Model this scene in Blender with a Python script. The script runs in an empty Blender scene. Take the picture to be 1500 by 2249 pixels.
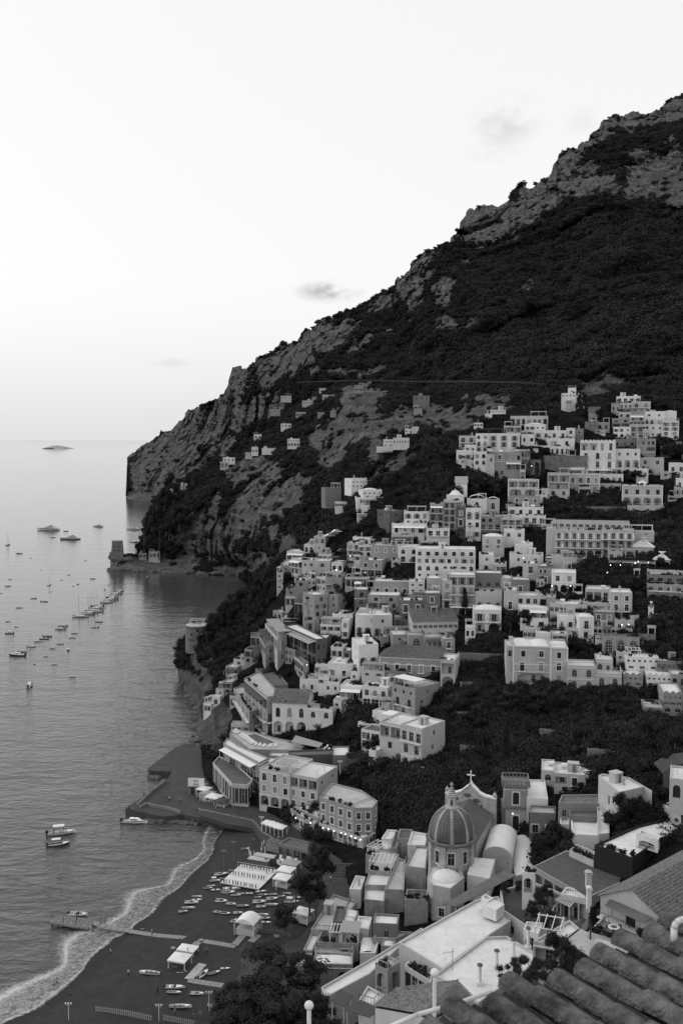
import bpy, bmesh, math, random
import numpy as np
from mathutils import Vector, Matrix
R = math.radians
rnd = random.Random(7)
scene = bpy.context.scene
COL = scene.collection
CAMH = 110.0
F = 2186.0                      # focal length in photograph pixels (35 mm on a 36 mm tall frame)
PITCH = math.atan((1124.5 - 964.0) / F)
cam_d = bpy.data.cameras.new('camera'); cam = bpy.data.objects.new('camera', cam_d); COL.objects.link(cam)
cam.location = (0, 0, CAMH); cam.rotation_euler = (math.pi / 2 - PITCH, 0, 0)
cam_d.sensor_fit = 'VERTICAL'; cam_d.sensor_height = 36; cam_d.sensor_width = 36; cam_d.lens = 35
cam_d.clip_start = 0.5; cam_d.clip_end = 200000
cam_d.dof.use_dof = True; cam_d.dof.focus_distance = 320; cam_d.dof.aperture_fstop = 2.6
scene.camera = cam
SUN_EL, SUN_AZ = R(26), R(-78)            # azimuth from +Y towards +X
world = bpy.data.worlds.new('World'); scene.world = world; world.use_nodes = True
wn = world.node_tree; wn.nodes.clear()
def wN(t, **k):
 n = wn.nodes.new(t)
 for a, b in k.items(): setattr(n, a, b)
 return n
sky = wN('ShaderNodeTexSky', sky_type='NISHITA'); sky.sun_disc = False
sky.sun_elevation = SUN_EL; sky.sun_rotation = SUN_AZ; sky.air_density = 1.4; sky.dust_density = 3.0
bw = wN('ShaderNodeRGBToBW'); wn.links.new(sky.outputs[0], bw.inputs[0])
veil = wN('ShaderNodeMix', data_type='FLOAT'); veil.inputs[0].default_value = 0.72
wn.links.new(bw.outputs[0], veil.inputs[2]); veil.inputs[3].default_value = 10.5
tc = wN('ShaderNodeTexCoord')
def wisp(px, py, rx, ry, scale, amount, lo=0.50, hi=0.72):
 d = Vector(((px - 750) / F, 1, 0)); v = (1124.5 - py) / F
 up = Vector((0, math.sin(PITCH), math.cos(PITCH))); fw = Vector((0, math.cos(PITCH), -math.sin(PITCH)))
 d = (fw + up * v + Vector((1, 0, 0)) * (px - 750) / F).normalized()
 sub = wN('ShaderNodeVectorMath', operation='SUBTRACT'); wn.links.new(tc.outputs['Generated'], sub.inputs[0]); sub.inputs[1].default_value = d
 mul = wN('ShaderNodeVectorMath', operation='MULTIPLY'); wn.links.new(sub.outputs[0], mul.inputs[0]); mul.inputs[1].default_value = (F / rx, 1.0, F / ry)
 ln = wN('ShaderNodeVectorMath', operation='LENGTH'); wn.links.new(mul.outputs[0], ln.inputs[0])
 mr = wN('ShaderNodeMapRange', interpolation_type='SMOOTHSTEP'); wn.links.new(ln.outputs[1], mr.inputs[0])
 mr.inputs[1].default_value = 0.15; mr.inputs[2].default_value = 1.0; mr.inputs[3].default_value = 1; mr.inputs[4].default_value = 0
 mp = wN('ShaderNodeVectorMath', operation='MULTIPLY'); wn.links.new(tc.outputs['Generated'], mp.inputs[0]); mp.inputs[1].default_value = (1, 1, 2.2)
 nz = wN('ShaderNodeTexNoise'); nz.inputs['Scale'].default_value = scale; nz.inputs['Detail'].default_value = 7; nz.inputs['Roughness'].default_value = 0.6
 wn.links.new(mp.outputs[0], nz.inputs[0])
 m2 = wN('ShaderNodeMapRange', interpolation_type='SMOOTHSTEP'); wn.links.new(nz.outputs[0], m2.inputs[0])
 m2.inputs[1].default_value = lo; m2.inputs[2].default_value = hi
 a = wN('ShaderNodeMath', operation='MULTIPLY'); wn.links.new(mr.outputs[0], a.inputs[0]); wn.links.new(m2.outputs[0], a.inputs[1])
 b = wN('ShaderNodeMath', operation='MULTIPLY'); wn.links.new(a.outputs[0], b.inputs[0]); b.inputs[1].default_value = amount
 return b.outputs[0]
ws = [wisp(722, 640, 90, 32, 24, 0.45, 0.34, 0.60), wisp(1110, 262, 100, 60, 16, 0.22, .40, .66), wisp(1090, 330, 90, 40, 18, 0.08, .42, .66),
      wisp(375, 797, 60, 14, 22, 0.10, .38, .62), wisp(1285, 270, 50, 40, 20, .07, .38, .62)]
acc = ws[0]
for w_ in ws[1:]:
 s = wN('ShaderNodeMath', operation='ADD'); wn.links.new(acc, s.inputs[0]); wn.links.new(w_, s.inputs[1]); acc = s.outputs[0]
inv = wN('ShaderNodeMath', operation='SUBTRACT'); inv.inputs[0].default_value = 1; wn.links.new(acc, inv.inputs[1])
md = wN('ShaderNodeMath', operation='MAXIMUM'); wn.links.new(inv.outputs[0], md.inputs[0]); md.inputs[1].default_value = 0.5
sepw = wN('ShaderNodeSeparateXYZ'); wn.links.new(tc.outputs['Generated'], sepw.inputs[0])
hz = wN('ShaderNodeMapRange', interpolation_type='SMOOTHSTEP'); wn.links.new(sepw.outputs[2], hz.inputs[0])
hz.inputs[1].default_value = -0.02; hz.inputs[2].default_value = 0.16; hz.inputs[3].default_value = 0.87; hz.inputs[4].default_value = 1.0
m3 = wN('ShaderNodeMath', operation='MULTIPLY'); wn.links.new(md.outputs[0], m3.inputs[0]); wn.links.new(hz.outputs[0], m3.inputs[1])
m4 = wN('ShaderNodeMath', operation='MULTIPLY'); wn.links.new(veil.outputs[0], m4.inputs[0]); wn.links.new(m3.outputs[0], m4.inputs[1])
bg = wN('ShaderNodeBackground'); bg.inputs[1].default_value = 0.107; wn.links.new(m4.outputs[0], bg.inputs[0])
wo = wN('ShaderNodeOutputWorld'); wn.links.new(bg.outputs[0], wo.inputs[0])
sun_d = bpy.data.lights.new('sun', 'SUN'); sun_d.energy = 0.5; sun_d.angle = R(35); sun_d.color = (1, 1, 1)
sun = bpy.data.objects.new('sun', sun_d); COL.objects.link(sun)
sdir = Vector((math.sin(SUN_AZ) * math.cos(SUN_EL), math.cos(SUN_AZ) * math.cos(SUN_EL), math.sin(SUN_EL)))
sun.rotation_euler = sdir.to_track_quat('Z', 'Y').to_euler(); sun.location = (-200, 0, 300)
vs = scene.view_settings; scene.display_settings.display_device = 'sRGB'
vs.view_transform = 'Standard'; vs.look = 'None'; vs.gamma = 1; vs.use_curve_mapping = False; vs.exposure = 0.07
scene.cycles.max_bounces = 5; scene.cycles.diffuse_bounces = 2; scene.cycles.transparent_max_bounces = 6
FW = (0, math.cos(PITCH), -math.sin(PITCH)); UP = (0, math.sin(PITCH), math.cos(PITCH))
def ray(px, py):
 u = (px - 750) / F; v = (1124.5 - py) / F
 return u, FW[1] + UP[1] * v, FW[2] + UP[2] * v
def at(px, py, Y):
 dx, dy, dz = ray(px, py); t = Y / dy
 return Vector((dx * t, Y, CAMH + dz * t))
def atz(px, py, z):
 dx, dy, dz = ray(px, py); t = (z - CAMH) / dz
 return Vector((dx * t, dy * t, z))
def yz(px, py, z): return atz(px, py, z).y
def vnoise(P, seed=0):
 Pi = np.floor(P).astype(np.int64); f = P - Pi; f = f * f * (3 - 2 * f)
 def h(ix, iy, iz):
  n = (ix * 374761393 + iy * 668265263 + iz * 2147483647 + seed * 1442695041) & 0xffffffff
  n = ((n ^ (n >> 13)) * 1274126177) & 0xffffffff; n = ((n ^ (n >> 15)) * 2246822519) & 0xffffffff
  return ((n ^ (n >> 16)) & 0xffffff) / float(0xffffff)
 x, y, z = Pi[:, 0], Pi[:, 1], Pi[:, 2]; r = 0
 for a in (0, 1):
  for b in (0, 1):
   for c in (0, 1):
    w = (f[:, 0] if a else 1 - f[:, 0]) * (f[:, 1] if b else 1 - f[:, 1]) * (f[:, 2] if c else 1 - f[:, 2])
    r = r + w * h(x + a, y + b, z + c)
 return r * 2 - 1
def fbm(P, s, octs=5, seed=0, gain=0.5, ridged=False):
 r = 0; a = 1.0; Q = P / s
 for i in range(octs):
  n = vnoise(Q, seed + i * 17)
  if ridged: n = 1 - 2 * np.abs(n)
  r = r + n * a; a *= gain; Q = Q * 2.03 + 11.7
 return r
def tag(o, label=None, cat=None, group=None, kind=None):
 if label: o['label'] = label
 if cat: o['category'] = cat
 if group: o['group'] = group
 if kind: o['kind'] = kind
 return o
def empty(name, loc=(0, 0, 0), rz=0.0, parent=None):
 o = bpy.data.objects.new(name, None); COL.objects.link(o); o.location = loc; o.rotation_euler = (0, 0, rz)
 o.empty_display_size = 0.5
 if parent: o.parent = parent
 return o
def link(name, me, parent=None, loc=None, rz=0.0, scale=None):
 o = bpy.data.objects.new(name, me); COL.objects.link(o)
 if parent: o.parent = parent
 if loc is not None: o.location = loc
 if rz: o.rotation_euler = (0, 0, rz)
 if scale is not None: o.scale = scale
 return o
class MB:
 """collects faces of one mesh"""
 def __init__(s): s.v = []; s.f = []; s.m = []; s.mi = 0
 def add(s, vs, fs):
  b = len(s.v); s.v.extend([tuple(q) for q in vs]); s.f.extend([tuple(i + b for i in f) for f in fs]); s.m.extend([s.mi] * len(fs))
 def quad(s, a, b, c, d): s.add([a, b, c, d], [(0, 1, 2, 3)])
 def box(s, x0, y0, z0, x1, y1, z1, M=None):
  vs = [(x0, y0, z0), (x1, y0, z0), (x1, y1, z0), (x0, y1, z0), (x0, y0, z1), (x1, y0, z1), (x1, y1, z1), (x0, y1, z1)]
  if M is not None: vs = [M @ Vector(q) for q in vs]
  s.add(vs, [(0, 3, 2, 1), (4, 5, 6, 7), (0, 1, 5, 4), (1, 2, 6, 5), (2, 3, 7, 6), (3, 0, 4, 7)])
 def prism(s, poly, z0, z1, cap=True):
  n = len(poly); vs = [(p[0], p[1], z0) for p in poly] + [(p[0], p[1], z1) for p in poly]
  fs = [(i, (i + 1) % n, n + (i + 1) % n, n + i) for i in range(n)]
  if cap: fs += [tuple(range(n, 2 * n)), tuple(reversed(range(n)))]
  s.add(vs, fs)
 def tube(s, a, b, r, r2=None, n=6, cap=True):
  a = Vector(a); b = Vector(b); r2 = r if r2 is None else r2
  d = (b - a).normalized(); t = Vector((0, 0, 1)) if abs(d.z) < .9 else Vector((1, 0, 0))
  u = d.cross(t).normalized(); w = d.cross(u)
  vs = []
  for q, rr in ((a, r), (b, r2)):
   for i in range(n):
    an = 2 * math.pi * i / n; vs.append(q + (u * math.cos(an) + w * math.sin(an)) * rr)
  fs = [(i, n + i, n + (i + 1) % n, (i + 1) % n) for i in range(n)]
  if cap: fs += [tuple(range(n)), tuple(reversed(range(n, 2 * n)))]
  s.add(vs, fs)
 def lathe(s, prof, n=16, c=(0, 0, 0)):
  vs = []
  for r, z in prof:
   for i in range(n):
    a = 2 * math.pi * i / n; vs.append((c[0] + r * math.cos(a), c[1] + r * math.sin(a), c[2] + z))
  fs = []
  for k in range(len(prof) - 1):
   for i in range(n):
    j = (i + 1) % n; fs.append((k * n + i, k * n + j, (k + 1) * n + j, (k + 1) * n + i))
  fs.append(tuple(reversed(range(n)))); fs.append(tuple(range((len(prof) - 1) * n, len(prof) * n)))
  s.add(vs, fs)
 def mesh(s, name, mats):
  me = bpy.data.meshes.new(name); me.from_pydata(s.v, [], s.f)
  for m in (mats if isinstance(mats, (list, tuple)) else [mats]): me.materials.append(m)
  if any(s.m): me.polygons.foreach_set('material_index', s.m)
  me.update(); return me
 def build(s, name, mats, parent=None, loc=None, rz=0.0, smooth=False):
  me = s.mesh(name, mats)
  if smooth: me.polygons.foreach_set('use_smooth', [True] * len(me.polygons))
  return link(name, me, parent, loc, rz)
def mat(name, col, rough=0.9, var=0.0, scale=0.6, stain=0.0, bump=0.0, bscale=3.0, spec=0.2, streak=False, emit=0.0, metallic=0.0, dark=None):
 m = bpy.data.materials.new(name); m.use_nodes = True; nt = m.node_tree; bs = nt.nodes['Principled BSDF']
 bs.inputs['Roughness'].default_value = rough; bs.inputs['Specular IOR Level'].default_value = spec; bs.inputs['Metallic'].default_value = metallic
 bs.inputs['Base Color'].default_value = (col, col, col, 1)
 if emit: bs.inputs['Emission Color'].default_value = (1, 1, 1, 1); bs.inputs['Emission Strength'].default_value = emit
 if var or stain:
  tc = nt.nodes.new('ShaderNodeNewGeometry')
  mp = nt.nodes.new('ShaderNodeMapping'); nt.links.new(tc.outputs['Position'], mp.inputs[0])
  nz = nt.nodes.new('ShaderNodeTexNoise'); nz.inputs['Scale'].default_value = scale; nz.inputs['Detail'].default_value = 8; nz.inputs['Roughness'].default_value = .65
  nt.links.new(mp.outputs[0], nz.inputs['Vector'])
  r1 = nt.nodes.new('ShaderNodeMapRange'); nt.links.new(nz.outputs[0], r1.inputs[0])
  r1.inputs[1].default_value = .3; r1.inputs[2].default_value = .7; r1.inputs[3].default_value = 1 - var; r1.inputs[4].default_value = 1 + var
  out = r1.outputs[0]
  if stain:
   mp2 = nt.nodes.new('ShaderNodeMapping'); nt.links.new(tc.outputs['Position'], mp2.inputs[0])
   mp2.inputs['Scale'].default_value = (1.6, 1.6, 0.22) if streak else (1, 1, 1)
   n2 = nt.nodes.new('ShaderNodeTexNoise'); n2.inputs['Scale'].default_value = 0.9; n2.inputs['Detail'].default_value = 6; n2.inputs['Roughness'].default_value = .7
   nt.links.new(mp2.outputs[0], n2.inputs['Vector'])
   r2 = nt.nodes.new('ShaderNodeMapRange'); nt.links.new(n2.outputs[0], r2.inputs[0])
   r2.inputs[1].default_value = .52; r2.inputs[2].default_value = .72; r2.inputs[3].default_value = 1; r2.inputs[4].default_value = 1 - stain
   mu = nt.nodes.new('ShaderNodeMath'); mu.operation = 'MULTIPLY'; nt.links.new(out, mu.inputs[0]); nt.links.new(r2.outputs[0], mu.inputs[1]); out = mu.outputs[0]
  mc = nt.nodes.new('ShaderNodeMath'); mc.operation = 'MULTIPLY'; nt.links.new(out, mc.inputs[0]); mc.inputs[1].default_value = col
  nt.links.new(mc.outputs[0], bs.inputs['Base Color'])
  if bump:
   nb = nt.nodes.new('ShaderNodeTexNoise'); nb.inputs['Scale'].default_value = bscale; nb.inputs['Detail'].default_value = 6
   nt.links.new(tc.outputs['Position'], nb.inputs['Vector'])
   bp = nt.nodes.new('ShaderNodeBump'); bp.inputs['Strength'].default_value = bump; bp.inputs['Distance'].default_value = 0.3
   nt.links.new(nb.outputs[0], bp.inputs['Height']); nt.links.new(bp.outputs[0], bs.inputs['Normal'])
 return m
def tps(pts):
 P = np.array([(p[0] / 100., p[1] / 100.) for p in pts]); V = np.log(np.array([p[2] for p in pts]))
 n = len(P); d = np.sqrt(((P[:, None] - P[None]) ** 2).sum(-1)); K = d          # linear radial basis: no overshoot
 A = np.zeros((n + 3, n + 3)); A[:n, :n] = K - 0.02 * np.eye(n); A[:n, n] = 1; A[:n, n + 1:] = P; A[n, :n] = 1; A[n + 1:, :n] = P.T
 w = np.linalg.solve(A, np.concatenate([V, np.zeros(3)]))
 def ev(px, py):
  q = np.stack([np.atleast_1d(px) / 100., np.atleast_1d(py) / 100.], -1).astype(float)
  out = np.empty(len(q))
  for i in range(0, len(q), 20000):
   s = q[i:i + 20000]; dd = np.sqrt(((s[:, None] - P[None]) ** 2).sum(-1))
   out[i:i + 20000] = dd @ w[:n] + w[n] + s @ w[n + 1:]
  return np.exp(out)
 return ev
def Z(px, py, z): return (px, py, yz(px, py, z))
far_pts = [Z(280, 1095, 0), (285, 1010, 1905), (334, 964, 1930), (340, 1105, 1740), (400, 924, 1880), (490, 870, 1720), (524, 806, 1680), (500, 950, 1650), (450, 1010, 1620),
 (400, 1050, 1640), (578, 782, 1620), (700, 706, 1500), (600, 850, 1400), (600, 950, 1350), (764, 682, 1450), (700, 830, 1200), (700, 900, 1180), (830, 835, 1080), (860, 633, 1400), (900, 750, 1150),
 (935, 553, 1400), (1010, 497, 1450), (1100, 450, 1480), (1143, 402, 1500), (1227, 341, 1550), (1304, 287, 1600), (1400, 248, 1700), (1500, 203, 1750),
 (1700, 140, 1800), (1000, 528, 1320), (1120, 512, 1290), (1300, 432, 1260), (1490, 462, 1150), (1400, 330, 1450), (1000, 700, 1040), (1200, 600, 1100), (1200, 750, 850),
 (1400, 700, 840), (1500, 600, 950), (1700, 600, 900), (1000, 835, 840), (1200, 850, 680), (1400, 850, 620), (1500, 880, 560), (1700, 880, 540), (1000, 930, 780), (1300, 930, 600)]
mid_pts = [Z(245, 1249, 0), Z(330, 1252, 0), Z(400, 1254, 0), Z(520, 1262, 0), (243, 1217, 856), (300, 1217, 850), (380, 1222, 842), (300, 1190, 880), (320, 1150, 900), (345, 1095, 930), (400, 1055, 950),
 (480, 1015, 930), (520, 990, 950), (600, 945, 980), (700, 860, 1080), (800, 838, 1040), (900, 848, 900), (1000, 845, 810), (1200, 850, 640), (1350, 850, 580), (1500, 860, 530),
 (1700, 860, 500), (400, 1150, 850), (400, 1220, 835), (480, 1180, 790), (520, 1090, 790), (600, 1100, 700), (640, 1010, 760), (700, 1010, 720), (650, 1140, 620), (700, 1100, 620), (780, 1000, 640), (780, 880, 780), (850, 1050, 540), (900, 1010, 540),
 (950, 950, 580), (860, 900, 720), (1050, 900, 560), (1000, 1000, 490), (1200, 930, 490), (1400, 930, 480), (1500, 930, 470), (1700, 930, 460), (700, 1200, 540), (600, 1200, 640),
 (520, 1220, 740), (620, 1300, 560), (760, 1200, 480), (1000, 1100, 460), (1300, 1000, 470)]
town_pts = [Z(395, 1490, 0), Z(415, 1525, 0), Z(440, 1560, 0), Z(428, 1600, 0), Z(415, 1640, 2), Z(445, 1690, 3), (405, 1380, 468), (430, 1410, 452), (475, 1345, 470), (530, 1300, 470), (606, 1240, 450),
 (690, 1178, 450), (770, 1140, 440), (800, 1060, 445), (900, 1010, 455), (1000, 960, 462), (1100, 910, 475), (1250, 905, 485), (1400, 880, 500), (1500, 880, 500), (1700, 880, 490),
 (450, 1450, 430), (450, 1520, 405), (650, 1300, 402), (750, 1250, 405), (850, 1200, 405), (1000, 1200, 400), (1100, 1100, 430), (1300, 1100, 425), (1450, 1100, 420), (1300, 1225, 372),
 (1500, 1220, 360), (1700, 1200, 350), (900, 1300, 372), (1100, 1300, 360), (1300, 1300, 342), (1480, 1350, 325), (1700, 1350, 310), (600, 1380, 402), (700, 1400, 368), (850, 1400, 348),
 (1000, 1400, 342), (1150, 1380, 332), (560, 1440, 388), (500, 1500, 385), (470, 1560, 372), (560, 1550, 352), (650, 1500, 348), (800, 1500, 328), (950, 1480, 322), (1100, 1450, 320),
 (1150, 1510, 306), (1300, 1510, 302), (1450, 1530, 292), (1500, 1600, 272), (1700, 1600, 250), (500, 1620, 338), (600, 1610, 330), (700, 1610, 322), (800, 1610, 312), (900, 1600, 303),
 (980, 1650, 286), Z(470, 1720, 4), Z(560, 1755, 5), Z(700, 1805, 5), Z(850, 1840, 6), (900, 1750, 262), (950, 1690, 272), (1050, 1690, 262), (1150, 1730, 246), (1200, 1600, 285),
 (1350, 1600, 276), (1350, 1680, 244), (1500, 1690, 222), (1700, 1700, 200), Z(950, 1850, 9), Z(1130, 1840, 13), Z(1300, 1800, 22), Z(1500, 1800, 28), Z(1700, 1800, 33),
 Z(800, 1950, 5), Z(900, 2000, 7), Z(1100, 2000, 12), Z(1300, 2000, 22), Z(1500, 2000, 34), Z(1700, 2000, 44), Z(700, 2200, 4), Z(850, 2200, 9), Z(1000, 2200, 16), Z(1200, 2200, 27), Z(1500, 2200, 52), Z(1700, 2200, 64),
 Z(700, 2450, 8), Z(1000, 2450, 24), Z(1300, 2450, 50), Z(1700, 2450, 76)]
farY, midY, townY = tps(far_pts), tps(mid_pts), tps(town_pts)
far_top = [(278, 1088), (279, 1040), (282, 1008), (300, 985), (334, 964), (348, 950), (362, 946), (402, 924), (414, 904), (450, 888), (486, 876), (492, 866), (502, 840), (510, 816), (524, 806), (538, 808), (550, 804),
 (564, 796), (566, 787), (594, 770), (604, 772), (615, 760), (629, 751), (645, 748), (660, 739), (672, 720), (682, 722), (695, 711), (709, 702), (725, 700), (740, 694), (764, 682), (800, 663), (828, 644), (863, 633), (865, 616), (889, 598),
 (903, 593), (906, 577), (935, 553), (963, 546), (987, 530), (1010, 497), (1019, 474), (1052, 451), (1089, 448), (1099, 453), (1117, 439), (1122, 423), (1135, 406), (1146, 402), (1159, 413),
 (1187, 395), (1222, 362), (1227, 341), (1271, 320), (1290, 306), (1304, 287), (1323, 269), (1355, 252), (1402, 248), (1439, 244), (1467, 220), (1500, 203), (1560, 190), (1700, 130)]
far_bot = [(278, 1096), (330, 1106), (360, 1110), (420, 1080), (560, 1010), (640, 960), (740, 900), (1000, 900), (1300, 900), (1700, 930)]
mid_top = [(243, 1218), (300, 1216), (304, 1192), (318, 1165), (320, 1150), (333, 1112), (345, 1096), (370, 1076), (400, 1053), (425, 1041), (470, 1016), (500, 1004), (520, 990), (560, 966), (600, 945), (640, 902),
 (690, 868), (730, 848), (800, 838), (900, 848), (1000, 843), (1100, 840), (1200, 850), (1320, 850), (1500, 858), (1700, 860)]
mid_bot = [(243, 1250), (520, 1263), (600, 1300), (680, 1330), (760, 1250), (850, 1180), (950, 1120), (1100, 1050), (1300, 1000), (1700, 980)]
town_top = [(392, 1442), (396, 1424), (403, 1400), (409, 1386), (440, 1384), (455, 1372), (475, 1348), (500, 1318), (530, 1302), (560, 1296), (590, 1264), (606, 1240), (612, 1216), (650, 1202), (690, 1180),
 (740, 1160), (775, 1096), (800, 1066), (850, 1046), (900, 1014), (960, 1000), (1000, 962), (1040, 932), (1100, 908), (1200, 900), (1260, 905), (1330, 882), (1400, 876), (1500, 880), (1700, 880)]
town_bot = [(392, 1490), (440, 1620), (446, 1692), (470, 1722), (500, 2450), (1700, 2450)]
town_low = [(392, 1490), (440, 1620), (446, 1692), (470, 1722), (560, 1757), (640, 1800), (700, 1845), (750, 1880), (772, 1960), (780, 2600), (1700, 2600)]
def interp(poly, x):
 p = np.array(sorted(poly, key=lambda q: q[0])); return np.interp(x, p[:, 0], p[:, 1])
rock_far = [(1430, 250, 110, 22, -8), (1300, 300, 40, 18, -20), (1240, 400, 75, 55, -20), (1290, 410, 60, 28, -10), (1180, 440, 50, 50, -35), (1130, 480, 20, 45, 0), (1040, 490, 52, 42, -20), (1180, 475, 45, 14, -15), (1090, 480, 30, 40, 0), (1450, 400, 70, 55, 10),
 (1400, 380, 25, 60, 10), (1480, 400, 45, 70, 0), (1000, 515, 30, 12, -20), (930, 580, 30, 15, -30), (900, 610, 45, 22, -25), (905, 650, 20, 35, 10), (975, 640, 22, 40, 0), (880, 635, 20, 12, -20), (980, 712, 26, 22, 0), (1025, 708, 30, 18, 0), (1160, 632, 14, 14, 0),
 (840, 665, 30, 14, -25), (870, 700, 8, 24, 10), (1020, 575, 12, 14, 0), (720, 740, 60, 30, -15), (640, 790, 70, 38, -20), (590, 810, 28, 45, 0), (520, 840, 24, 55, 0), (560, 900, 70, 22, -10), (540, 830, 20, 28, 0), (420, 960, 60, 50, -30), (350, 985, 60, 40, -30),
 (330, 1040, 50, 70, 0), (290, 1060, 16, 50, 0), (400, 1010, 50, 45, -10), (440, 930, 60, 30, -30), (470, 960, 40, 50, 0), (500, 920, 40, 30, 0), (780, 760, 40, 12, -30), (1310, 840, 50, 16, 0), (760, 815, 120, 8, 0), (1440, 830, 40, 14, -20)]
rock_mid = [(330, 1235, 110, 20, 3), (440, 1180, 50, 62, 0), (560, 1040, 62, 40, -8), (600, 1110, 80, 34, -8), (540, 1130, 40, 50, 0), (640, 1070, 40, 30, -20), (560, 1225, 45, 16, 10), (620, 1180, 30, 20, 30), (770, 940, 70, 46, -35), (800, 900, 42, 50, -30), (730, 990, 30, 26, -40), (830, 950, 30, 50, 0), (880, 940, 40, 40, 0),
 (850, 1015, 36, 42, 0), (830, 1030, 22, 36, 0), (890, 1020, 40, 30, 0), (1000, 920, 100, 30, 10), (1060, 890, 60, 20, 0), (960, 910, 50, 30, 0), (500, 1160, 24, 24, 0), (700, 970, 20, 40, 0), (1320, 862, 50, 18, 0), (520, 1250, 50, 10, 0), (640, 1220, 30, 30, 20), (480, 1100, 14, 14, 0)]
rock_town = [(420, 1500, 34, 70, 0), (430, 1590, 34, 60, 0), (470, 1620, 30, 40, 0), (450, 1520, 24, 60, 10), (480, 1600, 22, 50, 0), (1240, 1020, 0, 0, 0)]
def rockmask(px, py, ell, P, seed):
 n = fbm(P, 40.0, 4, seed, 0.6); m = np.full(len(px), -9.0)
 for cx, cy, rx, ry, t in ell:
  if rx == 0: continue
  c, s = math.cos(R(t)), math.sin(R(t)); dx, dy = px - cx, py - cy
  d = np.sqrt(((dx * c + dy * s) / rx) ** 2 + ((-dx * s + dy * c) / ry) ** 2)
  m = np.maximum(m, 1.22 - d)
 m = m + 0.42 * n + 0.3 * fbm(P, 9.0, 3, seed + 5, 0.6)
 return np.clip(m * 4.0 + .3, 0, 1)
def smooth01(x): return np.clip(x, 0, 1)
def surface(name, Yf, top, bot, x0, x1, dx, rows, ell, seed, amp, rockamp, back, mats, label=None):
 xs = np.arange(x0, x1 + dx * .5, dx); nc = len(xs); yt = interp(top, xs); yb = interp(bot, xs) if len(bot) > 2 else interp(bot, xs)
 t = np.linspace(0, 1, rows)
 PX = np.repeat(xs[:, None], rows, 1); PY = yt[:, None] * (1 - t) + yb[:, None] * t
 px, py = PX.ravel(), PY.ravel(); Y = Yf(px, py)
 u = (px - 750) / F; v = (1124.5 - py) / F; dyy = FW[1] + UP[1] * v; dz = FW[2] + UP[2] * v; k = Y / dyy
 P = np.stack([u * k, Y, CAMH + dz * k], -1)
 rk = rockmask(px, py, ell, P, seed)
 edge = smooth01(np.repeat((np.arange(nc) / 6.)[:, None], rows, 1).ravel())
 sc = Y / 1000.
 g = fbm(P * [1, 1, .6], 130 * amp[1], 5, seed, .55, True) * amp[0]
 flute = fbm(P * [1, 1, 0.22], 16 * amp[1], 5, seed + 40, .62, True) * rockamp
 strata = fbm(P * [.12, .12, 1.0] + [0, 0, 0], 10 * amp[1], 4, seed + 70, .6, True) * rockamp * .45
 fine = fbm(P, 7 * amp[1], 4, seed + 90, .6) * rockamp * .25
 foot = smooth01((P[:, 2] - 1.0) / 12.0) if name != 'hillside' else smooth01((P[:, 2] - 6.0) / 20.0)
 g = g + fbm(P * [1, 1, .4], {'mountain': 260, 'middle_slope': 150}.get(name, 60), 3, seed + 400, .5, True) * {'mountain': 55, 'middle_slope': 16}.get(name, 0)
 D = (g + rk * (flute * .55 + strata * .8 + rockamp * .18 * fbm(P * [1, 1, .35], 7.0, 3, seed + 300, .6, True)) + fine) * foot
 dirv = np.stack([u, dyy, dz], -1); dirv /= np.linalg.norm(dirv, axis=1)[:, None]
 P = P + dirv * D[:, None]
 P[:, 2] += fbm(P, 22 * amp[1], 4, seed + 200, .55) * amp[2] * foot
 P[:, 0] += fbm(P, 18 * amp[1], 3, seed + 230, .5) * amp[2] * foot * .6
 if name == 'hillside':
  lowm = py > np.interp(px, [q[0] for q in town_low], [q[1] for q in town_low]) + 2; P[lowm, 2] = -4.0
 G = P.reshape(nc, rows, 3); RK = rk.reshape(nc, rows)
 bk = []
 for i, (dy_, dz_) in enumerate(back):
  q = G[:, :1].copy(); q[:, 0, 1] += dy_; q[:, 0, 2] -= dz_; q[:, 0, 0] += 0; q[:, 0, 0] *= (1 + dy_ / q[:, 0, 1] * .6); bk.append(q)
 G = np.concatenate(bk[::-1] + [G], 1); RK = np.concatenate([RK[:, :1]] * len(bk) + [RK], 1)
 fl = []; FL = 20 if name == 'hillside' else (60 if name == 'middle_slope' else 150)
 for s_, d_ in ((3, FL * 3), (2, FL * 1.6), (1, FL * .6)):
  q = G[:1].copy(); kk = 1 + d_ / q[:, :, 1:2]; q = np.array([0, 0, CAMH]) + (q - np.array([0, 0, CAMH])) * kk; q[:, :, 0] += d_ * .10; fl.append(q)
 G = np.concatenate(fl + [G], 0); RK = np.concatenate([RK[:1]] * 3 + [RK], 0)
 q = G[:, -1:].copy(); q[:, :, 2] -= 12; G = np.concatenate([G, q], 1); RK = np.concatenate([RK, RK[:, -1:]], 1)
 nc, nr = G.shape[:2]
 me = bpy.data.meshes.new(name); me.vertices.add(nc * nr); me.vertices.foreach_set('co', G.reshape(-1).astype(np.float32))
 idx = np.arange(nc * nr).reshape(nc, nr)
 q = np.stack([idx[:-1, :-1], idx[:-1, 1:], idx[1:, 1:], idx[1:, :-1]], -1).reshape(-1, 4)
 me.loops.add(q.size); me.loops.foreach_set('vertex_index', q.ravel().astype(np.int32)); me.polygons.add(len(q))
 me.polygons.foreach_set('loop_start', (np.arange(len(q)) * 4).astype(np.int32)); me.polygons.foreach_set('loop_total', np.full(len(q), 4, np.int32))
 me.polygons.foreach_set('use_smooth', np.ones(len(q), bool))
 me.update(calc_edges=True); at_ = me.attributes.new('rock', 'FLOAT', 'POINT'); at_.data.foreach_set('value', RK.ravel().astype(np.float32))
 me.materials.append(mats)
 o = link(name, me); o['kind'] = 'structure'
 nb = len(back)
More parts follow.
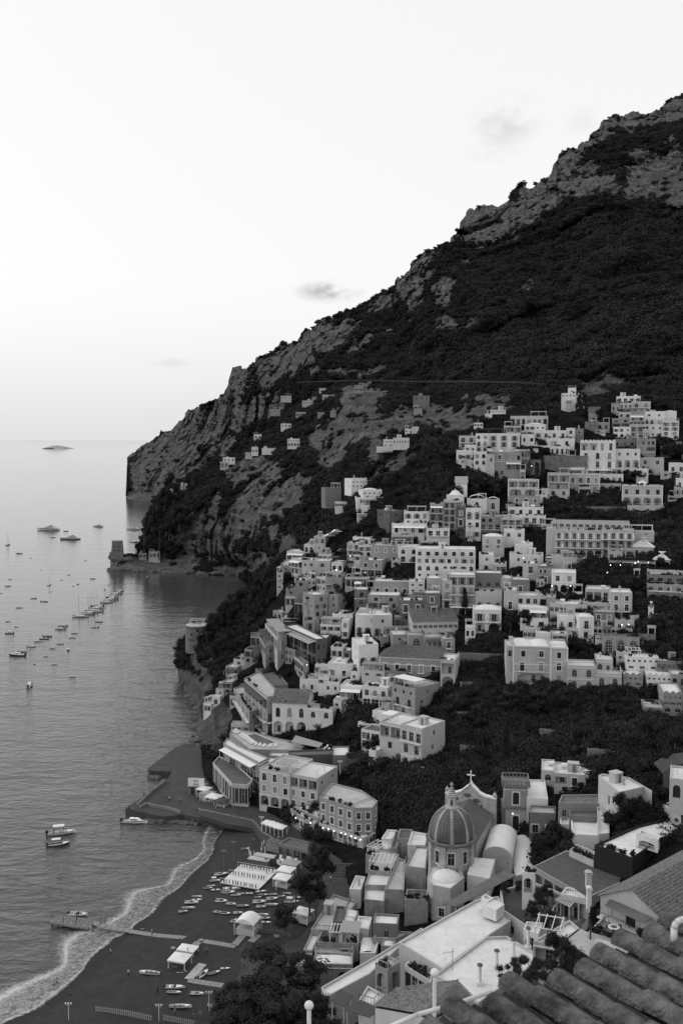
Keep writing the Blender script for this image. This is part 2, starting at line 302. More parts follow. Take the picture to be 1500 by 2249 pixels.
 return o, (xs, yt, yb, G[3:, nb:-1], RK[3:, nb:-1])
def land_material(name, veg=0.035, rocka=0.16, rockb=0.34, soil=0.06):
 m = bpy.data.materials.new(name); m.use_nodes = True; nt = m.node_tree; N = nt.nodes; L = nt.links; bs = N['Principled BSDF']
 bs.inputs['Roughness'].default_value = .95; bs.inputs['Specular IOR Level'].default_value = .05
 at_ = N.new('ShaderNodeAttribute'); at_.attribute_name = 'rock'; geo = N.new('ShaderNodeNewGeometry')
 def noise(scale, sx=(1, 1, 1), det=8, ro=.65):
  mp = N.new('ShaderNodeMapping'); mp.inputs['Scale'].default_value = sx; L.new(geo.outputs['Position'], mp.inputs[0])
  n = N.new('ShaderNodeTexNoise'); n.inputs['Scale'].default_value = scale; n.inputs['Detail'].default_value = det; n.inputs['Roughness'].default_value = ro; L.new(mp.outputs[0], n.inputs['Vector']); return n.outputs[0]
 def rng(v, a, b, c, d):
  r = N.new('ShaderNodeMapRange'); L.new(v, r.inputs[0])
  for i, q in enumerate((a, b, c, d)): r.inputs[1 + i].default_value = q
  return r.outputs[0]
 def mth(op, a, b):
  r = N.new('ShaderNodeMath'); r.operation = op
  for i, q in enumerate((a, b)):
   if isinstance(q, (int, float)): r.inputs[i].default_value = q
   else: L.new(q, r.inputs[i])
  return r.outputs[0]
 streak = noise(.22, (1, 1, .14), 10, .72); band = noise(.22, (.12, .12, 1), 8, .7); fine = noise(.9, det=10, ro=.75)
 rockc = mth('MULTIPLY', rng(streak, .34, .66, rocka, rockb), mth('MULTIPLY', rng(band, .35, .65, .55, 1.25), rng(fine, .35, .65, .72, 1.25)))
 vegc = mth('ADD', rng(noise(.05), .35, .65, veg * .7, veg * 1.3), mth('MULTIPLY', rng(noise(.35, det=5), .45, .8, 0, 1), soil))
 edge = mth('ADD', at_.outputs['Fac'], rng(noise(.22, det=6), .3, .7, -.35, .35))
 mask = rng(edge, .42, .58, 0, 1)
 mx = N.new('ShaderNodeMix'); mx.data_type = 'FLOAT'; L.new(mask, mx.inputs[0]); L.new(vegc, mx.inputs[2]); L.new(rockc, mx.inputs[3])
 L.new(mx.outputs[0], bs.inputs['Base Color'])
 bp = N.new('ShaderNodeBump'); bp.inputs['Strength'].default_value = .9; bp.inputs['Distance'].default_value = 3.0
 L.new(mth('ADD', streak, mth('MULTIPLY', fine, .6)), bp.inputs['Height']); L.new(bp.outputs[0], bs.inputs['Normal'])
 return m
land_far = land_material('far mountain ground', .010, .055, .19, .010)
land_mid = land_material('hill ground', .010, .055, .19, .010)
land_near = land_material('garden ground', .012, .06, .18, .02)
o_far, S_far = surface('mountain', farY, far_top, far_bot, 278, 1700, 3.0, 230, rock_far, 3, (24, 1.0, 6), 11, [(30, 6), (90, 30), (220, 110), (500, 320)], land_far)
o_mid, S_mid = surface('middle_slope', midY, mid_top, mid_bot, 243, 1700, 3.0, 130, rock_mid, 31, (9, .6, 2.5), 6, [(12, 4), (40, 20), (120, 70)], land_mid)
o_town, S_town = surface('hillside', townY, town_top, town_bot, 392, 1700, 4.0, 240, rock_town, 57, (1.6, .25, .5), 2.2, [(8, 4), (20, 14), (60, 60)], land_near)
def sea_material():
 m = bpy.data.materials.new('sea water'); m.use_nodes = True; nt = m.node_tree; N = nt.nodes; L = nt.links; bs = N['Principled BSDF']
 bs.inputs['Base Color'].default_value = (.06, .06, .06, 1); bs.inputs['Roughness'].default_value = .05; bs.inputs['IOR'].default_value = 1.34; bs.inputs['Specular IOR Level'].default_value = .5
 geo = N.new('ShaderNodeNewGeometry'); hs = None
 for sc, sx, rot, w in ((.03, (1, 2.0, 1), 20, .9), (.12, (1, 2.3, 1), 8, .50), (.36, (1, 1.9, 1), -12, .22), (1.3, (1, 1.7, 1), 10, .035)):
  mp = N.new('ShaderNodeMapping'); mp.inputs['Scale'].default_value = sx; mp.inputs['Rotation'].default_value = (0, 0, R(rot)); L.new(geo.outputs['Position'], mp.inputs[0])
  n = N.new('ShaderNodeTexNoise'); n.inputs['Scale'].default_value = sc; n.inputs['Detail'].default_value = 4; n.inputs['Distortion'].default_value = .4; L.new(mp.outputs[0], n.inputs['Vector'])
  a = N.new('ShaderNodeMath'); a.operation = 'MULTIPLY_ADD'; L.new(n.outputs[0], a.inputs[0]); a.inputs[1].default_value = w
  if hs is None: a.inputs[2].default_value = 0
  else: L.new(hs, a.inputs[2])
  hs = a.outputs[0]
 sp = N.new('ShaderNodeSeparateXYZ'); L.new(geo.outputs['Position'], sp.inputs[0]); ch = N.new('ShaderNodeMapRange'); L.new(sp.outputs[1], ch.inputs[0]); ch.inputs[1].default_value = 180; ch.inputs[2].default_value = 650; ch.inputs[3].default_value = 1.4; ch.inputs[4].default_value = .32
 ml = N.new('ShaderNodeMath'); ml.operation = 'MULTIPLY'; L.new(hs, ml.inputs[0]); L.new(ch.outputs[0], ml.inputs[1]); hs = ml.outputs[0]
 bp = N.new('ShaderNodeBump'); bp.inputs['Strength'].default_value = 1.0; bp.inputs['Distance'].default_value = 1.15
 L.new(hs, bp.inputs['Height']); L.new(bp.outputs[0], bs.inputs['Normal'])
 return m
M_sea = sea_material()
b = MB(); ys = [-300, 0, 150, 300, 600, 1200, 3000, 9000, 30000, 75000]; xsn = [-75000, -20000, -5000, -1500, -600, -250, 0, 300, 900, 3000, 9000, 30000, 75000]
for i in range(len(xsn) - 1):
 for j in range(len(ys) - 1): b.quad((xsn[i], ys[j], 0), (xsn[i + 1], ys[j], 0), (xsn[i + 1], ys[j + 1], 0), (xsn[i], ys[j + 1], 0))
tag(b.build('sea', M_sea), kind='structure')
M_leaf = mat('dark maquis leaves', .026, .9, .75, .035, spec=.1)
M_leaf2 = mat('garden leaves', .021, .85, .7, .12, spec=.15)
M_pine = mat('pine needles', .019, .9, .35, .3, spec=.1)
M_bark = mat('bark', .07, .95, .3, 2)
def leaf_blob(n, size, seed, flat=.75, core=True, hollow=.55):
 """a clump: many small leaf faces spread through its volume"""
 r = random.Random(seed); b = MB()
 lobes = [(Vector((r.uniform(-.5, .5), r.uniform(-.5, .5), r.uniform(-.25, .35) * flat)), r.uniform(.38, .62)) for _ in range(6)]
 for i in range(n):
  c, rad = lobes[i % len(lobes)]
  d = Vector((r.gauss(0, 1), r.gauss(0, 1), r.gauss(0, 1))).normalized()
  p = c + Vector((d.x, d.y, d.z * flat)) * rad * r.uniform(hollow, 1.0)
  nn = (d + Vector((r.uniform(-.8, .8), r.uniform(-.8, .8), r.uniform(-.4, 1.0)))).normalized()
  t = nn.cross(Vector((r.uniform(-1, 1), r.uniform(-1, 1), r.uniform(-1, 1)))).normalized(); u = nn.cross(t)
  s = size * r.uniform(.6, 1.4); e = s * r.uniform(.5, 1)
  b.add([p - t * s, p + u * e, p + t * s, p - u * e * .8], [(0, 1, 2, 3)])
 if core:
  for c, rad in lobes[:4]:
   vs = []; k = rad * .55
   for z_, rr, m_ in ((-1, .3, 4), (-.3, 1, 6), (.6, .7, 6), (1, .1, 4)):
    for i in range(6): a = i * math.pi / 3 + z_; vs.append(c + Vector((math.cos(a) * rr * k, math.sin(a) * rr * k, z_ * k * flat)))
   fs = [(q * 6 + i, q * 6 + (i + 1) % 6, (q + 1) * 6 + (i + 1) % 6, (q + 1) * 6 + i) for q in range(3) for i in range(6)]
   b.add(vs, fs)
 return b
def scatter(name, S, spacing, smin, smax, protos, seed, cond=None, sink=.1, label=None):
 xs, yt, yb, G, RK = S; rg = np.random.RandomState(seed); nc, nr = G.shape[:2]
 hgt = (yb - yt); n = int((hgt * (xs[1] - xs[0])).sum() / (spacing[0] * spacing[1]))
 ci = rg.choice(nc - 1, n, p=(hgt[:-1] / hgt[:-1].sum())); cf = rg.rand(n); rf = rg.rand(n) * (nr - 1.001); ri = rf.astype(int); rf -= ri
 def bil(A): return ((A[ci, ri].T * (1 - cf) + A[ci + 1, ri].T * cf) * (1 - rf) + (A[ci, ri + 1].T * (1 - cf) + A[ci + 1, ri + 1].T * cf) * rf).T
 P = bil(G); rk = bil(RK); px = xs[ci] + cf * (xs[1] - xs[0]); py = (yt[ci] + (yb[ci] - yt[ci]) * (ri + rf) / (nr - 1))
 patch = fbm(P, 45., 3, seed) * .5 + .5
 keep = (rg.rand(n) > rk * .975 - .01) & (P[:, 2] > 2.5)
 keep &= rg.rand(n) < np.clip(.72 + patch * .5, .3, 1)
 if cond is not None: keep &= cond(px, py, rg)
 P = P[keep]; m = len(P); sc = (rg.rand(m) ** 1.6 * (smax - smin) + smin) * np.clip(.8 + .5 * patch[keep], .6, 1.3)
 P[:, 2] += sc * sink
 me = bpy.data.meshes.new(name + ' points'); me.vertices.add(m); me.vertices.foreach_set('co', P.ravel().astype(np.float32))
 a = me.attributes.new('sc', 'FLOAT', 'POINT'); a.data.foreach_set('value', sc.astype(np.float32))
 a = me.attributes.new('rt', 'FLOAT', 'POINT'); a.data.foreach_set('value', (rg.rand(m) * 6.28).astype(np.float32))
 a = me.attributes.new('ix', 'INT', 'POINT'); a.data.foreach_set('value', rg.randint(0, len(protos), m).astype(np.int32))
 o = link(name, me); o['kind'] = 'stuff'
 ng = bpy.data.node_groups.new(name, 'GeometryNodeTree'); ng.interface.new_socket('Geometry', in_out='INPUT', socket_type='NodeSocketGeometry'); ng.interface.new_socket('Geometry', in_out='OUTPUT', socket_type='NodeSocketGeometry')
 N = ng.nodes; L = ng.links; gi = N.new('NodeGroupInput'); go = N.new('NodeGroupOutput'); join = N.new('GeometryNodeJoinGeometry')
 def named(n_, t='FLOAT'):
  q = N.new('GeometryNodeInputNamedAttribute'); q.data_type = t; q.inputs[0].default_value = n_; return q.outputs[0]
 cmb = N.new('ShaderNodeCombineXYZ'); L.new(named('rt'), cmb.inputs[2])
 for k, pr in enumerate(protos):
  oi = N.new('GeometryNodeObjectInfo'); oi.inputs['Object'].default_value = pr; oi.inputs['As Instance'].default_value = True
  cp = N.new('FunctionNodeCompare'); cp.data_type = 'INT'; cp.operation = 'EQUAL'; L.new(named('ix', 'INT'), cp.inputs['A'] if False else cp.inputs[2]); cp.inputs[3].default_value = k
  ip = N.new('GeometryNodeInstanceOnPoints'); L.new(gi.outputs[0], ip.inputs['Points']); L.new(cp.outputs[0], ip.inputs['Selection']); L.new(oi.outputs['Geometry'], ip.inputs['Instance'])
  L.new(cmb.outputs[0], ip.inputs['Rotation']); L.new(named('sc'), ip.inputs['Scale']); L.new(ip.outputs[0], join.inputs[0])
 L.new(join.outputs[0], go.inputs[0]); md_ = o.modifiers.new('scatter', 'NODES'); md_.node_group = ng
 return o, m
def protos_of(name, n, size, m, cnt, flat=.75):
 out = []
 for i in range(cnt):
  me = leaf_blob(n, size, 100 + i * 7 + n, flat).mesh(name, m); out.append(bpy.data.objects.new(name, me))
 return out
pf = protos_of('bush', 240, .15, M_leaf, 4); pm = protos_of('bush', 380, .12, M_leaf, 4); pt = protos_of('shrub', 800, .075, M_leaf2, 4)
no, n1 = scatter('mountain_scrub', S_far, (3.6, 3.0), 2.6, 6.6, pf, 5)
no, n2 = scatter('cliff_scrub', S_mid, (4.2, 3.5), 2.0, 5.2, pm, 6)
def town_cond(px, py, rg):
 g = np.zeros(len(px), bool)
 for poly in GREEN: g |= inside(px, py, poly)
 rr = rg.rand(len(px))
 return (g & (rr < .9)) | (~g & (rr < .07) & (py < 1850))
def inside(px, py, poly):
 r = np.zeros(len(px), bool); n = len(poly)
 for i in range(n):
  x0, y0 = poly[i]; x1, y1 = poly[(i + 1) % n]
  c = ((y0 > py) != (y1 > py)) & (px < (x1 - x0) * (py - y0) / (y1 - y0 + 1e-9) + x0); r ^= c
 return r
GREEN = [[(380, 1360), (610, 1220), (610, 1310), (560, 1360), (540, 1420), (500, 1470), (470, 1520), (380, 1480)],
         [(985, 1470), (1020, 1330), (1060, 1390), (1110, 1400), (1110, 1500), (1240, 1505), (1370, 1500), (1400, 1570), (1560, 1610), (1600, 1680), (1300, 1690), (1180, 1700), (1100, 1720), (985, 1650), (960, 1560)],
         [(1190, 1080), (1380, 1060), (1420, 1125), (1600, 1130), (1600, 1230), (1430, 1230), (1390, 1140), (1200, 1140)],
         [(1260, 1210), (1430, 1210), (1440, 1290), (1290, 1290), (1260, 1260)], [(1400, 1330), (1600, 1300), (1600, 1500), (1500, 1480), (1420, 1420)],
         [(820, 1690), (900, 1680), (975, 1660), (1060, 1700), (1130, 1740), (1110, 1860), (860, 1860), (845, 1760), (770, 1680)],
         [(1180, 1800), (1270, 1800), (1260, 1900), (1190, 1900)], [(1270, 1020), (1330, 1010), (1370, 1040), (1280, 1040)],
         [(1030, 1030), (1120, 1040), (1120, 1080), (1020, 1080)], [(880, 1090), (1000, 1060), (1000, 1110), (900, 1120)], [(770, 1560), (830, 1540), (830, 1640), (760, 1640)],
         [(1350, 1730), (1440, 1730), (1420, 1850), (1340, 1850)], [(690, 1085), (800, 1090), (850, 1110), (800, 1180), (700, 1160)], [(880, 1085), (960, 1030), (1010, 1080), (900, 1130)]]
no, n3 = scatter('garden_shrubs', S_town, (5.2, 4.8), .9, 4.4, pt, 8, town_cond, .15)
print('SCATTER', n1, n2, n3)
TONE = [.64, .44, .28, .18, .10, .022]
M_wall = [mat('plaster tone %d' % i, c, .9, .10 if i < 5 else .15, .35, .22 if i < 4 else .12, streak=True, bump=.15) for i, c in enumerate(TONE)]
M_old = mat('weathered plaster', .27, .95, .25, .5, .5, streak=True, bump=.3)
M_stone = mat('rough stone masonry', .16, .95, .4, .8, .35, bump=.6, bscale=1.5)
M_roof = [mat('pale roof coating', .66, .9, .10, .25, .22), mat('grey roof screed', .42, .9, .18, .3, .3), mat('dark roof felt', .13, .9, .2, .4, .3)]
M_tile = mat('clay roof tiles', .15, .9, .6, 2.2, .45)
M_trim = mat('white painted trim', .72, .7, .05, 1)
M_glass = mat('window glass', .015, .2, spec=.3)
M_frame = mat('window frame paint', .34, .6)
M_shut = mat('closed shutters', .30, .7, .1, 2)
M_shutd = mat('dark shutters', .03, .7)
M_iron = mat('wrought iron', .05, .6)
M_rail = mat('painted railing', .55, .6)
M_canvas = [mat('white canvas', .70, .9), mat('grey canvas', .30, .9), mat('dark canvas', .07, .9)]
M_wood = mat('weathered timber', .16, .9, .2, 3)
M_lamp = mat('lit lamp', .8, .5, emit=6.0)
TILES = dict(T1=(600, 1000, 3.75), T2=(1000, 850, 3.), T3=(980, 1150, 2.885), T4=(420, 1380, 3.75), T5=(700, 1300, 3.75), T6=(800, 1620, 3.75), T7=(1100, 1600, 3.75), B1=(0, 1080, 3.75), B2=(380, 1600, 3.75),
 B3=(0, 1740, 3.75), B4=(380, 1820, 3.75), B5=(640, 1850, 3.261), B6=(1050, 1900, 3.333), M=(230, 780, 2.5), U=(800, 180, 2.143), V=(480, 680, 2.885), T8=(540, 1240, 5.769), T9=(440, 1400, 5.769), TA=(1240, 1150, 5.769), TB=(380, 1330, 6.078), TC=(700, 1640, 5.769), P=(0, 0, 1.))
def tp(t, x, y): a = TILES[t]; return a[0] + x / a[2], a[1] + y / a[2]
MESH = {}
def unit_window(style):
 """1 x 1 window, front towards -y, origin at the middle of its foot"""
 if style in MESH: return MESH[style]
 b = MB(); arch = style.startswith('a'); k = style.lstrip('a')
 def outline(s=1.0, n=8):
  if not arch: return [(-.5 * s, 0), (.5 * s, 0), (.5 * s, s), (-.5 * s, s)]
  p = [(-.5 * s, 0), (.5 * s, 0)]
  for i in range(n + 1): a = math.pi * i / n; p.append((.5 * s * math.cos(a), (.62 + .38 * math.sin(a)) * s))
  return p
 o = outline(); b.mi = 0; b.add([(x, .03, z) for x, z in o], [tuple(range(len(o)))])
 b.mi = 1; e = .055; i_ = [(x * (1 - 2 * e), e * .6 + z * (1 - e * 1.5)) for x, z in o]; n = len(o)
 vs = [(x, -.02, z) for x, z in o] + [(x, -.02, z) for x, z in i_] + [(x, .03, z) for x, z in i_]
 b.add(vs, [(q, (q + 1) % n, n + (q + 1) % n, n + q) for q in range(n)] + [(n + q, n + (q + 1) % n, 2 * n + (q + 1) % n, 2 * n + q) for q in range(n)])
 b.box(-.03, -.01, .03, .03, .028, .97 if not arch else .94)
 if k in ('g', 'w'): b.box(-.46, -.008, .60, .46, .027, .635)
 if k == 'g':
  for z in (.2, .4, .8): b.box(-.42, -.006, z, .42, .026, z + .02)
  for x in (-.25, .25): b.box(x - .012, -.007, .04, x + .012, .025, .85)
 mats = [M_glass, M_frame]
 if k in ('s', 'd'):
  mats = [M_shut if k == 's' else M_shutd, M_frame if k == 's' else M_shutd]; b.mi = 0
  for z in range(9): b.box(-.44, -.012, .06 + z * .1, -.04, .02, .10 + z * .1); b.box(.04, -.012, .06 + z * .1, .44, .02, .10 + z * .1)
 if k == 'o':      # open shutters folded against the wall on both sides
  b.mi = 2; b.box(-.98, -.26, 0, -.52, -.20, 1); b.box(.52, -.26, 0, .98, -.20, 1); mats = [M_glass, M_frame, M_shut]
 MESH[style] = b.mesh('window', mats); return MESH[style]
def balcony_mesh(w, d, iron):
 k = ('balc', round(w, 1), round(d, 1), iron)
 if k in MESH: return MESH[k]
 b = MB(); b.box(-w / 2, -d, -.16, w / 2, 0, 0); a = b.mesh('balcony', M_trim)
 r = MB(); n = max(3, int(w / .42)); h = .95
 for i in range(n + 1): x = -w / 2 + .04 + (w - .08) * i / n; r.box(x - .018, -d + .03, 0, x + .018, -d + .066, h)
 for s in (-1, 1):
  for i in range(max(2, int(d / .4))): y = -d + .05 + (d - .1) * i / max(1, int(d / .4)); r.box(s * (w / 2 - .05) - .018, y, 0, s * (w / 2 - .05) + .018, y + .035, h)
 r.box(-w / 2, -d + .01, h, w / 2, -d + .08, h + .06); r.box(-w / 2, -d + .08, h, -w / 2 + .07, 0, h + .06); r.box(w / 2 - .07, -d + .08, h, w / 2, 0, h + .06)
 m = r.mesh('railing', M_iron if iron else M_rail); MESH[k] = (a, m); return MESH[k]
def put_balcony(root, M, w, d, iron):
 a, m = balcony_mesh(round(w, 1), d, iron); o = link('balcony', a, root); o.matrix_local = M; q = link('railing', m, o); return o
def rotz(a): return Matrix.Rotation(a, 4, 'Z')
def facade(b, root, A, B, z0, z1, rows, ext, rr, style, H0=None, trimmed=False, iron=True):
 """wall from A to B (seen from outside, A left) between z0 and z1 with real openings; parts go under root"""
 A = Vector((A[0], A[1], 0)); B = Vector((B[0], B[1], 0)); L = (B - A).length; dx = (B - A) / L; dn = Vector((dx.y, -dx.x, 0))      # dn points out
 ang = math.atan2(dx.y, dx.x)
 def P(x, z, d=0.0): q = A + dx * x - dn * d; return (q.x, q.y, z)
 if not rows: b.quad(P(0, z0 - ext), P(L, z0 - ext), P(L, z1), P(0, z1)); return
 n = len(rows); top = z1 - .55; sh = (top - z0) / n; zc = z0 - ext
 for ri in range(n - 1, -1, -1):
  code = rows[ri]; base = z0 + (n - 1 - ri) * sh
  items = []
  for tok in code.split('+'):
   c = tok[0]; cnt = int(tok[1:] or 0); items += [c] * cnt
  cnt = len(items)
  if not cnt or code[0] == '-': continue
  c0 = items[0]; sp = L / cnt
  spec = {'w': (1.35, .54, .22, .78, .22), 't': (1.25, .45, .20, .78, .22), 'W': (1.4, .5, .03, .80, .22), 'T': (1.3, .46, .03, .80, .22), 'b': (1.7, .62, .03, .80, .22), 's': (.95, .42, .38, .72, .18),
    'a': (1.5, .55, .14, .80, .25), 'A': (9, .74, .03, .86, 1.7), 'L': (9, .84, .04, .86, 1.6), 'g': (2.6, .62, .06, .90, .25), 'r': (1.5, .8, .40, .78, .2), 'f': (9, .9, .05, .9, .25), 'c': (.75, .5, .45, .8, .25), 'B': (1.2, .5, .04, .74, .16), 'v': (1.5, .6, .14, .74, .3)}
  zz0 = base + spec[c0][2] * sh; zz1 = base + spec[c0][3] * sh
  if c0 in 'WTbB' and zz1 - zz0 > 2.7: zz1 = zz0 + 2.7
  if c0 in 'wts' and zz1 - zz0 > 1.95: zz1 = zz0 + 1.95
  b.quad(P(0, zc), P(L, zc), P(L, zz0), P(0, zz0)); x = 0.0
  for i, c in enumerate(items):
   wmax, frac, f0, f1, dep = spec[c]; w = min(wmax, frac * sp); xc = sp * (i + .5) + (rr.uniform(-.06, .06) * sp if c in 'ws' else 0)
   xa, xb = xc - w / 2, xc + w / 2; za, zb = zz0, zz1
   if c == 's' and c0 != 's': za = zz0 + (zz1 - zz0) * .3; zb = zz1 - (zz1 - zz0) * .15
   arch = c in 'aAc' or (c == 'g')
   b.quad(P(x, zz0), P(xa, zz0), P(xa, zz1), P(x, zz1)); x = xb
   if za > zz0: b.quad(P(xa, zz0), P(xb, zz0), P(xb, za), P(xa, za))
   if zb < zz1: b.quad(P(xa, zb), P(xb, zb), P(xb, zz1), P(xa, zz1))
   if arch:
    rh = min((zb - za) * .38, w / 2 * 1.05); m_ = 8; arc = [(xc - w / 2 * math.cos(math.pi * k / m_), zb - rh + rh * math.sin(math.pi * k / m_)) for k in range(m_ + 1)]
    for k in range(m_):
     (xu, zu), (xv, zv) = arc[k], arc[k + 1]
     b.quad(P(xu, zu), P(xv, zv), P(xv, zb), P(xu, zb)); b.quad(P(xu, zu), P(xu, zu, dep), P(xv, zv, dep), P(xv, zv))
    b.quad(P(xa, za), P(xa, za, dep), P(xa, zb - rh, dep), P(xa, zb - rh)); b.quad(P(xb, za), P(xb, zb - rh), P(xb, zb - rh, dep), P(xb, za, dep))
   else:
    b.quad(P(xa, za), P(xa, za, dep), P(xa, zb, dep), P(xa, zb)); b.quad(P(xb, za), P(xb, zb), P(xb, zb, dep), P(xb, za, dep)); b.quad(P(xa, zb), P(xa, zb, dep), P(xb, zb, dep), P(xb, zb))
   b.quad(P(xa, za), P(xb, za), P(xb, za, dep), P(xa, za, dep))
   if c in 'AL':                                                            # deep loggia: back wall with its door
    b.quad(P(xa, za, dep), P(xb, za, dep), P(xb, zb, dep), P(xa, zb, dep))
    dw = min(1.1, w * .45); o = link('door', unit_window('w'), root); q = P(xc + rr.uniform(-.12, .12) * w, za, dep - .08)
    o.matrix_local = Matrix.Translation(q) @ rotz(ang) @ Matrix.Diagonal((dw, 1, min(2.2, (zb - za) * .8), 1))
    if rr.random() < .8: put_rail(root, P(xa, za), P(xb, za), iron)
   else:
    st = style
    if st == 'mix': st = rr.choice(['w', 'w', 'w', 'd', 'd', 's', 'o' if c not in 'sbc' else 'w'])
    if c in 'gr': st = 'g'
    if c in 'sc': st = 'w' if st == 'o' else st
    if arch: st = 'a' + ('w' if st == 'o' else st)
    o = link('window' if c in 'wtsagrc' else 'balcony_door', unit_window(st), root); q = P(xc, za, dep - .035)
    o.matrix_local = Matrix.Translation(q) @ rotz(ang) @ Matrix.Diagonal((w, 1, zb - za, 1))
    if c in 'tTv' or (trimmed and c in 'wWba'):
     tkey = ('trim', c in 'WTb', arch)
     if tkey not in MESH:
      tb = MB(); tb.box(-.64, -.06, 0, -.5, .0, 1.0); tb.box(.5, -.06, 0, .64, .0, 1.0); tb.box(-.66, -.08, 1.0, .66, 0, 1.09)
      if not tkey[1]: tb.box(-.66, -.10, -.07, .66, 0, 0)
      MESH[tkey] = tb.mesh('window_trim', M_trim)
     o = link('window_trim', MESH[tkey], root); o.matrix_local = Matrix.Translation(P(xc, za, -.004)) @ rotz(ang) @ Matrix.Diagonal((w, 1, zb - za, 1))
    if c in 'WT': put_balcony(root, Matrix.Translation(P(xc, za - .02, -.01)) @ rotz(ang), min(w + .9, sp * .95), .8, iron)
  b.quad(P(x, zz0), P(L, zz0), P(L, zz1), P(x, zz1)); zc = zz1
  if c0 == 'b': put_balcony(root, Matrix.Translation(P(L / 2, zz0 - .02, -.01)) @ rotz(ang), L * .98, 1.1, iron)
  if c0 == 'B':       # hotel balconies with sloping partition walls
   put_balcony(root, Matrix.Translation(P(L / 2, zz0 - .02, -.01)) @ rotz(ang), L * .995, 1.7, False)
   if 'part' not in MESH:
    pb = MB(); pb.add([(-.1, 0, 0), (-.1, -1.6, 0), (-.1, -1.6, .9), (-.1, -1.2, 1.1), (-.1, -.5, 2.1), (-.1, 0, 2.3), (.1, 0, 0), (.1, -1.6, 0), (.1, -1.6, .9), (.1, -1.2, 1.1), (.1, -.5, 2.1), (.1, 0, 2.3)],
     [(0, 1, 2, 3, 4, 5), (11, 10, 9, 8, 7, 6)] + [(q, 6 + q, 6 + (q + 1) % 6, (q + 1) % 6) for q in range(6)]); MESH['part'] = pb.mesh('partition_wall', M_wall[0])
   for i in range(cnt): o = link('partition_wall', MESH['part'], root); o.matrix_local = Matrix.Translation(P(sp * (i + .93), zz0, -.02)) @ rotz(ang) @ rotz(.25) @ Matrix.Diagonal((1.5, 1, 1, 1))
  if c0 in 'gaAL' and sh > 2.6 and c0 != 'g' and rr.random() < .5:
   if 'ledge' not in MESH: lb = MB(); lb.box(-.5, -.12, 0, .5, 0, .14); MESH['ledge'] = lb.mesh('string_course', M_trim)
   o = link('string_course', MESH['ledge'], root); o.matrix_local = Matrix.Translation(P(L / 2, base + sh * .93, -.004)) @ rotz(ang) @ Matrix.Diagonal((L, 1, 1, 1))
 b.quad(P(0, zc), P(L, zc), P(L, z1), P(0, z1))
def put_rail(root, a, b, iron=True, h=.95, name='railing'):
 a = Vector(a); b = Vector(b); L = (b - a).length
 if L < .3: return
 k = ('rail', round(L * 2) / 2, iron, round(h, 1)); ln = k[1]
 if k not in MESH:
  r = MB(); n = max(2, int(ln / .45))
  for i in range(n + 1): x = ln * i / n; r.box(x - .02, -.02, 0, x + .02, .02, h)
  r.box(0, -.03, h, ln, .03, h + .06); MESH[k] = r.mesh(name, M_iron if iron else M_rail)
 o = link(name, MESH[k], root); o.matrix_local = Matrix.Translation(a) @ rotz(math.atan2(b.y - a.y, b.x - a.x)) @ Matrix.Diagonal((L / ln, 1, 1, 1)); return o
def inset(poly, d):
 n = len(poly); out = []
 for i in range(n):
  p0, p1, p2 = Vector(poly[i - 1]), Vector(poly[i]), Vector(poly[(i + 1) % n]); e1 = (p1 - p0).normalized(); e2 = (p2 - p1).normalized()
  n1 = Vector((-e1.y, e1.x)); n2 = Vector((-e2.y, e2.x)); m = n1 + n2; m = m / max(.35, m.dot(n1)) if m.length > 1e-6 else n1
  out.append(tuple(p1 + m * d))
 return out
def area(poly): return sum(poly[i - 1][0] * poly[i][1] - poly[i][0] * poly[i - 1][1] for i in range(len(poly))) / 2
def tile_slope(root, a, b, c, d, mat_=None, pitch=.42, name='roof_tiles'):
 """corrugated tile surface: a,b eaves (left,right), d,c ridge"""
 a, b, c, d = (Vector(q) for q in (a, b, c, d)); n = max(4, int((b - a).length / pitch)); up = (b - a).cross(d - a).normalized(); m = MB(); nc = max(2, min(30, int(((a + b) / 2 - (c + d) / 2).length / .55)))
 if up.z < 0: up = -up
 for k in range(nc):
  vs = []
  for t1, e in ((k / nc, .07), ((k + 1) / nc, .0)):
   p, q = a.lerp(d, t1), b.lerp(c, t1)
   for i in range(2 * n + 1): vs.append(p.lerp(q, i / (2 * n)) + up * ((.11 if i % 2 else 0) + e))
  w = 2 * n + 1; m.add(vs, [(i, i + 1, w + i + 1, w + i) for i in range(2 * n)])
 o = m.build(name, mat_ or M_tile, root); o['kind'] = 'stuff'; return o
def chimney(root, x, y, z, h=1.3, w=.5, m=None):
 b = MB(); b.box(x - w / 2, y - w / 2, z, x + w / 2, y + w / 2, z + h); b.box(x - w * .65, y - w * .65, z + h, x + w * .65, y + w * .65, z + h + .12)
 b.add([(x - w * .6, y - w * .6, z + h + .35), (x + w * .6, y - w * .6, z + h + .35), (x + w * .6, y + w * .6, z + h + .35), (x - w * .6, y + w * .6, z + h + .35), (x, y, z + h + .75)], [(0, 1, 4), (1, 2, 4), (2, 3, 4), (3, 0, 4), (3, 2, 1, 0)])
 for sx in (-1, 1):
  for sy in (-1, 1): b.box(x + sx * w * .5 - .06, y + sy * w * .5 - .06, z + h + .12, x + sx * w * .5 + .06, y + sy * w * .5 + .06, z + h + .35)
 return b.build('chimney', m or M_wall[1], root)
def tank(root, x, y, z, a=0):
 if 'tank' not in MESH:
  b = MB(); b.tube((-.8, 0, .75), (.8, 0, .75), .5, n=12); b.box(-.7, -.4, 0, -.5, .4, .4); b.box(.5, -.4, 0, .7, .4, .4); MESH['tank'] = b.mesh('water_tank', M_trim)
 o = link('water_tank', MESH['tank'], root, (x, y, z), a); return o
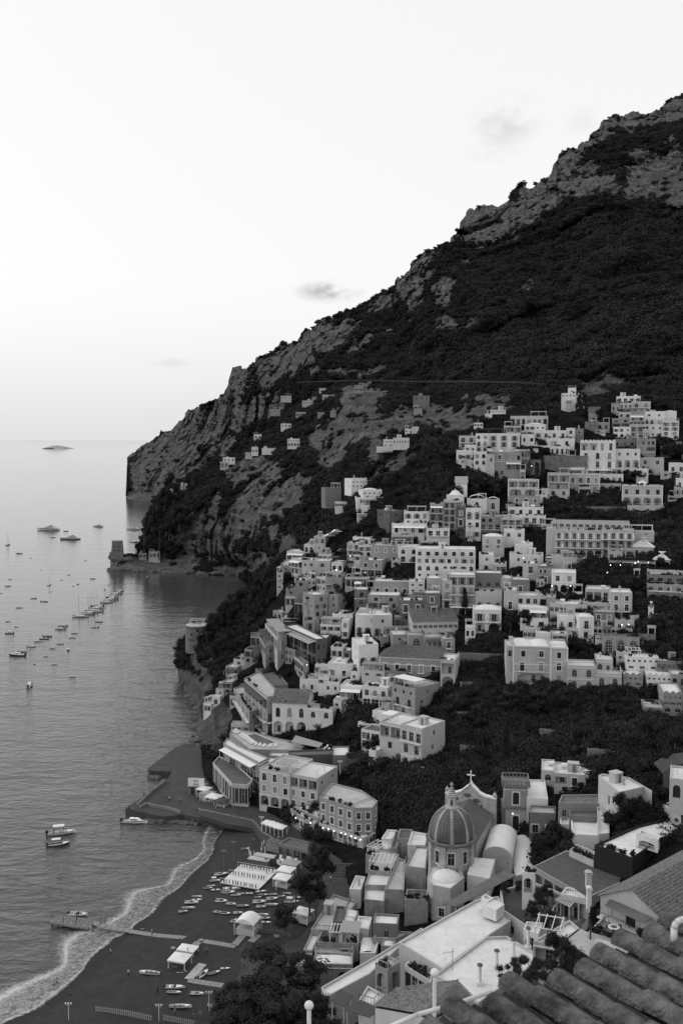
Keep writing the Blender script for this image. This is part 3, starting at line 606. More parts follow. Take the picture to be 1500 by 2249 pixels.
def pergola(root, x0, y0, x1, y1, z, h=2.4, m=None, n=7, cover=None, name='pergola'):
 b = MB()
 for x in (x0, x1):
  for y in (y0, y1): b.box(x - .08, y - .08, z, x + .08, y + .08, z + h)
 if x1 - x0 > 5:
  for q in range(1, int((x1 - x0) / 3)): xx = x0 + (x1 - x0) * q / int((x1 - x0) / 3); b.box(xx - .07, y0 - .07, z, xx + .07, y0 + .07, z + h)
 b.box(x0 - .3, y0 - .06, z + h, x1 + .3, y0 + .06, z + h + .14); b.box(x0 - .3, y1 - .06, z + h, x1 + .3, y1 + .06, z + h + .14)
 for i in range(n): x = x0 + (x1 - x0) * i / (n - 1); b.box(x - .05, y0 - .4, z + h + .14, x + .05, y1 + .3, z + h + .26)
 o = b.build(name, m or M_trim, root)
 if cover is not None:
  c = MB(); c.box(x0 - .3, y0 - .35, z + h + .27, x1 + .3, y1 + .25, z + h + .33); c.build('canopy', M_canvas[cover], o)
 return o
def potted(root, x, y, z, s=.8, name='potted_plant'):
 k = 'pot%d' % (int(s * 10) % 3)
 if k not in MESH:
  b = leaf_blob(34, .22, 900 + len(MESH), 1.0, True); b.v = [(v[0], v[1], v[2] + .75) for v in b.v]; b.mi = 1; b.lathe([(.22, 0), (.32, .4), (.34, .42)], 8); MESH[k] = b.mesh(name, [M_leaf2, M_wall[3]])
 o = link(name, MESH[k], root, (x, y, z), rnd.uniform(0, 6)); o.scale = (s, s, s); return o
LABELS = {}; NB = [0]
def bldg(poly, z0, z1, rows, tone=0, roof='flat', label=None, side=None, name='house', cat=None, group=None, ext=3.5, style='mix', extras='', seed=None, loc_y=None, wallm=None, trimmed=False, iron=None, roofm=None, par=.45, facs=None, root=None):
 """poly: footprint as seen from above, counter-clockwise, edge 0 = main facade (from left to right seen from outside)"""
 NB[0] += 1; rr = random.Random(seed or NB[0] * 13 + 5); iron = rr.random() < .6 if iron is None else iron
 if area(poly) < 0: raise ValueError('clockwise footprint: ' + str(label))
 cx = sum(p[0] for p in poly) / len(poly); cy = sum(p[1] for p in poly) / len(poly)
 if root is None: root = empty(name, (cx, cy, z0)); tag(root, label, cat or name.replace('_', ' '), group)
 cx, cy, cz = root.location; zb = z0 - cz; pl = [(p[0] - cx, p[1] - cy) for p in poly]; h = z1 - z0; b = MB(); n = len(pl); wm = wallm or M_wall[tone]
 for i in range(n):
  A, B = pl[i], pl[(i + 1) % n]; ex, ey = B[0] - A[0], B[1] - A[1]; L = math.hypot(ex, ey); nx, ny = ey / L, -ex / L
  mx, my = (A[0] + B[0]) / 2 + cx, (A[1] + B[1]) / 2 + cy; vis = -(mx * nx + my * ny) / math.hypot(mx, my)
  r_ = rows if i == 0 else None
  if facs and i in facs: r_ = facs[i]
  elif i and vis > .08 and side is not False:
   if side: r_ = side
   elif L > 3.5:
    k = max(1, int(L / 4.2)); nr = max(1, len(rows)) if rows else max(1, int(h / 3.2)); r_ = [rr.choice(['s%d', 'w%d', 's%d']) % max(1, k - rr.randint(0, 1)) for _ in range(nr)]
  elif i: r_ = rows if False else None
  if r_ and L < 1.2: r_ = None
  facade(b, root, A, B, zb, zb + h, r_, ext, rr, style, trimmed=trimmed, iron=iron)
 nst = h; h = zb + h
 flat = roof in ('flat', 'dome', 'domes', 'vault', 'grey', 'dark', 'terrace')
 if flat:
  ip = inset(pl, .28); k = n; rz = h - par
  b.add([(p[0], p[1], h) for p in pl] + [(p[0], p[1], h) for p in ip] + [(p[0], p[1], rz - .02) for p in ip], [(i, (i + 1) % k, k + (i + 1) % k, k + i) for i in range(k)] + [(k + i, k + (i + 1) % k, 2 * k + (i + 1) % k, 2 * k + i) for i in range(k)])
  rb = MB(); rb.add([(p[0], p[1], rz) for p in inset(pl, .2)], [tuple(range(k))]); rb.build('roof', roofm or M_roof[{'grey': 1, 'dark': 2, 'terrace': 1}.get(roof, 0)], root)
  if roof == 'vault' or roof == 'dome' or roof == 'domes':
   xs0, xs1 = min(p[0] for p in ip), max(p[0] for p in ip); ys0, ys1 = min(p[1] for p in ip), max(p[1] for p in ip)
   cnt = 2 if roof == 'domes' else 1; vb = MB(); e1 = Vector((pl[1][0] - pl[0][0], pl[1][1] - pl[0][1])); L1 = e1.length; e1 /= L1; e2 = Vector((-e1.y, e1.x)); D1 = abs(Vector((pl[2][0] - pl[1][0], pl[2][1] - pl[1][1])).dot(e2))
   for q in range(cnt):
    c0 = Vector(pl[0]) + e1 * (L1 * (q + .5) / cnt) + e2 * D1 / 2; rx = L1 / cnt * .44; ry = D1 * .44; hh = min(rx, ry) * (.32 if roof != 'vault' else .5); G_ = []
    for i in range(9):
     for j in range(9):
      u = -1 + i / 4; v = -1 + j / 4; zz = (1 - u * u) * ((1 - v ** 4) if roof != 'vault' else 1); p = c0 + e1 * (u * rx) + e2 * (v * ry); G_.append((p.x, p.y, rz + .01 + hh * max(0, zz) ** .6))
    vb.add(G_, [(i * 9 + j, (i + 1) * 9 + j, (i + 1) * 9 + j + 1, i * 9 + j + 1) for i in range(8) for j in range(8)])
   vb.build('vaulted_roof', M_roof[0], root, smooth=True)
 e1 = Vector((pl[1][0] - pl[0][0], pl[1][1] - pl[0][1])); L1 = e1.length; e1 /= L1; e2 = Vector((-e1.y, e1.x)); D1 = max(Vector((q[0] - pl[0][0], q[1] - pl[0][1])).dot(e2) for q in pl); o0 = Vector(pl[0])
 def lp(u, v, z): q = o0 + e1 * u + e2 * v; return (q.x, q.y, z)
 if roof in ('tile', 'gable', 'shed', 'hip'):
  ov = .35; rise = D1 * (.28 if roof != 'shed' else .35)
  if roof == 'shed':
   tile_slope(root, lp(-ov, -ov, h), lp(L1 + ov, -ov, h), lp(L1 + ov, D1, h + rise), lp(-ov, D1, h + rise), roofm); b.add([lp(0, 0, h), lp(0, D1, h), lp(0, D1, h + rise)], [(0, 1, 2)]); b.add([lp(L1, 0, h), lp(L1, D1, h), lp(L1, D1, h + rise)], [(0, 1, 2)])
  else:
   hp = D1 * .45 if roof in ('tile', 'hip') else -ov
   r0, r1 = lp(hp, D1 / 2, h + rise), lp(L1 - hp, D1 / 2, h + rise)
   tile_slope(root, lp(-ov, -ov, h - .05), lp(L1 + ov, -ov, h - .05), r1, r0, roofm); tile_slope(root, lp(L1 + ov, D1 + ov, h - .05), lp(-ov, D1 + ov, h - .05), r0, r1, roofm)
   if hp > 0: tile_slope(root, lp(-ov, D1 + ov, h - .05), lp(-ov, -ov, h - .05), r0, r0, roofm); tile_slope(root, lp(L1 + ov, -ov, h - .05), lp(L1 + ov, D1 + ov, h - .05), r1, r1, roofm)
   else:
    b.add([lp(0, 0, h), lp(0, D1, h), lp(0, D1 / 2, h + rise)], [(0, 1, 2)]); b.add([lp(L1, 0, h), lp(L1, D1, h), lp(L1, D1 / 2, h + rise)], [(0, 1, 2)])
   rt = MB(); rt.tube(r0, r1, .14, n=6); rt.build('ridge', roofm or M_tile, root)
 b.build('wall', wm, root)
 rz = h - par
 LAST.update(root=root, lp=lp, L=L1, D=D1, rz=rz, h=h, ang=math.atan2(e1.y, e1.x))
 for ex in extras.split():
  c = ex[0]; u = rr.uniform(.2, .8) * L1; v = rr.uniform(.35, .7) * D1
  if c == 'h':            # stair hut
   hb = MB(); q = lp(u, v, 0); M_ = Matrix.Translation(q) @ rotz(LAST['ang']); w_ = min(2.6, L1 * .3); hb.box(-w_ / 2, -1, rz, w_ / 2, 1.0, rz + 2.2, M_); hb.box(-w_ / 2 - .15, -1.15, rz + 2.2, w_ / 2 + .15, 1.15, rz + 2.35, M_); ho = hb.build('stair_hut', M_wall[min(tone, 2)], root)
   o = link('door', unit_window('d'), ho); o.matrix_local = Matrix.Translation(M_ @ Vector((w_ * .1, -1.02, rz))) @ rotz(LAST['ang']) @ Matrix.Diagonal((.8, 1, 1.9, 1))
  elif c == 'c': q = lp(u, v, 0); chimney(root, q[0], q[1], rz, 1.2, .5)
  elif c == 'k': q = lp(u, v, 0); tank(root, q[0], q[1], rz, LAST['ang'])
  elif c in 'pPqQ':       # roof pergola: p slats, P white cover, q grey cover, Q dark
   f0, f1 = {'1': (.05, .45), '2': (.55, .95), '3': (.05, .95)}.get(ex[1:2], (.15, .85))
   g = empty('pergola_deck', lp(0, 0, rz), LAST['ang'], root); pergola(g, L1 * f0, .6, L1 * f1, min(D1 - .8, 5), 0, 2.3, M_trim if c in 'pPq' else M_wood, max(4, int(L1 * (f1 - f0) / .8)), {'p': None, 'P': 0, 'q': 1, 'Q': 2}[c])
  elif c == 'g':          # roof plants along the front
   for i in range(int(ex[1:] or 4)): q = lp(rr.uniform(.05, .95) * L1, rr.uniform(.5, 1.2), rz); potted(root, q[0], q[1], q[2], rr.uniform(.6, 1.2))
  elif c == 'r':          # railing along the front roof edge
   put_rail(root, lp(0, .12, h), lp(L1, .12, h), iron)
   put_rail(root, lp(L1 - .12, .1, h), lp(L1 - .12, D1 * .9, h), iron)
  elif c == 'y':          # antenna
   ab = MB(); q = lp(u, v, rz); ab.tube(q, (q[0], q[1], rz + 3), .03, n=4); ab.tube((q[0] - .5, q[1], rz + 2.8), (q[0] + .5, q[1], rz + 2.8), .02, n=4); ab.tube((q[0] - .35, q[1], rz + 2.5), (q[0] + .35, q[1], rz + 2.5), .02, n=4); ab.build('antenna', M_iron, root)
  elif c in 'nNm':        # awning over the facade at a storey: n2 = second from the top
   k_ = int(ex[1:] or 1); nr = max(1, len(rows or [1])); sh = (h - .55) / nr; z_ = h - .55 - sh * (k_ - 1) - sh * .12; g = MB(); q = [lp(L1 * .06, -.02, z_), lp(L1 * .94, -.02, z_), lp(L1 * .94, -2.3, z_ - .55), lp(L1 * .06, -2.3, z_ - .55)]
   g.add(q + [(p[0], p[1], p[2] - .06) for p in q], [(0, 1, 2, 3), (7, 6, 5, 4), (0, 3, 7, 4), (1, 5, 6, 2), (2, 6, 7, 3)]); o = g.build('awning', M_canvas[{'n': 0, 'N': 1, 'm': 2}[c]], root)
   g = MB(); g.box(-.05, -.05, 0, .05, .05, 1); pm_ = g.mesh('post', M_trim)
   for i in range(4): a_ = lp(L1 * (.08 + .28 * i), -2.2, z_ - sh * .85); link('post', pm_, o, a_, 0, (1, 1, sh * .85 - .56))
  elif c == 'x':          # crenellated / scalloped parapet
   cb = MB(); k_ = max(3, int(L1 / 1.6))
   for i in range(k_):
    q = lp(L1 * (i + .5) / k_, .14, h); M_ = Matrix.Translation(q) @ rotz(LAST['ang']); r_ = L1 / k_ * .42; vs = []
    for yy in (-.14, .14):
     for a_ in range(7): vs.append(M_ @ Vector((r_ * math.cos(math.pi * a_ / 6), yy, .75 * r_ * math.sin(math.pi * a_ / 6))))
    cb.add(vs, [tuple(range(7)), tuple(reversed(range(7, 14)))] + [(a_, 7 + a_, 8 + a_, a_ + 1) for a_ in range(6)])
   cb.build('parapet_scallops', wm, root)
  elif c == 'd':          # small dome
   db = MB(); q = lp(L1 * float(ex[1:] or .5), D1 * .5, rz); r_ = min(2.2, D1 * .3); db.lathe([(r_, 0), (r_, .5), (r_ * .9, r_ * .5), (r_ * .6, r_ * .85), (.15, r_ * 1.05), (.12, r_ * 1.3)], 14, q); db.build('dome', M_roof[0], root, smooth=False)
  elif c == 'u':          # string courses and corner strips
   tb = MB(); tb_ = []
   for f in (.33, .66): pass
   for (e0, e3) in (((0), (1)),):
    for u_ in (0, L1 - .35): q = Matrix.Translation(lp(u_, 0, 0)) @ rotz(LAST['ang']); tb.box(0, -.07, 0, .35, -.003, h, q)
    q = Matrix.Translation(lp(0, 0, 0)) @ rotz(LAST['ang']); tb.box(-.1, -.16, h - .35, L1 + .1, -.004, h - .1, q); tb.box(.36, -.08, h * .5, L1 - .36, -.004, h * .5 + .2, q)
   tb.build('corner_trim', M_trim, root)
 return root
LAST = {}
HOUSES = []
def H(t, x0, yt, x1, yb, yaw, rows, tone, roof, label, dep=None, side_px=None, Y=None, dz=0, **k):
 """a house from the picture box of its main facade"""
 ax, ay = tp(t, x0, yb); bx, by = tp(t, x1, yt); pxc = (ax + bx) / 2; Yc = Y or float(townY(pxc, ay)[0]); s = Yc / ray(pxc, ay)[1] / F
 c = at(pxc, ay, Yc); z1 = at(pxc, by, Yc).z; w = (bx - ax) * s / math.cos(R(yaw)); D = dep or 9
 if side_px: D = side_px / TILES[t][2] * s / abs(math.sin(R(yaw)))
 az = math.atan2(c.x, c.y); a = R(yaw) - az; ex = Vector((math.cos(a), math.sin(a))); ey = Vector((-ex.y, ex.x)); C2 = Vector((c.x, c.y))
 A = C2 - ex * w / 2; B = C2 + ex * w / 2; poly = [tuple(A), tuple(B), tuple(B + ey * D), tuple(A + ey * D)]
 rows = rows.split('/') if rows else []
 HOUSES.append(pxc); q = random.Random(len(HOUSES) * 7 + 1)
 if 'extras' not in k and roof in ('flat', 'terrace', 'grey'): k['extras'] = q.choice(['h c', 'c y', 'k y', 'g4 y', 'p1 g2', 'r g3', 'h r', 'c', 'q2 y'])
 r_ = bldg(poly, c.z + dz, z1, rows, tone, roof, label, **k); hh = z1 - c.z
 if w > 5 and t in ('T1', 'T2', 'T3', 'T5', 'TA') and k.get('side') is not False and k.get('name') != 'villa' and not (t == 'T3' and yb > 930) and q.random() < .75:      # lower wing stepping down beside or before the house
  sd = q.choice((0, 1, 2)); ww = w * q.uniform(.3, .5); h2 = min(5.5, hh * q.uniform(.28, .5)); u = {0: -ww * .7, 1: w - ww * .3, 2: w * q.uniform(.1, .5)}[sd]; f = -q.uniform(1.5, 3.5) if sd < 2 else -q.uniform(2.5, 4); a0 = A + ex * u + ey * f; dd_ = 4.5; sv = dict(LAST)
  bldg([tuple(a0), tuple(a0 + ex * ww), tuple(a0 + ex * ww + ey * dd_), tuple(a0 + ey * dd_)], c.z + dz - 1.5, c.z + dz + h2 - 1.2, [q.choice(['w2', 's2', 'a1', 'L1', 'w1+s1'])], q.choice([tone, max(0, tone - 1), 1]) if tone < 5 else 5, q.choice(['terrace', 'flat', 'flat']), root=r_, ext=4, extras=q.choice(['g3', 'g2', 'q3', 'p3', 'c', '']), par=.3); LAST.update(sv)
 return r_
def RP(t, pts, zr, h, rows, tone, roof, label, **k):
 """a building from the picture outline of its flat roof, at height zr; first two points are the main facade's top, left to right"""
 poly = []
 if zr is None:
  (xa, ya), (xb, yb) = tp(t, *pts[0]), tp(t, *pts[1]); mx, my = (xa + xb) / 2, (ya + yb) / 2; Yc = float(townY(mx, my)[0])
  for _ in range(12):
   zb = at(mx, my, Yc).z - h; v = Vector((0, Yc, zb - CAMH)); fz = v.dot(Vector(FW)); pyb = 1124.5 - F * v.dot(Vector(UP)) / fz; Yc = .5 * Yc + .5 * float(townY(mx, pyb)[0])
  zr = at(mx, my, Yc).z
 for x, y in pts: q = atz(*tp(t, x, y), zr); poly.append((q.x, q.y))
 rows = rows.split('/') if rows else []
 return bldg(poly, zr - h, zr, rows, tone, roof, label, **k)
H('T1', 645, 195, 775, 272, 18, 's6/s4', 0, 'flat', 'white villa with scalloped parapet just under the cliff, highest on the left end of town', side_px=60, extras='x c')
H('T1', 735, 288, 895, 362, 12, 's4/a2', 0, 'dome', 'rounded white house with small windows below the scalloped villa', extras='x')
H('T1', 685, 345, 940, 400, 5, 'w3', 0, 'flat', 'low white terrace house stepping down behind the long grey roofed block')
H('T1', 430, 268, 560, 376, 14, '', 3, 'grey', 'plain windowless grey block standing alone against the dark slope', dep=8, side=False)
H('T1', 508, 383, 662, 420, -3, 'A8', 0, 'terrace', 'long low white arcade wall beside the windowless grey block', dep=2.5, name='arcade_wall', side=False)
H('T1', 690, 478, 775, 572, -4, 's1/a1', 2, 'flat', 'narrow grey house with white corner trim and one arched window', extras='u', side=False)
H('T1', 745, 418, 790, 500, -4, 's1', 1, 'flat', 'slim pale stair tower behind the narrow trimmed house', dep=4)
H('T1', 952, 455, 1068, 575, 30, 's1/-', 4, 'flat', 'dark gabled block with a long windowed left side and pale flat roof', side_px=100, side=['w8', '-'], extras='h k')
H('T1', 1075, 462, 1285, 575, 0, 'A2+w1/s3', 0, 'flat', 'white two storey house with iron posts along its roof terrace', extras='p r')
H('T1', 1288, 400, 1400, 605, 0, 'L2/L2/A2', 2, 'flat', 'left half of the arcaded terrace hotel with dark stepped balconies', extras='g4 n1', name='hotel')
H('T1', 1402, 372, 1545, 605, 0, 'L3/L3/L3/A3', 1, 'flat', 'right half of the arcaded terrace hotel with round arches at its foot', extras='g4', name='hotel')
H('T1', 975, 562, 1262, 655, -4, 'w1+s1+w1+L1', 0, 'flat', 'white house with a dark pergola porch, left of the three-window terrace house', extras='n1')
H('T1', 972, 655, 1150, 745, -4, 'L3/A4', 1, 'terrace', 'porch house with a row of tall arches under a dark awning', extras='m1')
H('T1', 1262, 602, 1450, 715, 0, 'b3/-', 0, 'flat', 'white house with three doors and a long plain terrace wall', extras='r')
H('T1', 655, 672, 800, 745, -14, 'w2', 0, 'flat', 'small white flat roofed house beside the curving road', side_px=40, extras='c')
H('T1', 608, 722, 712, 868, -10, 'b2/w2/L2', 1, 'flat', 'tall pale house with stacked balconies at the inner bend of the road', extras='g2')
H('T1', 700, 740, 812, 830, 0, 'L2/w2', 0, 'flat', 'white house with a loggia squeezed against the big grey block', extras='Q1')
H('T1', 812, 742, 1038, 870, -6, 't3/-', 2, 'grey', 'broad grey house with three pale shuttered windows above the rounded corner house', style='s', side_px=30)
H('T1', 716, 862, 893, 1000, -16, 't2/L3', 2, 'flat', 'grey corner house with two little window hoods and a lit terrace below', extras='g3', side_px=110)
H('T1', 1025, 752, 1200, 880, 0, 'a2/b2', 0, 'flat', 'white house with two blind arches and a projecting terrace, left of the long white hotel', extras='r')
H('T1', 1170, 770, 1660, 1020, 0, 'w1+W6/w8/a7/s7', 0, 'flat', 'long white hotel with four rows of dark windows and balconies in the middle of town', name='hotel', dep=10, extras='h c', trimmed=False)
H('T1', 335, 668, 428, 795, -12, 'w2/s1', 1, 'flat', 'pale house with two roof levels beside the parked cars', extras='h')
H('T1', 255, 735, 335, 800, -14, 'b2', 0, 'flat', 'little white house at the seaward edge below the road')
H('T1', 112, 790, 262, 862, -18, 'L3', 1, 'flat', 'low house with a wide white awning roof, leftmost of the roadside row', extras='n1')
H('T1', 372, 812, 478, 890, -16, 'L3', 1, 'grey', 'low terrace house with a columned porch below the road')
H('T1', 240, 862, 342, 1000, -10, 's2/-', 1, 'flat', 'plain tall cream house with two small paired windows', extras='g6', side_px=30)
H('T1', 148, 850, 240, 985, -50, 'b3/w3', 1, 'flat', 'seaward wing with a white awning on the plain tall cream house', dep=6, extras='n1')
H('T1', 340, 868, 470, 985, -8, 'w1/-', 1, 'flat', 'cream annex with a single window right of the plain tall house', extras='c')
H('T1', 480, 885, 575, 960, -14, 'w2', 0, 'dome', 'small white domed pavilion house above the planted terrace', extras='Q1')
H('T1', 62, 905, 155, 1010, -6, 's1/-', 2, 'flat', 'grey house with one small window at the far left edge of the hill', side_px=50)
H('T1', 30, 965, 82, 1110, -12, 's1/-/s1', 1, 'flat', 'narrow tall stained house clinging to the seaward cliff edge')
H('T1', 182, 1030, 280, 1128, -6, 'w1/-', 2, 'flat', 'square grey house with a single dark window below the cream houses', wallm=M_old, side_px=50)
H('T1', 280, 1015, 352, 1080, 0, 's2', 1, 'flat', 'tiny pale house between the single-window house and the planted roof house')
H('T1', 105, 1100, 185, 1200, -8, 's1/a1', 2, 'flat', 'weathered low house at the left edge over the wooded slope', wallm=M_old)
H('T1', 432, 1000, 568, 1120, -12, 's1/-', 2, 'terrace', 'planted roof house with a white arched left wing', extras='g9 r', side_px=40)
H('T1', 357, 1005, 432, 1120, -62, 'L2/A3', 1, 'flat', 'white arched wing on the left of the planted roof house', dep=5)
H('T1', 592, 1000, 790, 1085, -4, 'L4', 1, 'terrace', 'restaurant terrace with a planted balustrade and a row of lamps', extras='g9 r', name='restaurant')
H('T1', 668, 1105, 782, 1300, 0, 'w1/a1/w2', 3, 'flat', 'dark stone tower house with a glass roof room', wallm=M_stone, extras='P1')
H('T1', 822, 1038, 1118, 1160, -4, 't4', 2, 'flat', 'grey house with four tall trimmed doors in one row', side_px=24, extras='r k')
H('T1', 780, 1150, 1040, 1310, -4, 'w2+-0/L2+w1/w3', 2, 'flat', 'worn grey house with two dark doors under the four-door house', wallm=M_old, side_px=60)
H('T1', 1115, 1035, 1245, 1140, 0, 's1+w1/s2', 0, 'flat', 'white cubic house with a small terrace beside the domed block', extras='g2')
H('T1', 1262, 1012, 1385, 1135, 0, 'T1', 1, 'dome', 'white domed room with one balcony door on top of the dark stone block', dep=7)
H('T1', 1240, 1135, 1372, 1385, 0, 't1/W1/s1', 3, 'flat', 'dark stone block under the white domed room', wallm=M_stone)
H('T1', 1040, 1195, 1240, 1385, 0, 'W2/s2', 3, 'flat', 'dark stone house with two trimmed balconies left of the taller stone block', wallm=M_stone, trimmed=True, extras='Q2 g3')
H('T1', 1385, 1030, 1470, 1330, 0, 'w1/b1/b1/b1', 1, 'flat', 'narrow house of stacked terraces right of the dark stone block')
H('P', 985, 1262, 1042, 1347, 0, 'L3/b3/b3/w3', 1, 'flat', 'white block of three long balconies above the tile roofed hotel wing', extras='n4', style='s')
H('T8', 870, 375, 1040, 760, 32, 'w1/w2/w2/a1', 2, 'flat', 'old four storey grey palace with a big weathered arch, left of centre', wallm=M_old, side_px=150)
H('T8', 1045, 375, 1165, 640, -30, 's1/s1/-', 2, 'flat', 'shaded right wing of the old four storey palace', wallm=M_old, dep=7, side=False)
H('T8', 770, 440, 870, 830, -10, '-/w1/a1/a1', 2, 'terrace', 'worn terrace wing on the left of the old four storey palace', wallm=M_old, dep=7, extras='g4')
H('T8', 775, 700, 930, 850, -10, 'a2', 2, 'flat', 'low stained house with an oval grille window at the foot of the old palace', wallm=M_old)
H('T8', 1095, 625, 1345, 760, -12, 'w3', 0, 'flat', 'small white flat roofed house with wooden shelf, right of the old palace', side_px=0.1 and None)
H('T8', 945, 760, 1200, 905, -12, 'L3/-', 0, 'terrace', 'white house with a curved columned terrace', extras='q3')
H('T8', 1210, 700, 1300, 940, -12, 'w1/w1', 0, 'flat', 'slim white stair wing beside the big vine covered wall')
H('T8', 1385, 640, 1700, 900, -6, '-/A3', 0, 'flat', 'white house with two great arches half hidden by climbing vine', extras='c')
H('T8', 1075, 1040, 1230, 1190, -14, 'w2', 0, 'terrace', 'little white house with two grey windows in a sunken garden', extras='g4')
H('T8', 1230, 1090, 1400, 1190, -6, 'w2', 3, 'flat', 'dark low garden house right of the little two-window house')
H('T8', 460, 672, 680, 770, -6, 's1/-', 4, 'flat', 'dark house with a trimmed frame wall and pale flat roof', extras='u', side_px=30)
H('T8', 345, 590, 460, 700, -50, 'w2', 2, 'flat', 'small seaward house under a pale roof, left of the framed dark house', dep=6)
H('T8', 615, 470, 770, 640, -32, 'L3', 3, 'shed', 'sloping dark roofed house with white columns on a steep terrace', extras='g3')
H('T8', 500, 400, 630, 520, -12, 'L2', 1, 'dark', 'little cliff house with a round canopy above the wooded slope')
H('T8', 890, 930, 1022, 1200, -14, 's2/s2', 4, 'flat', 'dark end house with oval windows and white corner bands', extras='u', side=False, dep=8)
RP('T8', [(560, 800), (890, 945), (1020, 930), (640, 745), (490, 770)], None, 11, 'L6/A6', 4, 'flat', 'long dark hotel wing with a big striped awning and white roof edge', extras='N1', name='hotel', facs={1: ['s2', 's2']})
RP('T8', [(620, 1160), (730, 1255), (800, 1235), (690, 1150)], None, 6, 'L3/w3', 2, 'grey', 'small terrace restaurant under a dark flat canopy on the slope', extras='Q3', name='restaurant')
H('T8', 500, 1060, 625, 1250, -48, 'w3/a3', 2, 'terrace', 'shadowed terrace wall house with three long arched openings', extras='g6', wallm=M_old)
RP('T8', [(150, 880), (250, 1035), (380, 1010), (340, 900), (240, 800)], None, 7, 'L4/-', 2, 'terrace', 'cantilevered cliff terrace under a dark canopy', extras='Q3', name='restaurant')
RP('T8', [(245, 750), (400, 930), (520, 905), (480, 800), (330, 690)], None, 10, 'L4/w3', 1, 'terrace', 'white edged terrace house on tall pillars over the cliff', extras='q3')
H('T2', 740, 5, 792, 45, 0, 's1', 0, 'flat', 'small upper cube of the lone white house in the woods', dep=6, ext=1)
H('T2', 697, 40, 790, 92, 0, 's4/-', 0, 'flat', 'lone white house in the dark woods above the town', ext=5)
H('T2', 790, 55, 848, 95, 0, 'w2', 0, 'flat', 'small right wing of the lone white house in the woods')
H('T2', 1060, 60, 1215, 108, 0, 'b4', 0, 'flat', 'topmost white house of the right hand cluster with a roof terrace', extras='h k c')
H('T2', 1025, 105, 1080, 165, 0, 't2', 2, 'flat', 'grey house with two large trimmed windows near the top of the cluster')
H('T2', 1080, 105, 1160, 165, 0, 'b3/L2', 1, 'flat', 'house of narrow balconies in the middle of the top cluster', extras='g3')
H('T2', 1160, 95, 1280, 170, 0, 'b2/s3', 1, 'flat', 'pale stepped house under the big pine at the top right', extras='r y')
H('T2', 1245, 160, 1372, 250, 0, 's2+-0/a4', 0, 'flat', 'white house with a row of blind arches left of the largest white cube', extras='g2 c')
H('T2', 1370, 158, 1450, 250, 0, '-', 0, 'dome', 'largest blank white cube with a domed roof at the top right', side=False, extras='y')
H('T2', 1075, 165, 1150, 235, 0, 'a2/a2', 1, 'flat', 'pale house with four arched windows on the upper slope', extras='g2')
H('T2', 1145, 180, 1240, 330, 0, 'b2/r4/L2/w2', 1, 'flat', 'tall pale house with a glazed veranda and dark loggias', extras='n1')
H('T2', 1030, 205, 1145, 262, 0, 'w2/L2', 2, 'flat', 'grey house with a dark porch left of the glazed veranda house')
H('T2', 1038, 262, 1150, 335, 0, 'w2+s1/a3', 0, 'flat', 'white rounded house with three small arched windows', extras='g3')
H('T2', 1240, 245, 1360, 335, 0, 's3/s2+w1', 0, 'flat', 'white square house with scattered small windows below the blind arches')
H('T2', 1358, 222, 1465, 350, 0, 'L2/A2/b2/A2', 0, 'flat', 'white terraced house at the right end of the top cluster', extras='r')
H('T2', 875, 165, 946, 222, 0, '-', 2, 'gable', 'small grey gabled house alone among the trees near the top')
H('T2', 850, 228, 928, 278, 0, 's3', 3, 'flat', 'dark house with three small windows left of the low mid grey one')
H('T2', 925, 232, 1012, 288, 0, 'w2', 2, 'flat', 'low mid grey house with a pale roof beside the dark three-window house')
H('T2', 362, 190, 605, 250, 0, 'b7', 1, 'flat', 'long house with a planted veranda high above the big white palace', extras='P2 g8 r')
H('T2', 318, 255, 430, 300, 0, 'L3', 1, 'flat', 'low white roofed villa left of the little white cottages')
H('T2', 455, 245, 590, 290, 0, 'w2+s2', 0, 'dome', 'pair of little white vaulted cottages above the blank white hall')
H('T2', 120, 235, 180, 258, 0, 'A3', 0, 'flat', 'tiny white pavilion at the foot of the high cliff', ext=2)
H('T2', 228, 150, 330, 165, 0, 'A6', 0, 'flat', 'tiny white balustrade terrace highest under the cliff', dep=3, ext=1, name='terrace')
H('T2', 22, 320, 130, 405, 0, 'b2/w2', 1, 'flat', 'pale house at the left end of the palace row', extras='c g2')
H('T2', 132, 305, 215, 430, 0, 'w2/W2/a2', 0, 'flat', 'left wing of the big white palace with its dark roof pergola', extras='Q3 g3')
H('T2', 215, 305, 420, 440, 0, 'W3/W3/-', 0, 'flat', 'big white palace with two rows of dark balcony doors', style='o', extras='Q1 g4')
H('T2', 60, 380, 135, 485, 0, 's2/w2', 0, 'flat', 'white cubic house below the pale end house', extras='g2')
H('T2', 120, 425, 205, 560, 0, 'a2/a2/-', 0, 'flat', 'tall white house with arched twin windows', extras='r')
H('T2', 5, 415, 110, 490, 0, 'w2', 0, 'flat', 'low white house left of the tall one with twin arches', extras='c r')
H('T2', 205, 440, 255, 590, 0, 's1/-', 1, 'flat', 'blank pale buttress house between the palace and the grey houses', dep=6)
H('T2', 252, 428, 325, 590, 0, 't1/a1/w2', 2, 'flat', 'grey house with one trimmed window above an arched door')
H('T2', 325, 430, 432, 600, 0, 'w3/L2/w2', 2, 'flat', 'grey house with a white balcony box and a dark veranda', extras='n2')
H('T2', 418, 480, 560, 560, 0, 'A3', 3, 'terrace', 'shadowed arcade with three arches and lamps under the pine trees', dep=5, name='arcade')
H('T2', 432, 310, 520, 385, 0, 's1+w1', 0, 'flat', 'white house with a walled terrace left of the blank white hall', extras='r')
H('T2', 518, 285, 728, 345, 0, 'w1+-0+w3', 0, 'flat', 'wide blank white hall with a tilted skylight on its roof', extras='h c')
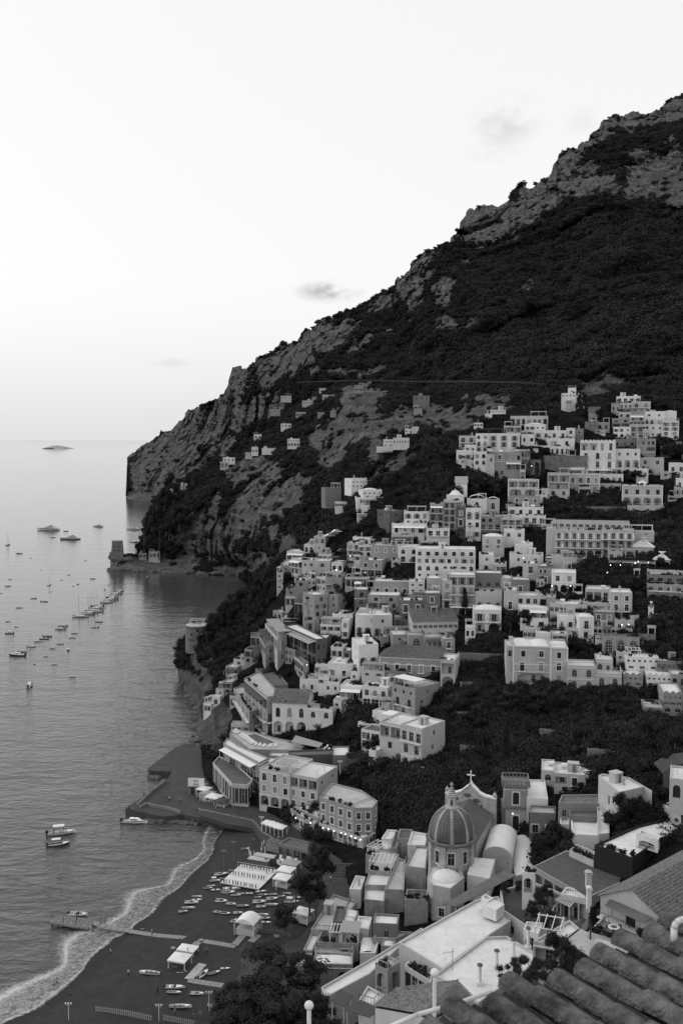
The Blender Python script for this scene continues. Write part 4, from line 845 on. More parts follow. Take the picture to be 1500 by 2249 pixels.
H('T2', 600, 338, 780, 395, 0, 'w2', 0, 'terrace', 'white middle tier with a wide terrace under the blank hall', extras='r g3')
H('T2', 622, 390, 748, 445, 0, 'T3+w1', 0, 'terrace', 'white lower tier with lit doors above the stone retaining wall', extras='g4')
H('T2', 728, 270, 785, 360, 0, 'w1/w1', 0, 'dome', 'white narrow house with a vaulted top right of the blank hall')
H('T2', 785, 272, 842, 355, 0, 't1/-', 3, 'flat', 'dark narrow house with a single trimmed window near the woods')
H('T2', 820, 355, 1045, 590, 0, 'L2+w2/W3/W3/b3', 0, 'flat', 'tall white hotel with glazed top corner and rows of balcony doors', extras='x n4', name='hotel', dep=8)
H('T2', 1042, 342, 1182, 410, 0, 's2+w1', 3, 'flat', 'grey roof house right above the three-arched white house', extras='h')
H('T2', 1050, 408, 1208, 590, 0, 's3/A3/a3', 0, 'flat', 'white house with three great round arches at the right of the tall hotel', extras='g2')
H('T2', 1190, 340, 1312, 470, 0, 'w4/w1+L1/a1+w1', 2, 'flat', 'weathered grey house with laundry line and one great arch', wallm=M_old)
H('T2', 1205, 465, 1365, 565, 0, 'w2/-', 1, 'terrace', 'weathered pale terrace block under the laundry house', extras='g4')
H('T2', 1318, 342, 1448, 385, 0, 'a2', 3, 'flat', 'dark terrace house with two blind arches and a white cornice', extras='u')
H('T2', 1350, 388, 1500, 460, 0, 's1+t1', 4, 'flat', 'dark plain house with a single trimmed window near the right edge')
H('T2', 1405, 500, 1560, 570, 0, 'w3', 0, 'terrace', 'white low house under the dark plain one at the right edge', extras='r')
H('T2', 1450, 600, 1560, 680, 0, 's2', 0, 'flat', 'white cube house at the right edge above the palms')
H('T2', 1440, 660, 1560, 720, 0, 'w3', 1, 'terrace', 'pale terrace house under the white cube house at the right edge', extras='g3')
H('T2', 605, 568, 748, 725, 0, 'L2/L1/w2', 1, 'flat', 'pale house with two deep balconies and white cornice below the retaining wall')
H('T2', 748, 572, 945, 700, 0, 'T4/w2+b1', 1, 'flat', 'long pale palace with four trimmed balcony doors', trimmed=True, extras='u h')
H('T2', 945, 572, 1100, 640, 0, 'w4', 0, 'terrace', 'white terrace house with planted steps right of the long palace', extras='r g4 P2')
H('T2', 945, 635, 1085, 690, 0, 'w2+L1', 1, 'terrace', 'lower white terrace with stone steps right of the long palace', extras='g3')
H('T2', 1098, 648, 1355, 785, 0, 'w4/A4', 1, 'flat', 'villa with small dome and a row of four shell shaped arches', extras='d u g5')
H('T2', 1135, 783, 1390, 830, 0, 's3', 1, 'terrace', 'plain base storey with three small windows under the domed villa', extras='r', dep=4)
H('T2', 345, 608, 545, 720, 0, 'L3/A2', 1, 'flat', 'pale villa with deep balcony over two round arched rooms', extras='u')
H('T2', 375, 718, 552, 770, 0, 't3', 2, 'terrace', 'grey base of the villa with three trimmed windows', extras='r', dep=5)
H('T2', 75, 735, 205, 808, 0, 'a1', 0, 'vault', 'white barrel vaulted house with one arched window under a roof pergola', extras='p2')
H('T2', 205, 740, 288, 815, 0, 'a1', 1, 'vault', 'grey fronted barrel vaulted house with one barred arch window')
H('T2', 0, 632, 76, 695, 0, 's1', 0, 'gable', 'small white gabled cottage with a grey roof left of the thicket', roofm=M_roof[1])
H('T2', -60, 710, 55, 800, 0, 'w3', 0, 'dome', 'white house with small turret top left of the barrel vaulted ones', extras='d k')
H('T2', 2, 790, 64, 985, 0, 'w1/a1/A1', 4, 'flat', 'narrow dark house with white trimmed arch windows', trimmed=True)
H('T2', 66, 805, 165, 1000, 0, 'A2/w2/w2', 0, 'flat', 'tall white house with two arched openings near its top', extras='c')
H('T2', 345, 790, 575, 850, 0, 'w4', 0, 'terrace', 'white terraced house with small upper windows and wide eaves', extras='k h')
H('T2', 345, 845, 590, 900, 0, 'b5', 0, 'terrace', 'lower tier of balconies of the white terraced house', extras='g5')
H('T2', 158, 850, 300, 940, 0, 'w3/b3', 2, 'flat', 'grey terraced house with pale flat roof left of the porch house')
H('T2', 300, 862, 438, 950, 0, 'L3/b3', 1, 'flat', 'pale porch house with striped parasols, left of the big terraced hotel', extras='Q1')
H('T2', 175, 985, 318, 1115, 0, 'W2/s2/s1', 1, 'dome', 'cream house with two balcony doors and a white vaulted roof', trimmed=True)
H('T2', 318, 945, 452, 1040, 0, 'w2/-', 0, 'flat', 'white house with two dark windows right of the cream vaulted one', extras='c')
H('T2', 388, 1040, 500, 1110, 0, 's1', 0, 'flat', 'blank white cubic house with a bright roof in the middle right')
H('T2', 595, 930, 655, 1115, 0, '-', 1, 'flat', 'blank vine covered end wall of the terraced hotel', dep=10)
H('T2', 655, 940, 958, 1115, 0, 'B6/B6/B6', 1, 'terrace', 'left half of the big terraced hotel with sloping balcony partitions', name='hotel', extras='g8', style='w', dep=7)
H('T2', 960, 940, 1165, 1115, 0, 'B4/A4/B4', 1, 'terrace', 'right half of the big terraced hotel with a row of dark arches', name='hotel', extras='g5', style='w', dep=7)
H('T2', 640, 885, 1135, 945, 0, 'r12', 1, 'flat', 'glazed rooftop restaurant of the big terraced hotel with scalloped awnings', extras='x r', dep=6, name='restaurant', Y=381)
H('T2', 1165, 1055, 1300, 1115, 0, 'w3', 1, 'hip', 'pavilion with a curved tent shaped pale roof beside the terraced hotel', roofm=M_trim, dep=11, name='pavilion')
H('T2', 590, 1128, 782, 1200, 0, 'a3', 4, 'flat', 'dark house with three white rimmed arched windows under the hotel', trimmed=True, style='w')
H('T2', 780, 1128, 860, 1195, 0, 'c1', 2, 'flat', 'grey end of the dark house with a half round window')
H('T3', 205, 195, 298, 305, 0, 's1/a1', 0, 'flat', 'white cubic house left of the deep porch house')
H('T3', 298, 255, 378, 330, 0, 'L2', 1, 'flat', 'small deep porch house under a bright roof')
H('T3', 455, 130, 545, 200, 0, '-', 0, 'flat', 'bright white hut roof right of the blank cubic house')
H('T3', 400, 195, 610, 260, 0, 's2', 0, 'terrace', 'white terrace house with a lamp and a roof well', extras='g2 h')
H('T3', 482, 252, 582, 372, 0, 'W1/-', 1, 'flat', 'pale house with a single large balcony door', extras='g3')
H('T3', 582, 268, 665, 380, 0, 'w3/a1', 3, 'flat', 'dark house with white roof and a rimmed porch arch', trimmed=True)
H('T3', 665, 308, 815, 440, 0, 'w2/A3', 0, 'flat', 'small white palace with buttresses and a wide middle arch', extras='u')
H('T3', 665, 210, 820, 300, 0, '-', 1, 'terrace', 'plain terrace wall behind the small white palace')
H('T3', 182, 312, 348, 445, 0, '-/a2+w1/L2', 3, 'flat', 'dark tall house with chimney pots and two barred arched windows', style='w')
H('T3', 182, 430, 350, 540, 0, '-/w3', 1, 'terrace', 'pale three-window house below the dark tall one', extras='r g3', style='w')
H('T3', 165, 545, 345, 690, 0, 'b2/A2', 0, 'dome', 'white domed house with double balcony doors over two arches', style='o')
H('T3', 362, 420, 445, 545, 0, 'T1', 1, 'flat', 'pale blank house with one trimmed balcony door')
H('T3', 345, 345, 412, 425, 0, 'w1', 1, 'dome', 'small rounded pale house between the dark tall house and the stairs')
H('T3', 412, 355, 525, 445, 0, 't1', 3, 'flat', 'dark box house with a snow white roof and one trimmed window')
H('T3', 445, 455, 635, 520, 0, 'w3+L1', 1, 'flat', 'low pale house with red tiled arch and several vents', extras='c c')
H('T3', 632, 465, 690, 560, 0, '-', 2, 'flat', 'small grey annex wall right of the low pale house')
H('T3', 455, 530, 642, 600, 0, 'L3', 0, 'flat', 'white house with a dark tripartite loggia', extras='n1')
H('T3', 468, 600, 642, 660, 0, 'w1+b1', 0, 'terrace', 'lower storey of the tripartite loggia house', extras='r')
H('T3', 655, 508, 885, 590, -4, 'r8', 1, 'flat', 'glass walled terrace room under a wide pale roof', dep=9)
H('T3', 700, 585, 810, 690, 0, 's1+T1', 0, 'flat', 'white house with small arch and rounded gable below the glass room')
H('T3', 838, 590, 930, 740, 14, 'W1/w1', 0, 'dome', 'white cubic house with a crown shaped skylight', side_px=32, side=['w1', 'L1'])
H('T3', 758, 660, 838, 740, 0, 'A1', 1, 'flat', 'pale arched gateway left of the crown skylight cube')
H('T3', 880, 415, 1030, 500, -2, 'L2+w1', 1, 'flat', 'wide pale house with dark glazed veranda and grey screens', extras='k r')
H('T3', 865, 500, 1055, 560, -2, 'w4', 1, 'terrace', 'second tier of the veranda house with shuttered doors', extras='g3', style='s')
H('T3', 930, 558, 1060, 665, -2, 't2/L2', 3, 'terrace', 'darker lower tier of the veranda house with two trimmed windows', extras='r')
H('T3', 1040, 435, 1170, 610, 6, 't2/T2/L2', 1, 'flat', 'tall pale corner house with two rows of trimmed windows', side_px=18, trimmed=True)
H('T3', 930, 655, 1068, 695, 0, 'A5', 1, 'terrace', 'low white wall with five small round arches', dep=3, name='arcade_wall')
H('T3', 1065, 610, 1185, 690, 0, 's1+L1', 1, 'terrace', 'lamp lit terrace at the foot of the pale corner house', extras='g2')
H('T3', 990, 715, 1215, 830, 3, 'g3', 1, 'flat', 'long weathered hall with three tall grid windows and a dark flat roof', side_px=40, side=['-'], wallm=M_old, roofm=M_roof[2], name='hall', ext=5)
H('T3', 1215, 700, 1320, 800, 0, 's3+w1', 3, 'flat', 'dark ruined house behind the hall of grid windows', wallm=M_stone)
H('T3', 1275, 535, 1308, 650, 0, 's1/s1', 0, 'flat', 'slender white stair tower on the dark ravine slope', dep=3)
H('T3', 1300, 590, 1360, 655, 0, '-', 1, 'flat', 'white ramp wall beside the slender stair tower', dep=4)
H('T3', 420, 775, 655, 1012, 4, 'w1+W1/W2/A1+-0', 1, 'domes', 'great white villa above the ravine with two swelling roof domes', trimmed=True, extras='u', name='villa', dep=13)
H('T3', 655, 785, 765, 1015, 4, 't1/a1/s1', 1, 'flat', 'right wing of the great villa with rimmed windows and wide cornice', trimmed=True, extras='u r', name='villa', dep=13)
H('T3', 378, 775, 420, 1000, 4, 'w1/-/-', 1, 'flat', 'narrow buttressed left end of the great villa', dep=10, name='villa')
H('T3', 565, 690, 660, 775, 0, '-', 0, 'flat', 'square white rooftop house behind the great villa', Y=322, extras='r')
H('T3', 665, 695, 765, 790, 0, 'L1/w2', 1, 'flat', 'stepped terraces house behind the right wing of the great villa', extras='r g2', Y=320)
H('T3', 485, 665, 590, 745, 0, 'r4', 1, 'flat', 'low glazed roof lodge behind the great villa', extras='r', Y=327)
H('T3', 590, 625, 700, 665, 0, 'r3', 1, 'flat', 'bright skylight lodge behind the square rooftop house', Y=332)
H('T3', 765, 900, 942, 1055, 4, 'a2/a2', 1, 'flat', 'pale house with four great arched windows right of the villa', side_px=None, style='g', extras='r')
H('T3', 945, 860, 1050, 960, 4, 'a1+s1', 1, 'flat', 'pale tower house with one grid arch window and rounded gable')
H('T3', 942, 950, 1105, 1050, 3, 'a2', 1, 'terrace', 'terrace house with two wide arched windows under a long balustrade', style='g', extras='r')
H('T3', 1138, 845, 1338, 935, 8, 'c6/r3', 0, 'flat', 'white house with a row of tiny arches over strip windows', side_px=60, side=['-', 's1'])
H('T3', 1335, 870, 1485, 940, 6, 'r5', 3, 'flat', 'low dark house with a pale roof and a comb of grey windows')
H('T3', 1122, 958, 1240, 1035, 6, 'c4/r2', 2, 'flat', 'grey scalloped house with strip windows, left of its white twin', extras='x')
H('T3', 1270, 960, 1420, 1040, 6, 'c5/r3', 0, 'flat', 'white scalloped twin house with a row of tiny arches', extras='x', side_px=28)
H('T3', 1420, 955, 1520, 1035, 6, 'a2', 2, 'flat', 'grey rounded house at the right edge with arched windows')
H('T3', 1372, 1075, 1490, 1200, 8, 'c4/r3/a2', 2, 'flat', 'grey scalloped house lowest on the right edge of the hill', extras='x', side_px=40)
H('T3', 1250, 1165, 1372, 1215, 6, 'a2', 2, 'terrace', 'curved terrace with two dark arches and a small vaulted roof', extras='r', wallm=M_old)
H('TA', 1050, 590, 1600, 660, 0, 'L4', 1, 'terrace', 'planted roof storey of the dark ivy hotel at the right edge', extras='g9 N1', name='hotel')
H('TA', 1045, 655, 1600, 770, 0, 'b5', 3, 'terrace', 'ivy covered upper balcony storey of the hotel at the right edge', name='hotel', extras='g9')
H('TA', 1045, 770, 1600, 870, 0, 'a5', 2, 'terrace', 'arched window storey of the hotel at the right edge', name='hotel', extras='g6')
H('TA', 1050, 870, 1600, 1000, 0, 'A4', 3, 'terrace', 'dark vaulted garage row with parked scooters at the right edge', name='garage', wallm=M_stone)
H('TA', 560, 470, 1130, 590, 0, 'L6', 3, 'dark', 'lamp lit garden restaurant under a dark vine roof beside the hotel', name='restaurant', extras='g9')
H('TA', 1130, 460, 1320, 530, 0, 'L2', 0, 'hip', 'small white tent roofed pavilion right of the lamp lit restaurant', roofm=M_trim, name='pavilion')
H('TA', 785, 665, 945, 720, 0, 'L2', 3, 'flat', 'low dark garden shed with a thin white roof edge', name='shed')
H('T5', 775, 245, 1145, 385, 12, 'r9/w3+s1+f3', 1, 'shed', 'long house with a glazed upper gallery and grey tile roof, right of the laundry terraces', side_px=None, extras='k', roofm=M_tile)
H('T5', 738, 355, 870, 500, 10, 'g1', 2, 'terrace', 'grey house with one great arched balcony window', extras='r')
H('T5', 870, 370, 1018, 500, 10, 'r2/-', 2, 'terrace', 'grey house with two dark awning windows right of the great arched one', extras='m1')
H('T5', 1018, 385, 1118, 535, 10, 'T1/s1', 2, 'flat', 'grey buttressed end house with one small balcony door', side_px=30, side=['-'])
H('T5', 608, 350, 735, 480, 8, 's1/s1+-0', 2, 'flat', 'plain grey house with two square windows beside the vent grille', wallm=M_wall[2])
H('T5', 548, 285, 752, 345, 8, 'L2', 2, 'flat', 'house with laundry hung over a dark porch', extras='k')
H('T5', 445, 190, 605, 370, 8, 's1+-0/A2', 1, 'flat', 'broad pale house with chimney pots behind the vine wall', side_px=40, extras='c h')
H('T5', 328, 430, 490, 695, 12, '-/A2/s2', 0, 'flat', 'white house with two big round arches and a cluttered roof', side_px=60, extras='h c g4 y')
H('T5', 495, 545, 1090, 668, -9, 'T6', 2, 'hip', 'very long palace under a tiled hip roof with six balcony doors', trimmed=True, dep=11, roofm=M_tile, extras='u', name='palace', ext=4)
H('T5', 1000, 560, 1120, 790, -9, 'L1/A1', 1, 'flat', 'pale corner pavilion with a dark arch at the right end of the long palace', side_px=40)
H('T5', 495, 650, 720, 740, -16, 'w5', 3, 'terrace', 'shaded lower storey of the long palace behind the terrace', extras='g5')
H('T5', 600, 775, 790, 1010, -42, 's3/W2/a1', 2, 'terrace', 'terrace house with a white slatted pergola on its flat roof', side_px=None, dep=12, extras='r P3 g4')
H('T5', 175, 775, 360, 960, -14, 'f4/A2', 0, 'flat', 'white house with a glazed veranda over two arches', extras='n1')
H('T5', 360, 780, 565, 960, -20, 'w1+W2/f3', 0, 'flat', 'white house wing with two balcony doors and a skylight', side_px=None, extras='h g4')
H('T5', 120, 890, 180, 960, -14, 's1', 0, 'flat', 'tiny white lodge with one arched hole left of the veranda house', dep=5)
H('T5', 75, 590, 340, 720, -14, 'w1+T1+s1', 0, 'flat', 'long low white house with a bright flat roof and parapet chair', extras='k y')
H('T5', -30, 600, 75, 700, -14, 's2+L1', 0, 'flat', 'white left end of the long low house with a dark porch roof', extras='m1')
H('T5', 260, 655, 385, 740, -14, 's2', 0, 'flat', 'small white roof house stepped in front of the long low one', extras='g5')
H('T4', 895, 420, 1100, 545, -14, 's3', 0, 'terrace', 'white terrace block with three small windows above the tile roofed villa', extras='g4 r')
H('T4', 1095, 440, 1220, 540, -14, 's2', 0, 'terrace', 'curved white terrace left of the veranda house', extras='g4')
H('T5', 672, 1105, 845, 1465, -38, 'b3/a2/a2', 1, 'flat', 'big white roofed house over the ravine with two rows of arched windows', side_px=None, dep=11, extras='h k', name='house', style='w', facs={1: ['s1', 's1+-0', 's1']})
H('T5', 500, 1080, 672, 1420, -32, 'L2/w1/-', 1, 'flat', 'pale left block of the big white roofed house with a roof pergola', extras='P1', dep=11)
H('T5', 350, 1140, 500, 1285, -28, 'L2/L2', 0, 'dark', 'open white loggia with a dark flat roof left of the big ravine house', dep=7, extras='r')
H('T5', 440, 1000, 700, 1110, -35, '-/s3', 0, 'flat', 'long white roof house stepping up behind the big ravine house', dep=8, extras='h c')
H('T4', 668, 618, 955, 870, -12, 'a3/A3', 0, 'gable', 'white villa with a dark tiled roof and a long arcaded balcony', dep=12, roofm=M_tile, extras='g5', name='villa', ext=5)
H('T4', 950, 660, 1165, 830, -16, 'a2/-', 0, 'terrace', 'right end of the tiled villa with a cantilevered terrace', extras='g6 r', name='villa')
RP('T4', [(440, 410), (625, 565), (735, 540), (560, 350)], None, 13, 'L6/b6/b6', 2, 'terrace', 'long stepped hotel facing the sea with angled balconies and loungers', extras='m1 g4', name='hotel', facs={1: ['w1', 'b2', 'A2']})
RP('T4', [(530, 330), (650, 470), (800, 460), (690, 330)], None, 6, 'f8', 3, 'dark', 'dark felt roofed upper storey of the long stepped hotel', name='hotel')
RP('T4', [(350, 490), (480, 690), (560, 660), (430, 470)], None, 7, 'b4/L5', 2, 'terrace', 'lower balcony tier of the long stepped hotel', extras='g8', name='hotel')
H('T4', 350, 255, 445, 350, -22, 'w1/-', 1, 'flat', 'pale seaward house with a light flat roof on the cliff stair')
H('T4', 410, 228, 480, 300, -22, 'w2', 1, 'terrace', 'tiny roof pool house on the cliff edge stair', extras='r')
H('T4', 285, 315, 380, 430, -26, 'L2/w1', 2, 'flat', 'narrow grey house on the cliff edge under a dark canopy', extras='m1')
H('T4', 440, 175, 545, 290, -20, 'L2/w2', 2, 'flat', 'stacked grey house with outside stairs on the cliff edge', extras='g5')
H('T4', 490, 60, 680, 170, -24, 'L4', 3, 'dark', 'dark canopied terrace house jutting out over the cliff', extras='r')
H('T4', 205, 500, 270, 600, -24, 's1/-', 1, 'flat', 'small bright hut with a pale curtain wall on the rocks')
H('T4', 255, 440, 340, 540, -24, 'L1/w1', 2, 'flat', 'small terraced cabin on the rock stair')
H('T4', 105, 620, 165, 735, -36, 'L1/-', 0, 'flat', 'lone white fisher hut on the rock shoulder nearest the sea', extras='q1')
H('T4', 175, 560, 240, 640, -24, 'w1', 0, 'dome', 'white domed hut with a lamp on the rocks')
H('T4', 330, 790, 560, 870, -10, 'a5', 1, 'terrace', 'curved pale wall with small arched doors beside the pool', dep=4)
H('T4', 320, 555, 420, 640, -24, 'A2', 1, 'terrace', 'pale arched belvedere above the sea steps', dep=4)
RP('T4', [(318, 865), (480, 995), (800, 1000), (1060, 1030), (1230, 1010), (1200, 950), (800, 920), (700, 900), (520, 850), (350, 820)], None, 5, '-', 2, 'terrace', 'curved pool terrace of the waterfront hotel', name='pool_terrace', side=False, roofm=M_roof[1])
TERR = dict(LAST)
RP('T4', [(265, 945), (560, 1105), (640, 1065), (400, 965), (300, 900)], None, 9, 'L6/f6/b6', 2, 'flat', 'curved left wing of the waterfront hotel with a white slatted awning roof', extras='n1', name='hotel', facs={1: ['L2', 'w2']})
RP('T4', [(180, 1105), (335, 1280), (470, 1290), (510, 1240), (370, 1110), (230, 1050)], None, 6, 'f8', 1, 'dark', 'rounded glazed restaurant pavilion with a dark roof above the quay', name='restaurant', roofm=M_roof[2], facs={1: ['f5'], 2: ['f2']}, extras='')
H('T4', 562, 1170, 815, 1475, -30, 'a1+t2/w3/A3', 1, 'terrace', 'left half of the pale waterfront hotel with three dark arches at its foot', trimmed=True, extras='q2 g6', dep=14, name='hotel')
H('T4', 805, 1215, 1040, 1500, -30, 'L3/t3/w3', 1, 'flat', 'right half of the pale waterfront hotel with glazed balconies', trimmed=True, extras='p3', dep=12, name='hotel')
H('T4', 640, 1050, 820, 1130, -10, 't2+-0', 2, 'flat', 'recessed upper storey of the waterfront hotel with two pale awnings', extras='n1', dep=8)
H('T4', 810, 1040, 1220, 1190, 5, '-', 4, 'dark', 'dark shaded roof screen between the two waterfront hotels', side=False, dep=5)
H('T4', 1165, 1045, 1300, 1200, 0, '-', 3, 'flat', 'pale roofed service tower beside the pool terrace stairs', extras='')
RP('T4', [(1055, 1390), (1340, 1480), (1495, 1475), (1535, 1420), (1400, 1330), (1160, 1270)], None, 10, 't4+-0/t4/t4', 2, 'terrace', 'grey waterfront hotel with a rounded end and white window frames', trimmed=True, name='hotel', extras='g8 r', facs={1: ['t2', 't2', 't2'], 2: ['t1', 't1', 't1']}, style='w')
R2 = dict(LAST)
RP('TC', [(0, 955), (560, 1160), (720, 1080), (120, 900)], None, 3.2, 'L9', 1, 'flat', 'long seafront restaurant under a pale slatted roof with lit tables', name='restaurant', extras='g6', facs={1: ['L2']}, roofm=M_trim)
RP('T4', [(850, 1465), (1050, 1560), (1090, 1480), (960, 1440)], None, 3.0, 'w4', 1, 'flat', 'low shop row with flower boxes and small lamps below the hotels', name='shop', extras='g5')
RP('B2', [(965, 660), (1160, 790), (1200, 760), (1020, 640)], None, 3.5, 'a3', 2, 'flat', 'little seafront shops with white rimmed doors', name='shop', extras='g6', trimmed=True)
H('T2', 582, 452, 862, 562, 0, '', 3, 'flat', 'great grey stone retaining wall below the blank white hall', dep=3, wallm=M_stone, name='retaining_wall', side=False, extras='')
for i, (x0, y0, x1, y1, lb) in enumerate([(1185, 1606, 1300, 1618, 'low terrace wall in the middle of the dark ravine'), (1000, 1566, 1105, 1577, 'terrace wall at the left of the ravine gardens'), (1290, 1650, 1400, 1662, 'terrace wall low on the right of the ravine'), (1010, 1436, 1110, 1446, 'garden wall left of the great villa'), (1215, 1112, 1370, 1122, 'long garden wall above the big terraced hotel'), (1010, 1500, 1100, 1508, 'thin garden wall halfway down left of the villa'), (1395, 1170, 1480, 1180, 'terrace wall on the dark slope right of the hotel'), (1010, 1640, 1090, 1652, 'rough stone wall behind the curved path'), (760, 1655, 812, 1690, 'stone wall beside the pool terrace stairs'), (555, 1418, 600, 1440, 'supporting wall in the seaward wood')]): H('P', x0, y0, x1, y1, 0, '', 3, 'flat', lb, dep=1.2, wallm=M_stone, name='terrace_wall', side=False, extras='', ext=1.5, roofm=M_stone)
def sheet(name, pts, z, m, kind='structure', th=0.0, tile='P'):
 w = [atz(*tp(tile, x, y), z) for x, y in pts]; b = MB(); pl = [(q.x, q.y) for q in w]
 if area(pl) < 0: pl.reverse()
 b.prism(pl, z - th, z) if th else b.add([(x, y, z) for x, y in pl], [tuple(range(len(pl)))])
 o = b.build(name, m)
 if kind: o['kind'] = kind
 return o
M_sand = mat('dark pebble sand', .038, .95, .22, .5, .25, bump=.4, bscale=6)
M_wet = mat('wet sand', .018, .7, .15, .5, spec=.2)
M_pave = mat('stone paving', .055, .9, .2, .4, .3)
M_quay = mat('quay concrete', .062, .9, .22, .35, .35)
M_rock = mat('shore rock', .09, .95, .35, .4, .3, bump=.6, bscale=1.2)
M_plank = mat('boardwalk planks', .24, .9, .15, 2)
WL = [(505, 1806), (497, 1812), (480, 1832), (468, 1853), (467, 1872), (452, 1893), (436, 1904), (420, 1918), (407, 1932), (395, 1948), (381, 1957), (362, 1966), (344, 1981), (328, 2010), (293, 2029), (277, 2047), (240, 2062), (208, 2090), (190, 2109), (178, 2132), (149, 2157), (99, 2194), (67, 2218), (0, 2246), (-60, 2275), (-260, 2380)]
IN = [(540, 1812), (560, 1822), (580, 1835), (600, 1850), (620, 1868), (640, 1885), (665, 1900), (690, 1920), (700, 1945), (705, 1965), (705, 1985), (700, 2000), (695, 2015), (690, 2035), (675, 2055), (665, 2075), (640, 2095), (610, 2120), (590, 2140), (575, 2160), (560, 2185), (540, 2215), (525, 2250), (500, 2330), (480, 2420), (300, 2650)]
def densify(P, k=6):
 P = np.array(P, float); t = np.arange(len(P)); tt = np.linspace(0, len(P) - 1, (len(P) - 1) * k + 1); q = np.stack([np.interp(tt, t, P[:, i]) for i in (0, 1)], -1)
 ker = np.array([1, 2, 3, 2, 1.]) / 9; r = q.copy()
 for i in (0, 1): r[2:-2, i] = np.convolve(q[:, i], ker, 'valid')
 return r
wl, inn = densify(WL), densify(IN); W3 = np.array([atz(x, y, 0.0) for x, y in wl]); I3 = np.array([atz(x, y, 2.3) for x, y in inn])
rows_ = 46; G = np.zeros((len(W3), rows_, 3)); tv = np.zeros((len(W3), rows_))
for j in range(rows_):
 if j < 5: u = (j - 5) * 2.2; d = (W3 - I3); d[:, 2] = 0; d /= np.linalg.norm(d, axis=1)[:, None]; G[:, j] = W3 - d * u * 1.0; G[:, j, 2] = -.10 * (5 - j) * 2.2
 else:
  t = (j - 5) / (rows_ - 6); G[:, j] = W3 * (1 - t) + I3 * t; L_ = np.linalg.norm(I3 - W3, axis=1) * t; G[:, j, 2] = np.minimum(2.3, L_ * .13) * .8 + t * .46 - .02
Q = G.reshape(-1, 3); Q[:, 2] += fbm(Q, 6, 3, 5) * .12 * np.clip(Q[:, 2], 0, 1)
me = bpy.data.meshes.new('beach'); idx = np.arange(len(Q)).reshape(len(W3), rows_)
fc = np.stack([idx[:-1, :-1], idx[1:, :-1], idx[1:, 1:], idx[:-1, 1:]], -1).reshape(-1, 4)
me.from_pydata(Q.tolist(), [], fc.tolist()); me.polygons.foreach_set('use_smooth', [True] * len(fc)); me.materials.append(M_sand); me.materials.append(M_wet)
mi = np.zeros((len(W3) - 1, rows_ - 1), int); mi[:, :9] = 1; me.polygons.foreach_set('material_index', mi.ravel()); link('beach', me)['kind'] = 'structure'
def beach_z(x, y):
 d = np.hypot(W3[:, 0] - x, W3[:, 1] - y); i = int(d.argmin()); return min(2.3, d[i] * .13) * .8 + .25
def surf_mat():
 m = bpy.data.materials.new('sea foam'); m.use_nodes = True; nt = m.node_tree; N = nt.nodes; L = nt.links; bs = N['Principled BSDF']; bs.inputs['Base Color'].default_value = (.62, .62, .62, 1); bs.inputs['Roughness'].default_value = .8
 at_ = N.new('ShaderNodeAttribute'); at_.attribute_name = 'foam'; geo = N.new('ShaderNodeNewGeometry')
 n = N.new('ShaderNodeTexNoise'); n.inputs['Scale'].default_value = .9; n.inputs['Detail'].default_value = 10; n.inputs['Roughness'].default_value = .7; n.inputs['Distortion'].default_value = 1.2; L.new(geo.outputs['Position'], n.inputs['Vector'])
 v = N.new('ShaderNodeTexVoronoi'); v.feature = 'DISTANCE_TO_EDGE'; v.inputs['Scale'].default_value = .8; L.new(geo.outputs['Position'], v.inputs['Vector'])
 a = N.new('ShaderNodeMath'); a.operation = 'ADD'; L.new(n.outputs[0], a.inputs[0]); L.new(at_.outputs['Fac'], a.inputs[1])
 b = N.new('ShaderNodeMath'); b.operation = 'MULTIPLY_ADD'; L.new(v.outputs[0], b.inputs[0]); b.inputs[1].default_value = -.25; L.new(a.outputs[0], b.inputs[2])
 r = N.new('ShaderNodeMapRange'); L.new(b.outputs[0], r.inputs[0]); r.inputs[1].default_value = .72; r.inputs[2].default_value = 1.3; L.new(r.outputs[0], bs.inputs['Alpha']); return m
M_foam = surf_mat(); nW = len(W3); cols = [-1.2, -.4, 0, 1.0, 2.2, 3.4, 4.4, 5.0, 5.4, 6.0, 7.0, 9.0]; fo = [.2, .56, .42, .36, .38, .40, .44, .58, .70, .52, .30, .0]
d = (W3 - I3); d[:, 2] = 0; d /= np.linalg.norm(d, axis=1)[:, None]; vs = []; fv = []
for i in range(nW):
 k = .35 + .65 * i / nW; wob = 1 + .25 * math.sin(i * .21) + .15 * math.sin(i * .077 + 2)
 for c, f in zip(cols, fo):
  q = W3[i] + d[i] * c * k * 1.5 * wob; vs.append((q[0], q[1], max(.06, -.13 * c + .12) + .04)); fv.append(f * (.55 + .5 * i / nW) + .04)
nc_ = len(cols); me = bpy.data.meshes.new('surf'); me.from_pydata(vs, [], [(i * nc_ + j, i * nc_ + j + 1, (i + 1) * nc_ + j + 1, (i + 1) * nc_ + j) for i in range(nW - 1) for j in range(nc_ - 1)])
a_ = me.attributes.new('foam', 'FLOAT', 'POINT'); a_.data.foreach_set('value', fv); me.materials.append(M_foam); link('surf', me)['kind'] = 'stuff'
sheet('quay', [(276, 1775), (325, 1786), (347, 1791), (365, 1793), (400, 1788), (440, 1796), (505, 1809), (620, 1850), (640, 1700), (470, 1640), (408, 1633), (386, 1641), (325, 1688), (330, 1693), (378, 1694), (372, 1706), (366, 1716)], 1.9, M_quay, th=3.0)
sheet('promenade', [(440, 1790), (500, 1809), (556, 1819), (577, 1846), (612, 1868), (655, 1884), (700, 1905), (705, 1965), (695, 2010), (660, 2060), (600, 2075), (565, 2088), (535, 2112), (520, 2150), (510, 2200), (495, 2249), (450, 2420), (900, 2420), (900, 1900), (880, 1800), (640, 1740), (470, 1715)], 3.0, M_pave, th=1.2)
